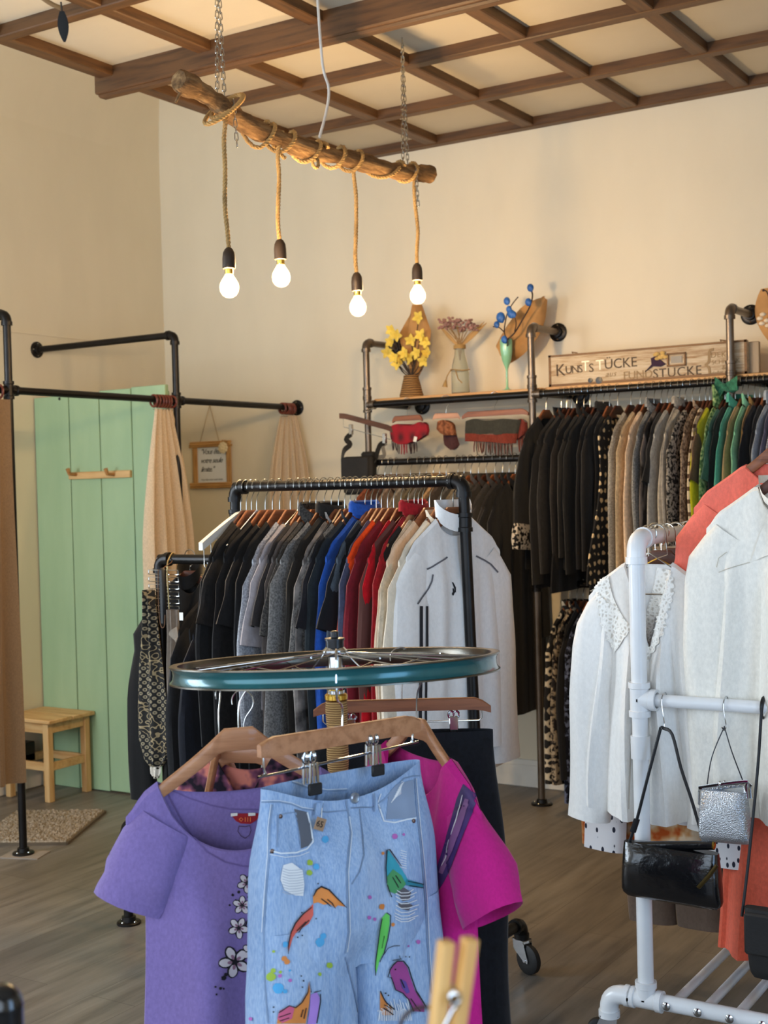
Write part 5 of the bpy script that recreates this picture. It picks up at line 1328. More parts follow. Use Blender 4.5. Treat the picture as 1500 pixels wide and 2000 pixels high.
inL = [(1189, 1110), (1192, 1140), (1198, 1165), (1212, 1195), (1232, 1227)]; outL = [(1200, 1278), (1182, 1250), (1172, 1220), (1166, 1185), (1160, 1155), (1156, 1140), (1162, 1115)]
lay(m, [inL+[(1222, 1245)]+scal(outL, -5, 6)], bw, .004, 7); m.build('lace_collar', LACE, wp1[0].parent)
m = MB(); inR = [(1284, 1108), (1280, 1135), (1272, 1165), (1262, 1195), (1256, 1215)]; outR = [(1262, 1292), (1282, 1262), (1296, 1230), (1302, 1195), (1312, 1165), (1314, 1138), (1306, 1112)]
lay(m, [inR+[(1250, 1250)]+scal(outR, -5, 6)], bw, .004, 7); m.build('lace_collar', LACE, wp1[0].parent)
m = MB(); lay(m, ribbon([(1236, 1230), (1236, 1300), (1235, 1400), (1230, 1500), (1227, 1580)], 2.2), bw, .002); m.build('button_placket', plain('placket_seam_cloth', (206, 198, 186), .9), wp1[0].parent)  # placket seam drawn as a thin line of slightly darker cloth
m = MB()
for py in (1262, 1305, 1350, 1398, 1446): lay(m, [blob(1232, py, 3, n=8, j=0)], bw, .004)
m.build('buttons', plain('pearl_button', (232, 226, 214), .3), wp1[0].parent)
DOT = dots('white_with_black_petal_dots', (236, 234, 236), (46, 48, 62), 44, .26, (1.5, .3, .8), .9)
LST = stripes('fawn_striped_cotton', [(190, 176, 160), (190, 176, 160), (190, 176, 160), (70, 62, 58), (190, 176, 160), (120, 108, 98)], 5, 'X')
ORF = specks('orange_floral', (224, 200, 168), (186, 84, 32), 20, .53, .04, detail=2, mid=(206, 150, 96))
wlist = [
 (.135, 'blouse', DOT, 'white blouse with dark petal dots just behind the lace blouse', dict(W=.36, L=.74, sl=.68, w0=.09, w1=.065), .0),
 (.195, 'blouse', ORF, 'cream and orange floral blouse behind the dotted one', dict(L=.82, sl=.68), -.04),
 (.25, 'shirt', C('fawn_cotton', (196, 172, 140), var=.05), 'fawn cotton shirt in the white rack behind the floral blouse', dict(L=.68), .0),
 (.30, 'shirt', LST, 'fawn shirt with dark stripes at the hem', dict(L=.84, sl=.5), .03),
 (.36, 'cardigan', C('mushroom_knit', (148, 128, 108), scale=90), 'mushroom knit cardigan in the middle of the white rack', dict(L=.7), .0),
 (.43, 'blouse', C('ivory_crepe', (222, 206, 178), var=.04), 'ivory crepe blouse towards the back of the white rack', dict(), .01),
 (.50, 'sweater', C('cherry_red_knit', (156, 20, 32), scale=90), 'cherry red sweater towards the back of the white rack', dict(), .0),
 (.58, 'blouse', specks('black_paisley', (52, 46, 42), (168, 150, 126), 34, .5, .04, detail=3), 'dark paisley blouse near the back of the white rack', dict(), .0),
 (.66, 'shirt', C('rose_beige_cotton', (186, 142, 118), var=.05), 'rose beige shirt near the back end of the white rack', dict(), .0),
]
for i, (dy, kind, mt, lab, ex, dx) in enumerate(wlist):
    garment(kind, (XW+dx, YW0+.05+dy, ZW+.01), R(rnd.uniform(-5, 8)), mt, lab, seed=410+i, dep=.045, hang='wire' if i % 2 else 'dark', h=.05, **ex)
# thin spare hooks crowding the rail
for k in range(12):
    y = YW0+.16+.07*k+rnd.uniform(-.012, .012)
    t = thing('wire_hanger', 'bare wire hanger squeezed between the clothes on the white rack', 'hanger', (XW, y, ZW-.04), R(rnd.uniform(-25, 25)), 'bare wire hangers on the white rack')
    MB().tube([Vector(q) for q in [(0, 0, -.02), (.03, 0, -.01), (.026, 0, .03)]+[(.027*math.cos(R(a)), 0, .044+.027*math.sin(R(a))) for a in range(-10, 200, 25)]], .0016, 6).build('hook', STEELWIRE, t, local=True)
    m = wire_hanger_mb(.19, .09); m.v = [v+Vector((0, 0, -.02)) for v in m.v]; m.build('wire_arm', BRASS if k % 3 == 0 else STEELWIRE, t, local=True)
# trousers on clip hangers, low inside the rack
def trousers(name, label, loc, rotz, mat, W, L, dep, seed, hang='clip', cat='trousers', skirt=False, flare=1.0, hk=HK, hlabel=None, wb=None):
    hlabel = hlabel or 'clip hanger holding the '+' '.join(label.split()[:8])
    r = random.Random(seed); base = fr(loc)-Vector((0, 0, hk))
    if hang: hanger(hang, base, rotz, hlabel or 'clip hanger holding the '+label, h=hk)
    th = thing(name, label, cat, base, rotz); z0 = -.062
    ph = [r.uniform(0, 6) for _ in range(4)]
    m = MB(); rows = []
    LT = L if skirt else .28
    n = 16 if skirt else 9
    for i in range(n+1):
        t = i/n; z = z0-LT*t; w = W/2*(1+(.55*flare*t if skirt else .12*ss(t))); d = dep/2*(.35+.65*ss(t*4)); row = []
        for k in range(48):
            a = 2*math.pi*k/48; ca, sa = math.cos(a), math.sin(a)
            f = 1+(.28*math.sin(a*9+ph[0]+.4*t)*t if skirt else .04*math.sin(5*a+ph[1]))
            row.append((w*math.copysign(abs(ca)**.8, ca), d*math.copysign(abs(sa)**.8, sa)*f*(1+(1.2*t if skirt else 0)), z))
        rows.append(row)
    m.grid(rows, True); m.build('skirt_panel' if skirt else 'hip_section', mat, th, local=True)
    m = MB(); rows = []
    for z in (.004, -.036):
        rows.append([(W/2*1.005*math.copysign(abs(math.cos(a))**.8, math.cos(a)), (dep/2*.42+.002)*math.copysign(abs(math.sin(a))**.8, math.sin(a)), z0+z) for a in [2*math.pi*k/48 for k in range(48)]])
    m.grid(rows, True); m.build('waistband', wb or mat, th, local=True)
    if not skirt:
        for sd in (-1, 1):
            m = MB(); rows = []; n = 16
            for i in range(n+1):
                t = i/n; z = z0-.255-(L-.255)*t; w = W*.285*(1+(flare-1)*t)*(1 if i else .99); cx = sd*W*.275*(1+.05*t); d = dep/2*(1.0+.15*math.sin(5*t+ph[2])); row = []
                for k in range(24):
                    a = 2*math.pi*k/24; row.append((cx+w*math.cos(a)+.006*math.sin(7*t+ph[3]), d*math.sin(a)*(1+.1*math.sin(3*a+4*t)), z))
                rows.append(row)
            m.grid(rows, True); m.build('trouser_leg', mat, th, local=True)
    return th
for k, (dx, dy, col, lab, W_) in enumerate(((-.10, .52, (104, 88, 76), 'taupe brown trousers low in the white rack behind the handbag', .26), (.14, .6, (112, 100, 78), 'olive beige trousers low in the white rack right of the taupe ones', .3))):
    trousers('trousers', lab, (XW+dx, YW0+dy, .92), R(4), C('trouser_twill_%s' % ('a', 'b')[k], col, var=.06), W_, .62, .06, 20+k)
m = MB(); m.cyl((XW-.02, YW0+.5, .925), (XW2, YW0+.5, .925), .012, 12); m.cyl((XW-.25, YW0+.52, .925), (XW, YW0+.52, .925), .012, 12); m.cyl((XW, YW0+.6, .925), (XW2, YW0+.6, .925), .012, 12); m.build('inner_bar', WHITEPVC, wk)
# the upper rail on the right: white linen shirt and coral pieces
wp2 = []
LIN = C('white_linen', (236, 232, 222), var=.03, fold=.55)
garment('shirt', (XW2+.005, YW0+.055, 1.60), R(2), LIN, 'white linen shirt with a pointed collar at the right edge', name='linen_shirt', seed=31, dep=.07, hang='dark', W=.44, L=.86, hem=.50, nk=.085, fd=.09, sl=.68, w0=.10, w1=.06, out=.03, hemcurve=.03, parts=wp2, famp=.75, folds=3.6, collar=.02, h=.08)
bs = bvh_of(wp2); m = MB()
lay(m, [[(1506, 1002), (1486, 1040), (1468, 1096), (1500, 1086), (1530, 1068), (1550, 1030)]], bs, .006, 8); m.build('collar_point', LIN, wp2[0].parent)
m = MB(); lay(m, ribbon([(1404, 1118), (1430, 1108), (1465, 1098)], 1.6), bs, .002); lay(m, ribbon([(1400, 1108), (1404, 1090), (1420, 1078)], 1.6), bs, .002); m.build('yoke_seam', plain('linen_seam', (200, 192, 176), .9), wp2[0].parent)
CORAL = C('coral_crepe', (238, 118, 100), var=.04, fold=.4)
garment('blouse', (XW2-.045, YW0+.125, 1.645), R(3), CORAL, 'coral blouse peeping out behind the white linen shirt', seed=33, dep=.06, W=.45, L=.56, sl=.52, nk=.09, w0=.10, w1=.075, out=.03, h=.07, hang='wood')
garment('sweater', (XW2+.03, YW0+.19, 1.63), R(2), C('wine_red_knit', (132, 22, 30), scale=90), 'wine red top behind the coral blouse at the right edge', seed=35, dep=.05, h=.07, W=.40, hang='dark')
CORS = C('coral_pleat', (226, 104, 78), var=.05, fold=.5)
trousers('long_skirt', 'long pleated coral skirt under the white linen shirt at the right edge', (XW2-.03, YW0+.27, 1.25), R(4), CORS, .34, .88, .12, 44, skirt=True, flare=.75, cat='skirt')
m = MB(); m.cyl((XW2, YW0, 1.25), (XW2, YW1, 1.25), .014, 14); m.build('side_bar', WHITEPVC, wk)

# ------------------------------------------------------------------ bags hanging from the cross bar
YBR = YW0
def s_hook(label, px, py, L=.06):
    p = at(px, py, Y=YBR); p = Vector((p.x, YBR, .925)); t = thing('s_hook', label, 'hook', p)
    pts = [(0, .019*math.cos(R(a)), .019*math.sin(R(a))) for a in range(-40, 181, 20)][::1]
    pts = [(x, y, z) for x, y, z in pts]
    m = MB(); m.tube(spline([p+Vector((0, .02, -.004)), p+Vector((0, .013, .017)), p+Vector((0, 0, .0215)), p+Vector((0, -.017, .013)), p+Vector((0, -.021, -.006)), p+Vector((.004, -.022, -L*.6)), p+Vector((.006, -.022, -L)), p+Vector((.003, -.028, -L-.009)), p+Vector((0, -.036, -L))], 4), .0018, 6); m.build('hook', CHROME, t)
    return p+Vector((.003, -.028, -L-.006))
BLL = NT('black_patent_leather'); _n = BLL.noise(BLL.co((1, 1, 1.6)), 14, 4); BLL.set((17, 18, 21), .22, coat=.5); BLL.bump(_n, .25, .02); BLL = BLL.m
DCORD = plain('dark_strap', (26, 25, 28), .55)
h1 = s_hook('small metal hook on the white cross bar carrying the black handbag', 1298, 1370)
YH = YBR-.05; c = at(1311, 1705, Y=YH); bagh = thing('handbag', 'glossy black patent handbag hanging in front of the white post', 'handbag', c-Vector((0, 0, .08)))
k_ = 2592/ (Vector((c.x, c.y, c.z))-EYE).dot(FW)
def bagbody(cx, cz, Y, W0, W1, Hh, dp, puff, mat, name, parent, tilt=0):
    rows = []
    for i in range(15):
        t = i/14; w = (W0+(W1-W0)*t)/2*(1-.10*max(0, (t-.86)/.14)**2); z = cz+Hh/2-Hh*t; d = dp/2*(.45+.75*math.sin(math.pi*min(1, t*.9+.08))**.8)*(1 if t < .97 else .6); row = []
        for k in range(40):
            a = 2*math.pi*k/40; ca, sa = math.cos(a), math.sin(a)
            x = w*math.copysign(abs(ca)**.35, ca); y = d*math.copysign(abs(sa)**.6, sa)*(1+puff*math.sin(3*ca+2.5*t*3))
            row.append(Vector((cx+x, Y+y, z+tilt*x)))
        rows.append(row)
    m = MB().grid(rows, True); n = len(m.v); m.f += [tuple(range(40)), tuple(range(n-40, n))]; m.mi += [0, 0]
    return m.build(name, mat, parent)
W1 = 205/k_
bagbody(c.x, c.z-.004, YH, W1*.93, W1, 108/k_, .06, .06, BLL, 'bag_body', bagh, -.02)
m = MB(); tl, tr = at(1224, 1652, Y=YH), at(1394, 1651, Y=YH); m.tube([tl, tr], [(.011, .013)]*2, 14); m.build('frame_bar', BLL, bagh)
for q in (tl, tr): MB().ell(q, (.005, .013, .012), 10, 6).build('gold_end', BRASS, bagh)
m = MB(); q = at(1400, 1690, Y=YH-.035); m.tube([q, at(1384, 1712, Y=YH-.042), at(1364, 1734, Y=YH-.042)], [(.006, .003)]*3, 8); m.build('zip_pull', plain('dark_gold', (96, 80, 44), .3, .8), bagh)
m = MB(); m.tube(spline([tl+Vector((.008, 0, .012)), at(1244, 1600, Y=YH), at(1262, 1530, Y=YH), at(1287, 1435, Y=YH+.015), h1+Vector((-.004, 0, 0)), h1+Vector((.004, 0, 0)), at(1313, 1435, Y=YH+.01), at(1330, 1500, Y=YH), at(1350, 1560, Y=YH), at(1372, 1630, Y=YH), tr+Vector((-.006, 0, .012))], 4), [(.0045, .003)]*41, 8); m.build('strap', DCORD, bagh)
m = MB(); m.tube([at(1236, 1625, Y=YH), at(1244, 1600, Y=YH)], [(.009, .004)]*2, 8); m.build('strap_end', DCORD, bagh)
# silver purse
h2 = s_hook('small metal hook on the white cross bar carrying the silver purse', 1418, 1378, .05)
SIL = NT('silver_snake_leather'); _v = SIL.n('ShaderNodeTexVoronoi'); _v.inputs['Scale'].default_value = 300; SIL.l(SIL.co((1, .4, 1.5), (0, .35, 0)), _v.inputs[0]); SIL.set((196, 200, 206), .32, .85); SIL.bump(_v.outputs['Distance'], .5, .004); SIL = SIL.m
YPU = YBR-.045; c = at(1415, 1588, Y=YPU); pu = thing('silver_purse', 'small silver snakeskin clasp purse hanging from the cross bar', 'purse', c-Vector((0, 0, .07)))
Wp = 98/k_; bagbody(c.x, c.z-.008, YPU, Wp*.9, Wp*1.04, 100/k_, .05, .05, SIL, 'bag_body', pu, .035)
m = MB(); a, b = at(1369, 1545, Y=YPU), at(1460, 1535, Y=YPU)
m.tube(spline([a+Vector((-.002, 0, -.035)), a, a+Vector((.006, 0, .006)), b+Vector((-.006, 0, .006)), b, b+Vector((.002, 0, -.03))], 4), [(.005, .011)]*21, 8); m.build('clasp_frame', CHROME, pu)
m = MB(); q = (a+b)/2+Vector((-.004, 0, .012)); m.ell(q+Vector((-.005, -.003, 0)), (.005, .005, .007), 8, 6); m.ell(q+Vector((.005, .003, .002)), (.005, .005, .007), 8, 6); m.build('kiss_clasp', CHROME, pu)
m = MB(); m.tube(spline([a+Vector((.015, 0, .008)), at(1390, 1480, Y=YPU), h2+Vector((-.002, 0, 0)), h2+Vector((.002, 0, 0)), at(1430, 1470, Y=YPU), b+Vector((-.01, 0, .008))], 5), .0016, 6); m.build('chain_strap', plain('dark_chain', (70, 72, 78), .35, .8), pu)
# black shopper at the right edge
YBK = YBR-.13; c = at(1500, 1845, Y=YBK); bk = thing('black_shoulder_bag', 'flat black shoulder bag on a long thin strap at the right edge', 'bag', c-Vector((0, 0, .1)))
bagbody(c.x+.035, c.z, YBK, .178, .155, .168, .05, .03, BAGM, 'bag_body', bk, -.02)
m = MB(); m.box((c.x+.035, YBK-.03, c.z+.03), (.165, .012, .10), bev=.005); m.build('flap', BAGM, bk)
ring = at(1492, 1384, Y=YBR); ring = Vector((ring.x, YBR, .925))
m = MB(); m.tube(spline([at(1449, 1790, Y=YBK), at(1462, 1680, Y=YBK+.03), at(1480, 1500, Y=YBR-.05), ring+Vector((.002, -.026, -.004)), ring+Vector((.004, 0, .024)), ring+Vector((.006, .022, 0)), ring+Vector((.03, -.02, -.06)), at(1540, 1790, Y=YBK)], 5), [(.0042, .0025)]*36, 8); m.build('strap', DCORD, bk)
t = thing('carabiner', 'black carabiner ring round the right end of the white cross bar', 'ring', ring); MB().tube([ring+Vector((.0, math.cos(a)*.024, math.sin(a)*.026)) for a in [2*math.pi*k/20 for k in range(20)]], .0035, 8, closed=True).build('ring', BLACKSTEEL, t)
# ------------------------------------------------------------------ bicycle wheel stand in the foreground
CW = at(655, 1302, D=2.57); FH = Vector((FW.x, FW.y, 0)).normalized()
AX = (Vector((0, 0, 1))+FH*.072-RT*.02).normalized()
ws = thing('wheel_stand', 'bicycle wheel lying flat on a rope-wound post as a clothes carousel', 'clothes stand', (CW.x, CW.y, 0))
TEAL = plain('teal_rim', (30, 92, 98), .22, .35, .4, .1); GUN = plain('dark_alloy', (96, 90, 80), .25, .9)
wh = MB().lathe([(.3165, -.0135), (.3125, -.008), (.3115, 0), (.3125, .008), (.3165, .0135)], CW, 96, AX, False).build('rim', TEAL, ws)
m = MB(); m.lathe([(.3165, .0135), (.3185, .0145), (.3185, .0172), (.313, .0178), (.303, .0165), (.2985, .008), (.2985, -.008), (.303, -.0165), (.313, -.0178), (.3185, -.0172), (.3185, -.0145), (.3165, -.0135)], CW, 96, AX, False); m.build('rim_lip', GUN, ws)
a0 = AX.orthogonal().normalized(); b0 = AX.cross(a0)
for k in range(36):
    s = 1 if k % 2 else -1; tr = 2*math.pi*k/36; th_ = tr+(1 if (k//2) % 2 else -1)*R(62)
    p = CW+AX*s*.028+(a0*math.cos(th_)+b0*math.sin(th_))*.021; q = CW+AX*s*.003+(a0*math.cos(tr)+b0*math.sin(tr))*.299
    MB().tube([p, q], .0012, 5).build('spoke', CHROME, ws)
    MB().tube([q+(p-q)*.04, q], .0026, 6).build('nipple', CHROME, ws) if k % 3 == 0 else None
m = MB(); m.lathe([(.010, -.05), (.016, -.045), (.025, -.031), (.025, -.027), (.015, -.02), (.014, 0), (.015, .02), (.025, .027), (.025, .031), (.016, .04), (.016, .05)], CW, 24, AX); m.build('hub', CHROME, ws)
zt = at(655, 1246, D=2.57).z; zb = at(660, 1362, D=2.57).z
m = MB(); m.lathe([(.017, CW.z+.02), (.0175, zt-.004), (.0195, zt-.004), (.0195, zt), (.015, zt), (.008, zt+.002), (.008, zt+.012), (.005, zt+.014)], (CW.x, CW.y, 0), 22); m.build('steerer_tube', plain('dark_grey_alloy', (52, 52, 54), .3, .6), ws)
m = MB(); m.lathe([(.017, CW.z-.02), (.017, zb)], (CW.x, CW.y, 0), 20); m.build('silver_sleeve', CHROME, ws)
m = MB(); m.lathe([(.019, zb+.008), (.0225, zb+.005), (.0225, zb-.003), (.019, zb-.006)], (CW.x, CW.y, 0), 24); m.build('brass_ring', BRASS, ws)
SIS = NT('sisal_winding'); _w = SIS.n('ShaderNodeTexWave', bands_direction='Z'); _w.inputs['Scale'].default_value = 70; _w.inputs['Distortion'].default_value = 1.5; SIS.l(SIS.co(), _w.inputs[0])
SIS.set(SIS.ramp(_w.outputs['Fac'], [(.1, (128, 92, 48)), (.8, (204, 164, 104))]), .85); SIS.bump(_w.outputs['Fac'], .6, .004); SIS = SIS.m
m = MB(); n = 60; m.lathe([(.0205+.0012*math.sin(i*1.3), zb-.006-(zb-.05)*i/n) for i in range(n+1)], (CW.x, CW.y, 0), 24); m.build('rope_wound_post', SIS, ws)
m = MB(); m.lathe([(.22, 0), (.22, .012), (.21, .018), (.03, .025), (.024, .05), (.02, .06)], (CW.x, CW.y, 0), 40); m.build('base_plate', BLACKSTEEL, ws)

# purple t-shirt
pp = []; PUR = C('lavender_purple_jersey', (126, 108, 164), var=.05, fold=.35, scale=200)
HP = at(466, 1421, D=2.33); hp_ = .082
garment('tshirt', HP+Vector((0, 0, hp_)), R(50), PUR, 'lavender purple t-shirt with painted blossoms, hanging front left of the jeans', name='purple_tshirt', cat='t-shirt', seed=3, dep=.09, hang='light', hlabel='light wooden hanger holding the lavender purple t-shirt', W=.40, bust=.345, L=.70, hem=.36, nk=.140, fd=.130, bd=.040, sl=.15, w0=.088, w1=.058, out=.025, flarew=.004, parts=pp, famp=.28, folds=1.6, h=hp_)
bvp = bvh_of(pp); par = pp[0].parent
m = MB(); lay(m, [[(449, 1588), (512, 1587), (500, 1601), (488, 1608), (470, 1607), (460, 1602)]], bvp, .003); m.build('neck_label', plain('red_label', (150, 20, 30), .7), par)
m = MB(); lay(m, [[(450, 1587), (463, 1586), (463, 1591), (450, 1593)], [(484, 1586), (498, 1586), (498, 1591), (484, 1592)]], bvp, .004); m.build('label_stitch', WHITEPAINT, par)
m = MB(); lay(m, ribbon([(466, 1598), (470, 1595), (474, 1598), (470, 1602), (466, 1598)], 1.4), bvp, .0045)
for x in (478, 483, 488): lay(m, ribbon([(x, 1594), (x, 1603)], 1.4), bvp, .0045)
m.build('label_lettering', plain('orange_label_print', (236, 120, 60), .7), par)
m = MB(); lay(m, ribbon([(466, 1612), (464, 1622), (470, 1631), (478, 1636), (486, 1630), (490, 1620), (487, 1611), (478, 1613), (466, 1612)], 1.3), bvp, .003); m.build('heart_print', plain('dusk_print', (66, 44, 62), .9), par)
m = MB(); lay(m, ribbon([(318, 1527), (333, 1560), (352, 1595), (375, 1632), (404, 1664), (440, 1684), (475, 1692), (520, 1692)], 2.4), bvp, .002); m.build('neckline_seam', plain('violet_seam', (104, 86, 140), .9), par); m = MB(); lay(m, ribbon([(330, 1540), (365, 1557), (410, 1572), (450, 1580), (505, 1581)], 2.0), bvp, .002); m.build('neckline_seam', plain('violet_seam', (104, 86, 140), .9), par)
WHT = plain('painted_white', (216, 206, 206), .8, var=.1); PNK = plain('painted_mauve', (150, 110, 128), .8); BKP = plain('painted_black', (26, 22, 26), .8)
def flower(mb, md, mp, x, y, s, a0, n=5):
    for k in range(n):
        a = a0+2*math.pi*k/n; cx, cy = x+s*.62*math.cos(a), y+s*.62*math.sin(a)
        lay(md, [blob(cx, cy, s*.58, s*.42, 12, .05, a)], bvp, .0015); lay(mb, [blob(cx+s*.06*math.cos(a), cy+s*.06*math.sin(a), s*.44, s*.30, 12, .06, a)], bvp, .0024)
        lay(mp, [blob(x+s*.38*math.cos(a), y+s*.38*math.sin(a), s*.20, s*.12, 8, .05, a)], bvp, .0033)
    lay(md, [blob(x, y, s*.16)], bvp, .004)
mw, md, mp = MB(), MB(), MB()
for x, y, s, a in ((482, 1725, 17, .3), (472, 1768, 16, 1.0), (465, 1812, 18, .2), (457, 1878, 27, .5), (490, 1858, 16, 0)): flower(mw, md, mp, x, y, s, a)
lay(md, ribbon([(495, 1775), (482, 1800), (474, 1822)], [2, 3, 2]), bvp, .0012); lay(md, ribbon([(496, 1835), (480, 1850), (462, 1868)], [2, 3, 2]), bvp, .0012)
for x, y, r_ in ((454, 1748, 3), (460, 1758, 2), (448, 1768, 2), (485, 1752, 3), (466, 1742, 3), (436, 1910, 5), (430, 1930, 3), (436, 1931, 2), (420, 1927, 2), (422, 1942, 2), (440, 1903, 4)): lay(md, [blob(x, y, r_)], bvp, .0015)
for x, y in ((216, 1650), (218, 1660), (214, 1668), (220, 1635)): lay(md, [blob(x, y, 2.4)], bvp, .002)
md.build('painted_outlines', BKP, par); mw.build('painted_petals', WHT, par); mp.build('painted_petal_shades', PNK, par)

# floral top and a spare hanger glimpsed behind it
FLO = specks('dark_floral', (30, 24, 34), (214, 130, 110), 26, .5, .04, detail=2, mid=(120, 70, 92))
garment('tank', at(476, 1450, D=2.60)+Vector((0, 0, .08)), R(18), FLO, 'dark floral sleeveless top half hidden behind the purple t-shirt', seed=8, dep=.05, W=.32, L=.5, nk=.06, fd=.10, vneck=True, hang='light', h=.08)
hanger('light', at(428, 1440, D=2.62), R(118), 'empty light wooden hanger turned edge-on behind the purple t-shirt', h=.085)

# painted jeans
A, B = at(506, 1462, D=2.20), at(818, 1411, D=2.42)
XD = (B-A).normalized(); MID = (A+B)/2; LAB = (B-A).length
YD = Vector((XD.y, -XD.x, 0)).normalized()        # towards the viewer
if YD.dot(FH) > 0: YD = -YD
jh = thing('clip_hanger', 'wooden clip hanger with metal clips holding the painted jeans', 'hanger', MID)
m = MB(); rows = []
for i in range(25):
    u = -1+2*i/24; e = abs(u); c = MID+XD*(u*LAB/2); hgt = .030-.012*max(0, e-.88)/.12; zz = -.010*max(0, e-.86)/.14; t = .0065
    rows.append([c+YD*o+Vector((0, 0, zz+q)) for o, q in ((t, .013), (t*.6, .016), (-t*.6, .016), (-t, .013), (-t, .013-hgt), (t, .013-hgt))])
m.grid(rows, True); k = len(m.v); m.f += [tuple(range(6)), tuple(range(k-6, k))]; m.mi += [0, 0]; m.build('hanger_bar', HANGLIGHT, jh)
wl, wr_ = MID-XD*LAB*.475, MID+XD*LAB*.455
m = MB(); m.tube(spline([wl+Vector((0, 0, -.012)), wl+Vector((0, 0, -.036)), wl+XD*.004+Vector((0, 0, -.044)), wl+XD*.012+Vector((0, 0, -.047)), wr_-XD*.012+Vector((0, 0, -.036)), wr_-XD*.004+Vector((0, 0, -.033)), wr_+Vector((0, 0, -.026)), wr_+Vector((0, 0, -.012))], 3), .0022, 8); m.build('clip_rail', CHROME, jh)
hk = at(657, 1330, D=2.262); m = MB(); m.tube(spline([MID+Vector((0, 0, .012)), MID+Vector((0, 0, .05)), Vector((hk.x, hk.y, hk.z-.03)), Vector((hk.x, hk.y, hk.z+.02)), hk+FH*.006+Vector((0, 0, .042)), hk+FH*.03+Vector((0, 0, .05)), hk+FH*.045+Vector((0, 0, .03))], 4), .0019, 8); m.build('hook', CHROME, jh)
UW = LAB/313.0     # metres along the bar for one photo pixel at its middle
W0_ = 154*UW; TOPZ = -.068
def jp_(u, v, z): return MID+XD*u+YD*v+Vector((0, 0, z))
def slopez(u): return 0
JZ = -.325
def jw(z):       # half width, depth
    d = -z
    return W0_*(1+.10*ss(d/.16)+.08*ss(d/.40)), .020+.040*ss(d/.14)
DEN = NT('pale_painted_denim'); _n = DEN.noise(DEN.co((1, 1, .35)), 9, 4); _f = DEN.noise(DEN.co((1, 1, .2)), 420, 2)
DEN.set(DEN.mix(.4, DEN.ramp(_n, [(.3, (122, 152, 194)), (.55, (156, 182, 216)), (.75, (188, 206, 228))]), DEN.ramp(_f, [(.35, (118, 148, 192)), (.65, (186, 206, 228))])), .9, spec=.2, sheen=.1)
DEN.bump(_f, .25, .002, DEN.bump(DEN.noise(DEN.co((5, 5, 1.5)), 2.4, 3), .4, .03)); DEN = DEN.m
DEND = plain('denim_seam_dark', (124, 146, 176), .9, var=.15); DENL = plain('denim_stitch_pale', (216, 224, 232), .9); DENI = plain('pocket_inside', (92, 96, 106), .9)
jn = thing('painted_jeans', 'pale blue ripped jeans painted with bright birds, clipped in the foreground', 'jeans', jp_(0, 0, -1.0))
jparts = []; rows = []; NA = 72; n = 22
for i in range(n+1):
    t = i/n; row = []
    for k in range(NA):
        a = 2*math.pi*k/NA; ca, sa = math.cos(a), math.sin(a); zz = JZ*t
        w, d = jw(zz); u = w*math.copysign(abs(ca)**.75, ca); v = d*math.copysign(abs(sa)**.7, sa)
        front = max(0, sa); z = TOPZ+zz-(1-t)*.040*front**.8*(1-(u/w)**2)
        v += front*.006*math.sin(u*38+2+3*t)*ss(t*3); v += front*(1-abs(u)/w)**3*.010*ss(t*2)
        crot = (1-min(1, abs(u)/(.05)))*ss((t-.7)/.3)*.03; v -= math.copysign(crot, sa)
        v *= 1-.10*ss((t-.80)/.20)*min(1, abs(u)/.03); row.append(jp_(u*(1-.015*ss((t-.8)/.2)), v, z))
    rows.append(row)
jparts.append(MB().grid(rows, True).build('hip_section', DEN, jn))
for sd in (-1, 1):
    rows = []
    for i in range(19):
        t = i/18; z = TOPZ+JZ+.09-.69*t; w, d = jw(z-TOPZ); hw_ = w*.50*(1.0-.02*t); cx = sd*(w-hw_+.001*t)
        row = []
        for k in range(40):
            a = 2*math.pi*k/40; ca, sa = math.cos(a), math.sin(a)
            row.append(jp_(cx+hw_*math.copysign(abs(ca)**.78, ca)*(.97 if t < .12 else 1), d*math.copysign(abs(sa)**.72, sa)*(.86+.14*ss((t-.03)/.08))+.008*math.sin(9*ca+5*t)*ss((t-.12)*3), z))
        rows.append(row)
    jparts.append(MB().grid(rows, True).build('trouser_leg', DEN, jn))
bj = bvh_of(jparts)
def J(name, mat, polys, off=.0018, cell=9):
    m = MB(); lay(m, polys, bj, off, cell); return m.build(name, mat, jn)
def q(pts): return [(470+x/3.3333, 1400+y/3.3333) for x, y in pts]
def st(pts, w): return ribbon(q(pts), w)
J('waistband_seam', DEND, st([(140, 555), (250, 555), (330, 570), (400, 600), (470, 610), (560, 622), (690, 610)], 2.6)+st([(715, 595), (790, 590), (850, 590), (930, 540), (1000, 470), (1060, 400), (1120, 385), (1180, 385)], 2.6)+st([(140, 400), (220, 405), (330, 425), (430, 460), (520, 480), (620, 480), (690, 475)], 2.4))
J('waistband_stitch', DENL, st([(140, 545), (250, 545), (330, 560), (400, 590), (470, 600)], 1.3)+st([(145, 392), (300, 405), (430, 448), (560, 472), (690, 465)], 1.6))
J('fly_seam', DEND, st([(690, 490), (685, 560), (700, 640), (715, 760), (700, 880), (690, 1010), (690, 1100)], 3.0)+st([(770, 600), (790, 760), (800, 900), (770, 1010), (720, 1090)], 2.0)+st([(690, 1100), (695, 1250), (700, 1400), (680, 1540)], 2.6))
J('fly_stitch', DENL, st([(705, 650), (722, 760), (712, 880), (700, 1010), (704, 1200), (710, 1400), (690, 1530)], 1.5))
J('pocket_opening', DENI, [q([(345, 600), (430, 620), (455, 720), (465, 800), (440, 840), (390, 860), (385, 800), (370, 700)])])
J('pocket_hem', DENL, st([(190, 870), (260, 890), (360, 885), (430, 860), (468, 815), (455, 720), (430, 620)], 3.0)+st([(190, 895), (290, 915), (380, 905), (445, 880)], 1.4))
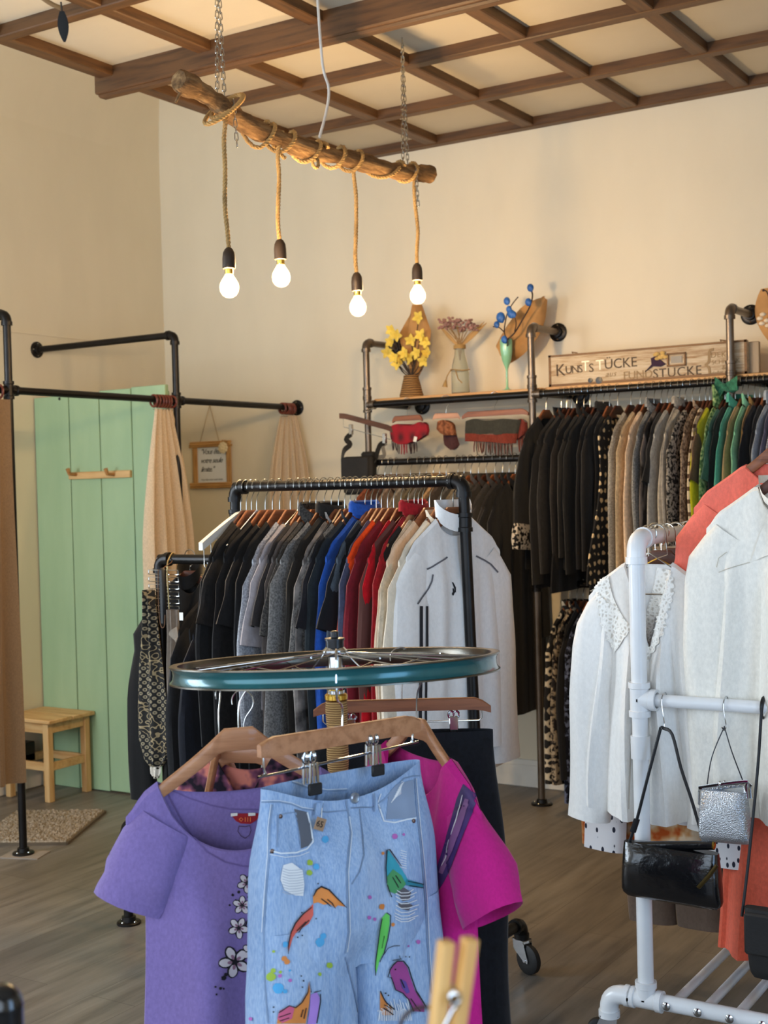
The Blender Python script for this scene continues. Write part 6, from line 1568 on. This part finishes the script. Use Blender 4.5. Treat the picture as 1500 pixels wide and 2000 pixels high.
J('coin_pocket_seam', DEND, st([(245, 640), (300, 628), (352, 622)], 2.2)+st([(243, 640), (240, 750), (236, 850)], 2.2)+st([(355, 622), (372, 700), (388, 840)], 2.2))
J('pocket_hem', DENL, st([(900, 590), (930, 680), (1000, 690), (1080, 670), (1140, 660)], 3.0)+st([(905, 600), (890, 560), (910, 500)], 2.0))
J('pocket_lining', plain('denim_grey_blue', (132, 148, 172), .9), [q([(960, 500), (1010, 440), (1120, 410), (1130, 560), (1140, 650), (1060, 665), (945, 668)])])
J('side_seam', DEND, st([(205, 570), (190, 720), (185, 900), (165, 1150), (150, 1400), (155, 1700), (180, 1990)], 2.4)); J('side_seam', DEND, st([(1130, 400), (1150, 640), (1175, 900), (1200, 1200), (1215, 1500), (1235, 1800)], 2.6))
J('side_stitch', DENL, st([(195, 570), (178, 720), (175, 900), (155, 1150), (140, 1400)], 1.3)+st([(1140, 400), (1160, 640), (1187, 900), (1212, 1200), (1226, 1500), (1245, 1800)], 1.3))
J('inseam', DEND, st([(680, 1560), (700, 1650), (740, 1800), (775, 1990)], 2.4))
for nm, pts in (('belt_loop', [(495, 475), (540, 480), (525, 560), (505, 640), (462, 640), (475, 560)]), ('belt_loop', [(850, 440), (872, 450), (880, 560), (880, 620), (855, 620), (858, 540)])):
    J(nm, DEN, [q(pts)], .006); 
J('belt_loop_edge', DEND, st([(497, 478), (478, 560), (465, 640)], 1.5)+st([(540, 482), (525, 560), (505, 640)], 1.5)+st([(852, 445), (862, 540), (858, 620)], 1.5), .0065)
bt = at(*q([(738, 528)])[0], D=2.25); h = bj.ray_cast(EYE, ray(*q([(738, 528)])[0]).normalized(), 9)
if h[0]: MB().lathe([(.0095, 0), (.0095, .004), (.007, .006), (.003, .005)], h[0], 18, YD).build('button', plain('denim_button', (160, 172, 186), .3, .7), jn)
for x, y in ((205, 875), (258, 648), (1125, 678)):
    h = bj.ray_cast(EYE, ray(*q([(x, y)])[0]).normalized(), 9)
    if h[0]: MB().lathe([(.004, 0), (.0035, .002), (.001, .003)], h[0], 10, YD).build('rivet', plain('copper_rivet', (120, 96, 84), .35, .8), jn)
# rips
RIPW = plain('frayed_white_thread', (228, 230, 232), .9); RIPD = plain('rip_gap', (96, 92, 98), .9)
J('ripped_patch', RIPW, [q([(275, 965), (330, 950), (400, 1000), (412, 1090), (405, 1165), (350, 1160), (285, 1130), (258, 1060), (265, 1010)])], .0022)
J('rip_threads', plain('grey_thread', (176, 184, 196), .9), [p for y in range(985, 1150, 17) for p in st([(268, y), (310, y+14), (360, y+12), (405, y+4)], 1.1)], .003)
J('rip_gap', RIPD, [q([(1010, 1130), (1060, 1110), (1105, 1140), (1095, 1190), (1050, 1200)]), q([(1020, 1215), (1080, 1205), (1115, 1225), (1090, 1260), (1040, 1250)])], .002)
J('rip_threads', RIPW, [p for y in (1135, 1155, 1178, 1205, 1235, 1262, 1285, 1305, 1322) for p in st([(1000+rnd.uniform(-8, 8), y-10), (1040, y+10), (1085, y+8), (1130+rnd.uniform(-14, 24), y-14)], 1.7)], .003)
J('rip_threads', RIPW, [p for i in range(20) for p in st([(890+i*10, 1830+rnd.uniform(0, 90)), (905+i*10, 1900+rnd.uniform(-10, 20)), (900+i*11, 1975)], 1.5)], .003)
J('worn_threads', RIPW, [p for i in range(9) for p in st([(975+i*7, 560-i*14), (1010+i*6, 520-i*12), (1040, 500-i*10)], 1.2)]+[p for i in range(8) for p in st([(1040+rnd.uniform(-15, 15), 870+i*15), (1075, 880+i*15)], 1.2)], .0026)
def P(name, col, polys, off=.0022): return J(name, plain('fabric_paint_'+name, col, .7, var=.1), polys, off)
ORG, RED, TEA, GRN, LIM, PRP, VIO, SKY, YEL_ = (214, 132, 62), (206, 92, 78), (52, 158, 178), (72, 150, 92), (104, 206, 92), (158, 66, 138), (168, 128, 208), (76, 162, 214), (150, 178, 60)
P('orange_wing', ORG, [q([(470, 1215), (468, 1165), (485, 1130), (520, 1108), (565, 1125), (605, 1160), (650, 1205), (680, 1235), (630, 1225), (612, 1242), (575, 1215), (540, 1222), (500, 1205)])])
P('coral_wing', RED, [q([(470, 1215), (470, 1290), (440, 1345), (400, 1372), (360, 1402), (335, 1440), (318, 1500), (308, 1540), (305, 1490), (322, 1400), (350, 1340), (400, 1282), (450, 1238)])])
P('teal_bird', TEA, [q([(945, 870), (962, 876), (1005, 935), (1050, 1000), (1085, 1060), (1060, 1105), (1000, 1100), (945, 1080), (938, 980)])])
P('green_belly', GRN, [q([(945, 1040), (985, 990), (1040, 1030), (1070, 1085), (1050, 1112), (1000, 1150), (962, 1135), (945, 1085)])], .003)
P('teal_tail', (40, 130, 150), [q([(1075, 1055), (1180, 1085), (1178, 1112), (1100, 1105), (1065, 1090)])], .003)
P('green_bird', LIM, [q([(942, 1275), (966, 1292), (966, 1345), (952, 1440), (930, 1530), (900, 1590), (882, 1670), (875, 1600), (890, 1480), (900, 1380), (912, 1310)])])
P('plum_bird', PRP, [q([(985, 1615), (1010, 1592), (1050, 1592), (1080, 1630), (1102, 1700), (1130, 1780), (1190, 1880), (1190, 1920), (1120, 1915), (1085, 1832), (1050, 1792), (1000, 1770), (985, 1720), (972, 1670), (968, 1640)])])
P('violet_wing', (96, 70, 150), [q([(1030, 1700), (1070, 1720), (1095, 1790), (1075, 1800), (1045, 1760)])], .003)
P('orange_bird', ORG, [q([(235, 1995), (250, 1920), (310, 1880), (350, 1890), (390, 1858), (430, 1790), (443, 1720), (450, 1790), (440, 1880), (420, 1995)])])
P('pink_tail', (204, 92, 128), [q([(240, 1960), (252, 1910), (320, 1875), (345, 1895), (330, 1960), (270, 1990)])], .003)
P('violet_bird', VIO, [q([(450, 1805), (490, 1790), (510, 1830), (502, 1900), (485, 1998), (430, 1998), (445, 1900)])], .003)
P('orange_chick', ORG, [q([(906, 1780), (940, 1860), (990, 1900), (986, 1940), (922, 1940), (905, 1900)])])
for nm, cl, lst in (('blue_splashes', SKY, ((547, 800, 24), (490, 975, 20), (515, 1465, 30), (535, 1425, 20), (290, 1480, 18), (245, 1765, 34), (288, 1785, 15), (318, 1650, 8))), ('lime_splashes', YEL_, ((448, 950, 19), (445, 1015, 20), (200, 1690, 30), (212, 1650, 16), (575, 1615, 20), (512, 1675, 12), (258, 1660, 10), (215, 1525, 9))), ('orange_splashes', ORG, ((283, 1572, 18), (300, 1592, 18), (915, 1235, 19), (988, 1350, 12), (922, 890, 10))), ('mauve_splashes', (178, 100, 176), ((1002, 780, 18), (1058, 768, 9), (836, 1173, 12), (832, 1305, 12), (868, 1316, 11), (1152, 1465, 14), (1088, 1490, 7), (320, 1715, 12), (255, 1685, 12), (70, 1965, 12)))):
    for x, y, r_ in lst: J(nm[:-2] if nm.endswith('es') else nm, plain('fabric_paint_'+nm, cl, .7, var=.1), [blob(*q([(x, y)])[0], r_/3.33, n=12, j=.12)], .0022)
m_ = [st(p, w) for p, w in (([(468, 1165), (490, 1122), (520, 1102), (570, 1122), (625, 1180), (684, 1240)], [1.5, 3, 3.4, 3, 2.4, 1]), ([(460, 1235), (400, 1280), (350, 1340), (322, 1400), (308, 1470), (306, 1540)], [1.5, 2.4, 2.6, 2.4, 2, 1]), ([(520, 1180), (560, 1210), (585, 1235)], [2, 2.4, 1]), ([(560, 1185), (590, 1210), (612, 1245)], [2, 2.4, 1]), ([(440, 1320), (400, 1360), (372, 1400)], 1.8), ([(420, 1330), (360, 1390)], 1.8),
    ([(942, 1080), (936, 980), (943, 870), (962, 866), (1010, 932), (1040, 970)], [1.5, 2, 2.6, 2.6, 2, 1]), ([(980, 1040), (1010, 1090), (1020, 1110)], 1.8), ([(1000, 1030), (1035, 1080)], 1.8), ([(1080, 1068), (1180, 1088)], 1.6), ([(1090, 1095), (1178, 1112)], 1.6), ([(945, 1090), (965, 1150), (975, 1170)], 1.8),
    ([(910, 1310), (898, 1380), (888, 1480), (874, 1600), (878, 1680)], 1.8), ([(942, 1272), (968, 1290), (968, 1345), (953, 1440), (932, 1530), (902, 1592)], 1.8), ([(930, 1420), (915, 1500)], 1.5), ([(930, 1540), (955, 1500), (990, 1485), (1028, 1485)], 1.4),
    ([(985, 1612), (1012, 1586), (1052, 1586), (1084, 1628), (1106, 1700), (1134, 1780), (1194, 1880)], 2.4), ([(985, 1612), (968, 1640), (952, 1690), (972, 1692), (985, 1725), (1000, 1772), (1050, 1796), (1086, 1836), (1120, 1915)], 2.0), ([(1035, 1705), (1060, 1760)], 2.2), ([(1100, 1830), (1160, 1915)], 1.8), ([(985, 1580), (1040, 1572)], 1.4), ([(1025, 1550), (1030, 1575)], 1.4),
    ([(430, 1790), (443, 1715), (452, 1790)], 1.8), ([(250, 1920), (312, 1876), (352, 1888), (392, 1856), (430, 1790)], 2), ([(400, 1900), (385, 1950)], 2), ([(420, 1890), (405, 1960)], 2), ([(510, 1800), (512, 1850), (502, 1910), (488, 1990)], 2.2), ([(470, 1790), (515, 1778)], 1.6), ([(906, 1780), (942, 1858), (992, 1900)], 2.4), ([(925, 1890), (985, 1935)], 2), ([(930, 1870), (975, 1900)], 1.6), ([(250, 1950), (320, 1925)], 1.6), ([(255, 1975), (310, 1955)], 1.6))]
blk = [p for s_ in m_ for p in s_]+[blob(*q([(x, y)])[0], 1.6, n=7) for x, y in ((498, 1083), (392, 1270), (487, 1310), (365, 1432), (393, 1420), (402, 1715), (388, 1685), (395, 1755), (217, 1885), (216, 1915), (1065, 1558), (1090, 1560), (955, 1808), (938, 1795), (1000, 1640))]
J('painted_outlines', BKP, blk, .0042)
tg = thing('price_tag', 'small kraft price tag hanging from the belt loop of the jeans', 'price tag', at(*q([(485, 695)])[0], D=2.2))
h = bj.ray_cast(EYE, ray(*q([(490, 690)])[0]).normalized(), 9); tc = (h[0] if h[0] else at(617, 1607, D=2.2))+YD*.012
Mt = Matrix((XD, YD, Vector((0, 0, 1)))).transposed(); Mt = Mt @ Matrix.Rotation(R(-24), 3, 'Y').inverted()
MB().box(tc, (.021, .001, .021), Mt, .0003).build('card', plain('kraft_tag', (166, 134, 104), .8), tg)
text_mesh('65', .015, BKP, 'lettering', tg, tc+YD*.0009+Mt @ Vector((-.0085, 0, -.005)), Mt @ Vector((1, 0, 0)), Mt @ Vector((0, 0, 1)), .0003)
MB().tube([tc+Vector((.003, 0, .011)), tc+Vector((.005, 0, .028))], .0006, 5).build('thread', WHITEPAINT, tg)
for px, py in ((570, 1512), (768, 1462)):
    u = (Vector(at(px, py, D=2.3))-MID).dot(XD); c = jp_(u, .004, TOPZ+.012+ (-.006 if px < 600 else .006)); m = MB()
    for s in (-1, 1): m.tube([c+XD*(s*.0068)+Vector((0, 0, .034))+XD*math.cos(a)*.0062+Vector((0, 0, math.sin(a)*.0095)) for a in [2*math.pi*k/12 for k in range(12)]], .0024, 7, closed=True); m.ell(c+XD*(s*.0068)+YD*.004+Vector((0, 0, .036)), (.0052, .0045, .0085), 8, 6)
    for o in (-.007, .012):
        for s in (-1, 0, 1): m.tube([c+YD*(o+.0)+XD*s*.007+Vector((0, 0, .026)), c+YD*o+XD*s*.0085+Vector((0, 0, -.012))], .0027, 7)
    cl = m.build('clip', CHROME, jh); m = MB(); Mc = Matrix((XD, YD, Vector((0, 0, 1)))).transposed(); m.box(c+YD*.015+Vector((0, 0, -.018)), (.028, .007, .02), Mc, .002); m.build('clip_pad', RUBBER, cl)

# magenta t-shirt
mgp = []; MAG = C('magenta_jersey', (186, 28, 122), var=.04, fold=.4, scale=200)
hm = .082; garment('tshirt', at(814, 1402, D=2.56)+Vector((0, 0, hm)), R(-26), MAG, 'magenta t-shirt with a painted purple sash, hanging right of the jeans', name='magenta_tshirt', cat='t-shirt', seed=14, dep=.10, hang='light', hlabel='light wooden hanger holding the magenta t-shirt', W=.41, bust=.36, L=.72, hem=.40, nk=.105, fd=.09, bd=.03, sl=.18, w0=.10, w1=.072, out=.05, flarew=.004, parts=mgp, famp=.3, folds=1.6, h=hm)
bm = bvh_of(mgp); par = mgp[0].parent
m = MB(); lay(m, [[(905, 1532), (934, 1556), (922, 1590), (902, 1640), (884, 1690), (868, 1722), (852, 1748), (846, 1720), (862, 1670), (880, 1610), (893, 1560)]], bm, .002); m.build('painted_sash', plain('sash_violet', (58, 32, 86), .6, var=.3), par)
m = MB(); lay(m, ribbon([(914, 1560), (898, 1610), (880, 1660), (862, 1705)], [8, 13, 13, 8]), bm, .0032); m.build('sash_shading', plain('sash_mauve', (120, 76, 118), .6, var=.2), par)
m = MB(); lay(m, ribbon([(906, 1552), (894, 1600), (884, 1630)], [1.2, 2, 1]), bm, .004); lay(m, ribbon([(880, 1640), (872, 1675), (864, 1690)], [1, 1.8, 1]), bm, .004); m.build('sash_highlight', WHT, par)
# black trousers at the far side of the wheel
bt_ = at(785, 1376, D=2.84)
trousers('black_trousers', 'black trousers on the far side of the bicycle wheel, behind the magenta t-shirt', bt_+Vector((0, 0, .10)), R(32), C('black_denim', (21, 23, 28), var=.2, fold=.4), .385, .98, .10, 61, flare=1.05, hk=.10, hlabel='wooden clip hanger on the far side of the wheel holding the black trousers', wb=C('black_denim_band', (24, 26, 31)))
# ------------------------------------------------------------------ small things on the low rail and the left end of the centre rack
x0 = at(469, 945, Y=YC).x; base = Vector((x0, YC, ZRC-HK)); mh = thing('tie_hanger', 'white hanger with hanging metal rods at the left end of the centre rack', 'hanger', base, R(90))
m = MB(); rows = []
for i in range(21):
    u = -.205+.41*i/20; e = abs(u)/.205; z = -.095*e**1.1; rows.append([(u, -.008, z), (u, .008, z), (u, .008, z-.030+.006*e), (u, -.008, z-.030+.006*e)])
m.grid([[Vector(p) for p in r] for r in rows], True); k = len(m.v); m.f += [(3, 2, 1, 0), (k-4, k-3, k-2, k-1)]; m.mi += [0, 0]; m.build('hanger_arm', WHITEPAINT, mh, local=True)
hook_mb().build('hook', STEELWIRE, mh, local=True)
for k in range(12):
    u = -.19+.38*k/11
    if abs(u) < .02: continue
    z = -.095*(abs(u)/.205)**1.1-.025; MB().tube([Vector(p) for p in [(u, 0, z), (u, 0, z-.055), (u, -.006, z-.063), (u, -.012, z-.055), (u, -.012, z-.045)]], .0013, 5).build('rod', STEELWIRE, mh, local=True)
garment('jacket', (at(338, 1083, Y=YC).x, YC+.085, zl+.005), R(2), C('low_black_velvet', (14, 14, 15), var=.2), 'black velvet jacket hanging flat behind the post of the low rail', seed=500, dep=.06, hang='dark', nk=.05, L=.66, sl=.62, out=.045, h=.05)
lows = [(425, 'shirt', C('low_black_satin', (20, 20, 22), var=.2), 'black satin shirt on the low rail right of the grey satin scarf', dict(L=.70)),
        (440, 'dress', C('low_black_crepe', (17, 17, 18), var=.2), 'black crepe dress on the low rail under the black tops', dict(L=.84)),
        (455, 'coat', C('low_navy_black', (18, 20, 28), var=.2), 'navy-black coat at the right end of the low rail', dict(L=.86))]
for i, (px, kd, mt, lab, ex) in enumerate(lows):
    garment(kd, (at(px, 1083, Y=YC).x, YC, zl), R(92+rnd.uniform(-3, 3)), mt, lab, seed=501+i, dep=.05, hang='dark', nk=.052, **ex)
# wire tie rack with a bandana scarf and a grey apron
p = at(338, 1083, Y=YC); p = Vector((p.x, YC, zl)); tr = thing('wire_tie_rack', 'wire tie rack with looped arms hanging beside the post of the low rail', 'tie rack', p)
YT = YC-.035
m = MB(); m.tube(spline([p+Vector((0, .018, .004)), p+Vector((0, 0, .021)), p+Vector((0, -.02, .004)), p+Vector((.004, -.035, -.03)), p+Vector((.008, -.035, -.19))], 4), .0026, 8); m.build('spine', plain('brass_wire', (196, 172, 120), .3, .8), tr)
for k in range(7):
    for s in (-1, 1):
        z = -.035-.024*k; a = p+Vector((.006, -.035, z)); L = .085 if s < 0 else .045
        MB().tube(spline([a, a+Vector((s*L*.95, 0, 0)), a+Vector((s*L, 0, -.004)), a+Vector((s*L, 0, -.010)), a+Vector((s*L*.95, 0, -.014)), a+Vector((0, 0, -.014))], 3), .0014, 5).build('arm', STEELWIRE, tr)
BAN = NT('black_bandana_print')
_d = BAN.n('ShaderNodeTexWave', bands_direction='DIAGONAL'); _d.inputs['Scale'].default_value = 2.6; BAN.l(BAN.co((1, .1, 1), (0, 0, 0)), _d.inputs[0])
_v = BAN.n('ShaderNodeTexVoronoi'); _v.inputs['Scale'].default_value = 58; _v.inputs['Randomness'].default_value = .05; BAN.l(BAN.co((1, .1, 1), (0, R(45), 0)), _v.inputs[0])
_r = BAN.ramp(_v.outputs['Distance'], [(.0, (40, 36, 30)), (.14, (40, 36, 30)), (.2, (150, 136, 108)), (.34, (150, 136, 108)), (.4, (24, 22, 22))])
_s = BAN.n('ShaderNodeTexNoise'); _s.inputs['Scale'].default_value = 60; _s.inputs['Detail'].default_value = 0; BAN.l(BAN.co((1, .1, 1)), _s.inputs[0])
_q = BAN.ramp(BAN.math('ABSOLUTE', BAN.math('SUBTRACT', _s.outputs[0], .5)), [(.03, (160, 140, 104)), (.06, (30, 27, 24))])
BAN.set(BAN.mix(BAN.math('GREATER_THAN', _d.outputs['Fac'], .55), _r, _q), .85); BAN = BAN.m
def hung(name, label, cat, edges, Y, mat, dep, part, seed=0, shear=0):
    """cloth hanging in folds: edges = (left px, right px, y px) from top to bottom"""
    top = at((edges[0][0]+edges[0][1])/2, edges[0][2], Y=Y); th = thing(name, label, cat, at((edges[-1][0]+edges[-1][1])/2, edges[-1][2], Y=Y)); rF, rB = [], []
    E_ = []
    for (a, b) in zip(edges, edges[1:]):
        for i in range(4): E_.append(tuple(a[k]+(b[k]-a[k])*i/4 for k in range(3)))
    E_.append(edges[-1])
    for i, (l, r_, y) in enumerate(E_):
        A_, B_ = at(l, y, Y=Y), at(r_, y+shear*(r_-l)/50, Y=Y); f, b = [], []
        for j in range(17):
            s = j/16; e = math.sqrt(max(0, 1-(2*s-1)**2)); c = A_.lerp(B_, s); wv = dep*.35*math.sin(s*13+i*.12+seed)
            f.append(c+Vector((0, -dep/2*e+wv*e, 0))); b.append(c+Vector((0, dep/2*e+wv*e*.5, 0)))
        rF.append(f); rB.append(b)
    MB().grid([f+b[::-1] for f, b in zip(rF, rB)], True).build(part, mat, th); return th
hung('bandana_scarf', 'long black and sand bandana-print scarf hanging left of the low rail post', 'scarf', [(281, 300, 1152), (280, 306, 1200), (278, 310, 1240), (272, 318, 1300), (270, 326, 1380), (272, 330, 1440), (284, 328, 1482), (296, 318, 1496)], YC-.045, BAN, .03, 'cloth', 1)
hung('polka_dot_scarf', 'white scarf end with black dots under the bandana scarf', 'scarf', [(295, 312, 1470), (292, 316, 1490), (294, 314, 1510), (302, 310, 1520)], YC-.025, dots('white_black_dots', (214, 204, 188), (40, 36, 34), 90, .3), .012, 'cloth', 2)
ap = hung('grey_satin_scarf', 'grey satin scarf with a bow hanging from the tie rack', 'scarf', [(327, 348, 1190), (328, 350, 1240), (327, 352, 1300), (328, 360, 1380), (329, 368, 1450), (332, 372, 1488)], YC-.05, C('grey_satin', (128, 116, 104), var=.05, fold=.5, rough=.5), .022, 'cloth', 3, 4)
bw_ = at(346, 1250, Y=YC-.07); GS = C('grey_satin_bow', (136, 124, 110), var=.05, rough=.5)
for dx, dz, a, L in ((-.012, .028, 2.2, .038), (.022, -.03, -1.05, .055)):
    rows = []
    d = Vector((math.cos(a), 0, math.sin(a))); s = Vector((-math.sin(a), 0, math.cos(a)))
    for i in range(7):
        t = i/6; wd = .005+.019*t**.8*(1 if t < .9 else .9); rows.append([bw_+d*L*t+s*wd*u+Vector((0, -.006*math.cos(u*3)*t, 0)) for u in (-1, -.6, -.2, .2, .6, 1)])
    MB().slab(rows, (0, 1, 0), .004).build('bow_loop', GS, ap)
MB().ell(bw_, (.009, .008, .009), 10, 6).build('bow_knot', GS, ap)
MB().box(at(354, 1204, Y=YC-.06), (.016, .001, .026)).build('price_tag', WHITEPAINT, ap)
pc = at(319, 1165, Y=YC-.06); gl = thing('glasses_case', 'narrow black case on a cord hanging right of the low rail post', 'case', pc-Vector((0, 0, .09)))
MB().box(pc, (.024, .022, .19), bev=.007).build('case_body', RUBBER, gl); MB().tube(spline([pc+Vector((-.008, -.012, .09)), pc+Vector((-.010, -.014, 0)), pc+Vector((-.006, -.012, -.09)), pc+Vector((.010, -.012, -.10)), pc+Vector((.014, -.01, -.06))], 4), .0014, 6).build('cord', plain('brown_cord', (110, 78, 52), .8), gl)
MB().tube([pc+Vector((0, 0, .093)), Vector((pc.x+.004, YC-.02, zl-.01)), Vector((pc.x+.004, YC, zl+.019)), Vector((pc.x+.004, YC+.019, zl))], .0014, 6).build('loop', plain('brown_cord', (110, 78, 52), .8), gl)

# ------------------------------------------------------------------ very near things at the picture's lower edge
D_ = .92
pin = thing('clothespin', 'large wooden clothespin standing close to the camera at the bottom', 'clothespin', at(880, 2060, D=D_))
def leg(top, bot, w, dcol, name, mat):
    a, b = at(*top, D=D_), at(*bot, D=D_); m = MB(); d = (b-a).normalized(); sd = d.cross(FH).normalized(); n = sd.cross(d)
    Mx = Matrix((sd, n, d)).transposed() @ Matrix.Rotation(R(28), 3, 'Z'); m.box((a+b)/2, (w, .0105, (b-a).length), Mx, .0008); return m.build(name, mat, pin)
PINW = wood('clothespin_wood', (198, 142, 72), (226, 178, 108), 2, .55, 2)
leg((872, 1838), (838, 2150), .0098, 0, 'left_leg', PINW); leg((918, 1832), (872, 2150), .0098, 0, 'right_leg', PINW)
c = at(889, 1953, D=D_-.010); m = MB(); m.tube([c+RT*math.cos(a)*.0035+Vector((0, 0, math.sin(a)*.0042))+FH*(.016*a/40) for a in [k*.4 for k in range(100)]], .0012, 6); m.build('spring_coil', CHROME, pin)
m = MB(); m.tube([c+FH*-.001+Vector((.002, 0, -.003)), at(884, 1975, D=D_-.012), at(866, 2012, D=D_-.012)], .0014, 6); m.build('spring_arm', CHROME, pin)
stn = at(850, 2140, D=D_); ch = thing('card_stand', 'thin dark wire stand behind the near clothespin', 'stand', (stn.x, stn.y, 0))
m = MB(); m.tube(spline([at(776, 2030, D=D_+.06), at(784, 1995, D=D_+.06), at(800, 1976, D=D_+.06), at(822, 1968, D=D_+.06), at(850, 1970, D=D_+.05), at(868, 1990, D=D_+.05), at(860, 2090, D=D_+.03), stn], 4), .0017, 8); m.build('wire_loop', plain('bronze_wire', (58, 44, 40), .35, .7), ch)
m = MB(); m.tube([stn+Vector((0, 0, .02)), (stn.x, stn.y, .01)], .005, 10); m.build('rod', BLACKSTEEL, ch); m = MB(); m.lathe([(.09, 0), (.09, .006), (.01, .012)], (stn.x, stn.y, 0), 28); m.build('foot', BLACKSTEEL, ch)
tp = at(4, 1924, D=1.25); po = thing('black_post', 'black post with a rounded top at the lower left corner', 'post', (tp.x, tp.y, 0))
m = MB(); m.lathe([(.019, .02), (.019, tp.z-.022), (.0195, tp.z-.020), (.018, tp.z-.012), (.013, tp.z-.004), (.006, tp.z), (.001, tp.z+.0005)], (tp.x, tp.y, 0), 26); m.build('post_shaft', plain('gloss_black', (16, 17, 20), .18, .1, .5), po)
m = MB(); m.lathe([(.12, 0), (.12, .008), (.02, .02)], (tp.x, tp.y, 0), 30); m.build('post_foot', BLACKSTEEL, po)
# leaf hanging from a twig at the top left
DL = 2.3; lf = thing('hanging_leaf', 'dark paper leaf dangling from a twig at the top left', 'leaf ornament', at(125, 80, D=DL))
a, b = at(121, 22, D=DL), at(126, 82, D=DL); d = b-a; rows = []
for i in range(9):
    t = i/8; w = .0095*math.sin(math.pi*(.12+.83*t))**.9; cc = a+d*t; rows.append([cc-RT*w, cc-FH*.003*math.sin(math.pi*t), cc+RT*w])
MB().slab(rows, FH, .0012).build('leaf', plain('dark_leaf', (26, 25, 24), .85), lf)
MB().tube([a, at(119, 4, D=DL)], .0016, 6).build('stalk', plain('dark_stalk', (58, 44, 32), .8), lf)
tw = [at(119, 16, D=DL+.01), at(103, 9, D=DL+.01), at(86, -2, D=DL+.01), at(50, -30, D=DL+.01)]; top = Vector((tw[-1].x, tw[-1].y, ZP))
MB().tube(spline(tw, 4), .0042, 8).build('twig', plain('tan_twig', (136, 100, 58), .8), lf); MB().tube([tw[-1], top], .0015, 6).build('thread', WHITEPAINT, lf)
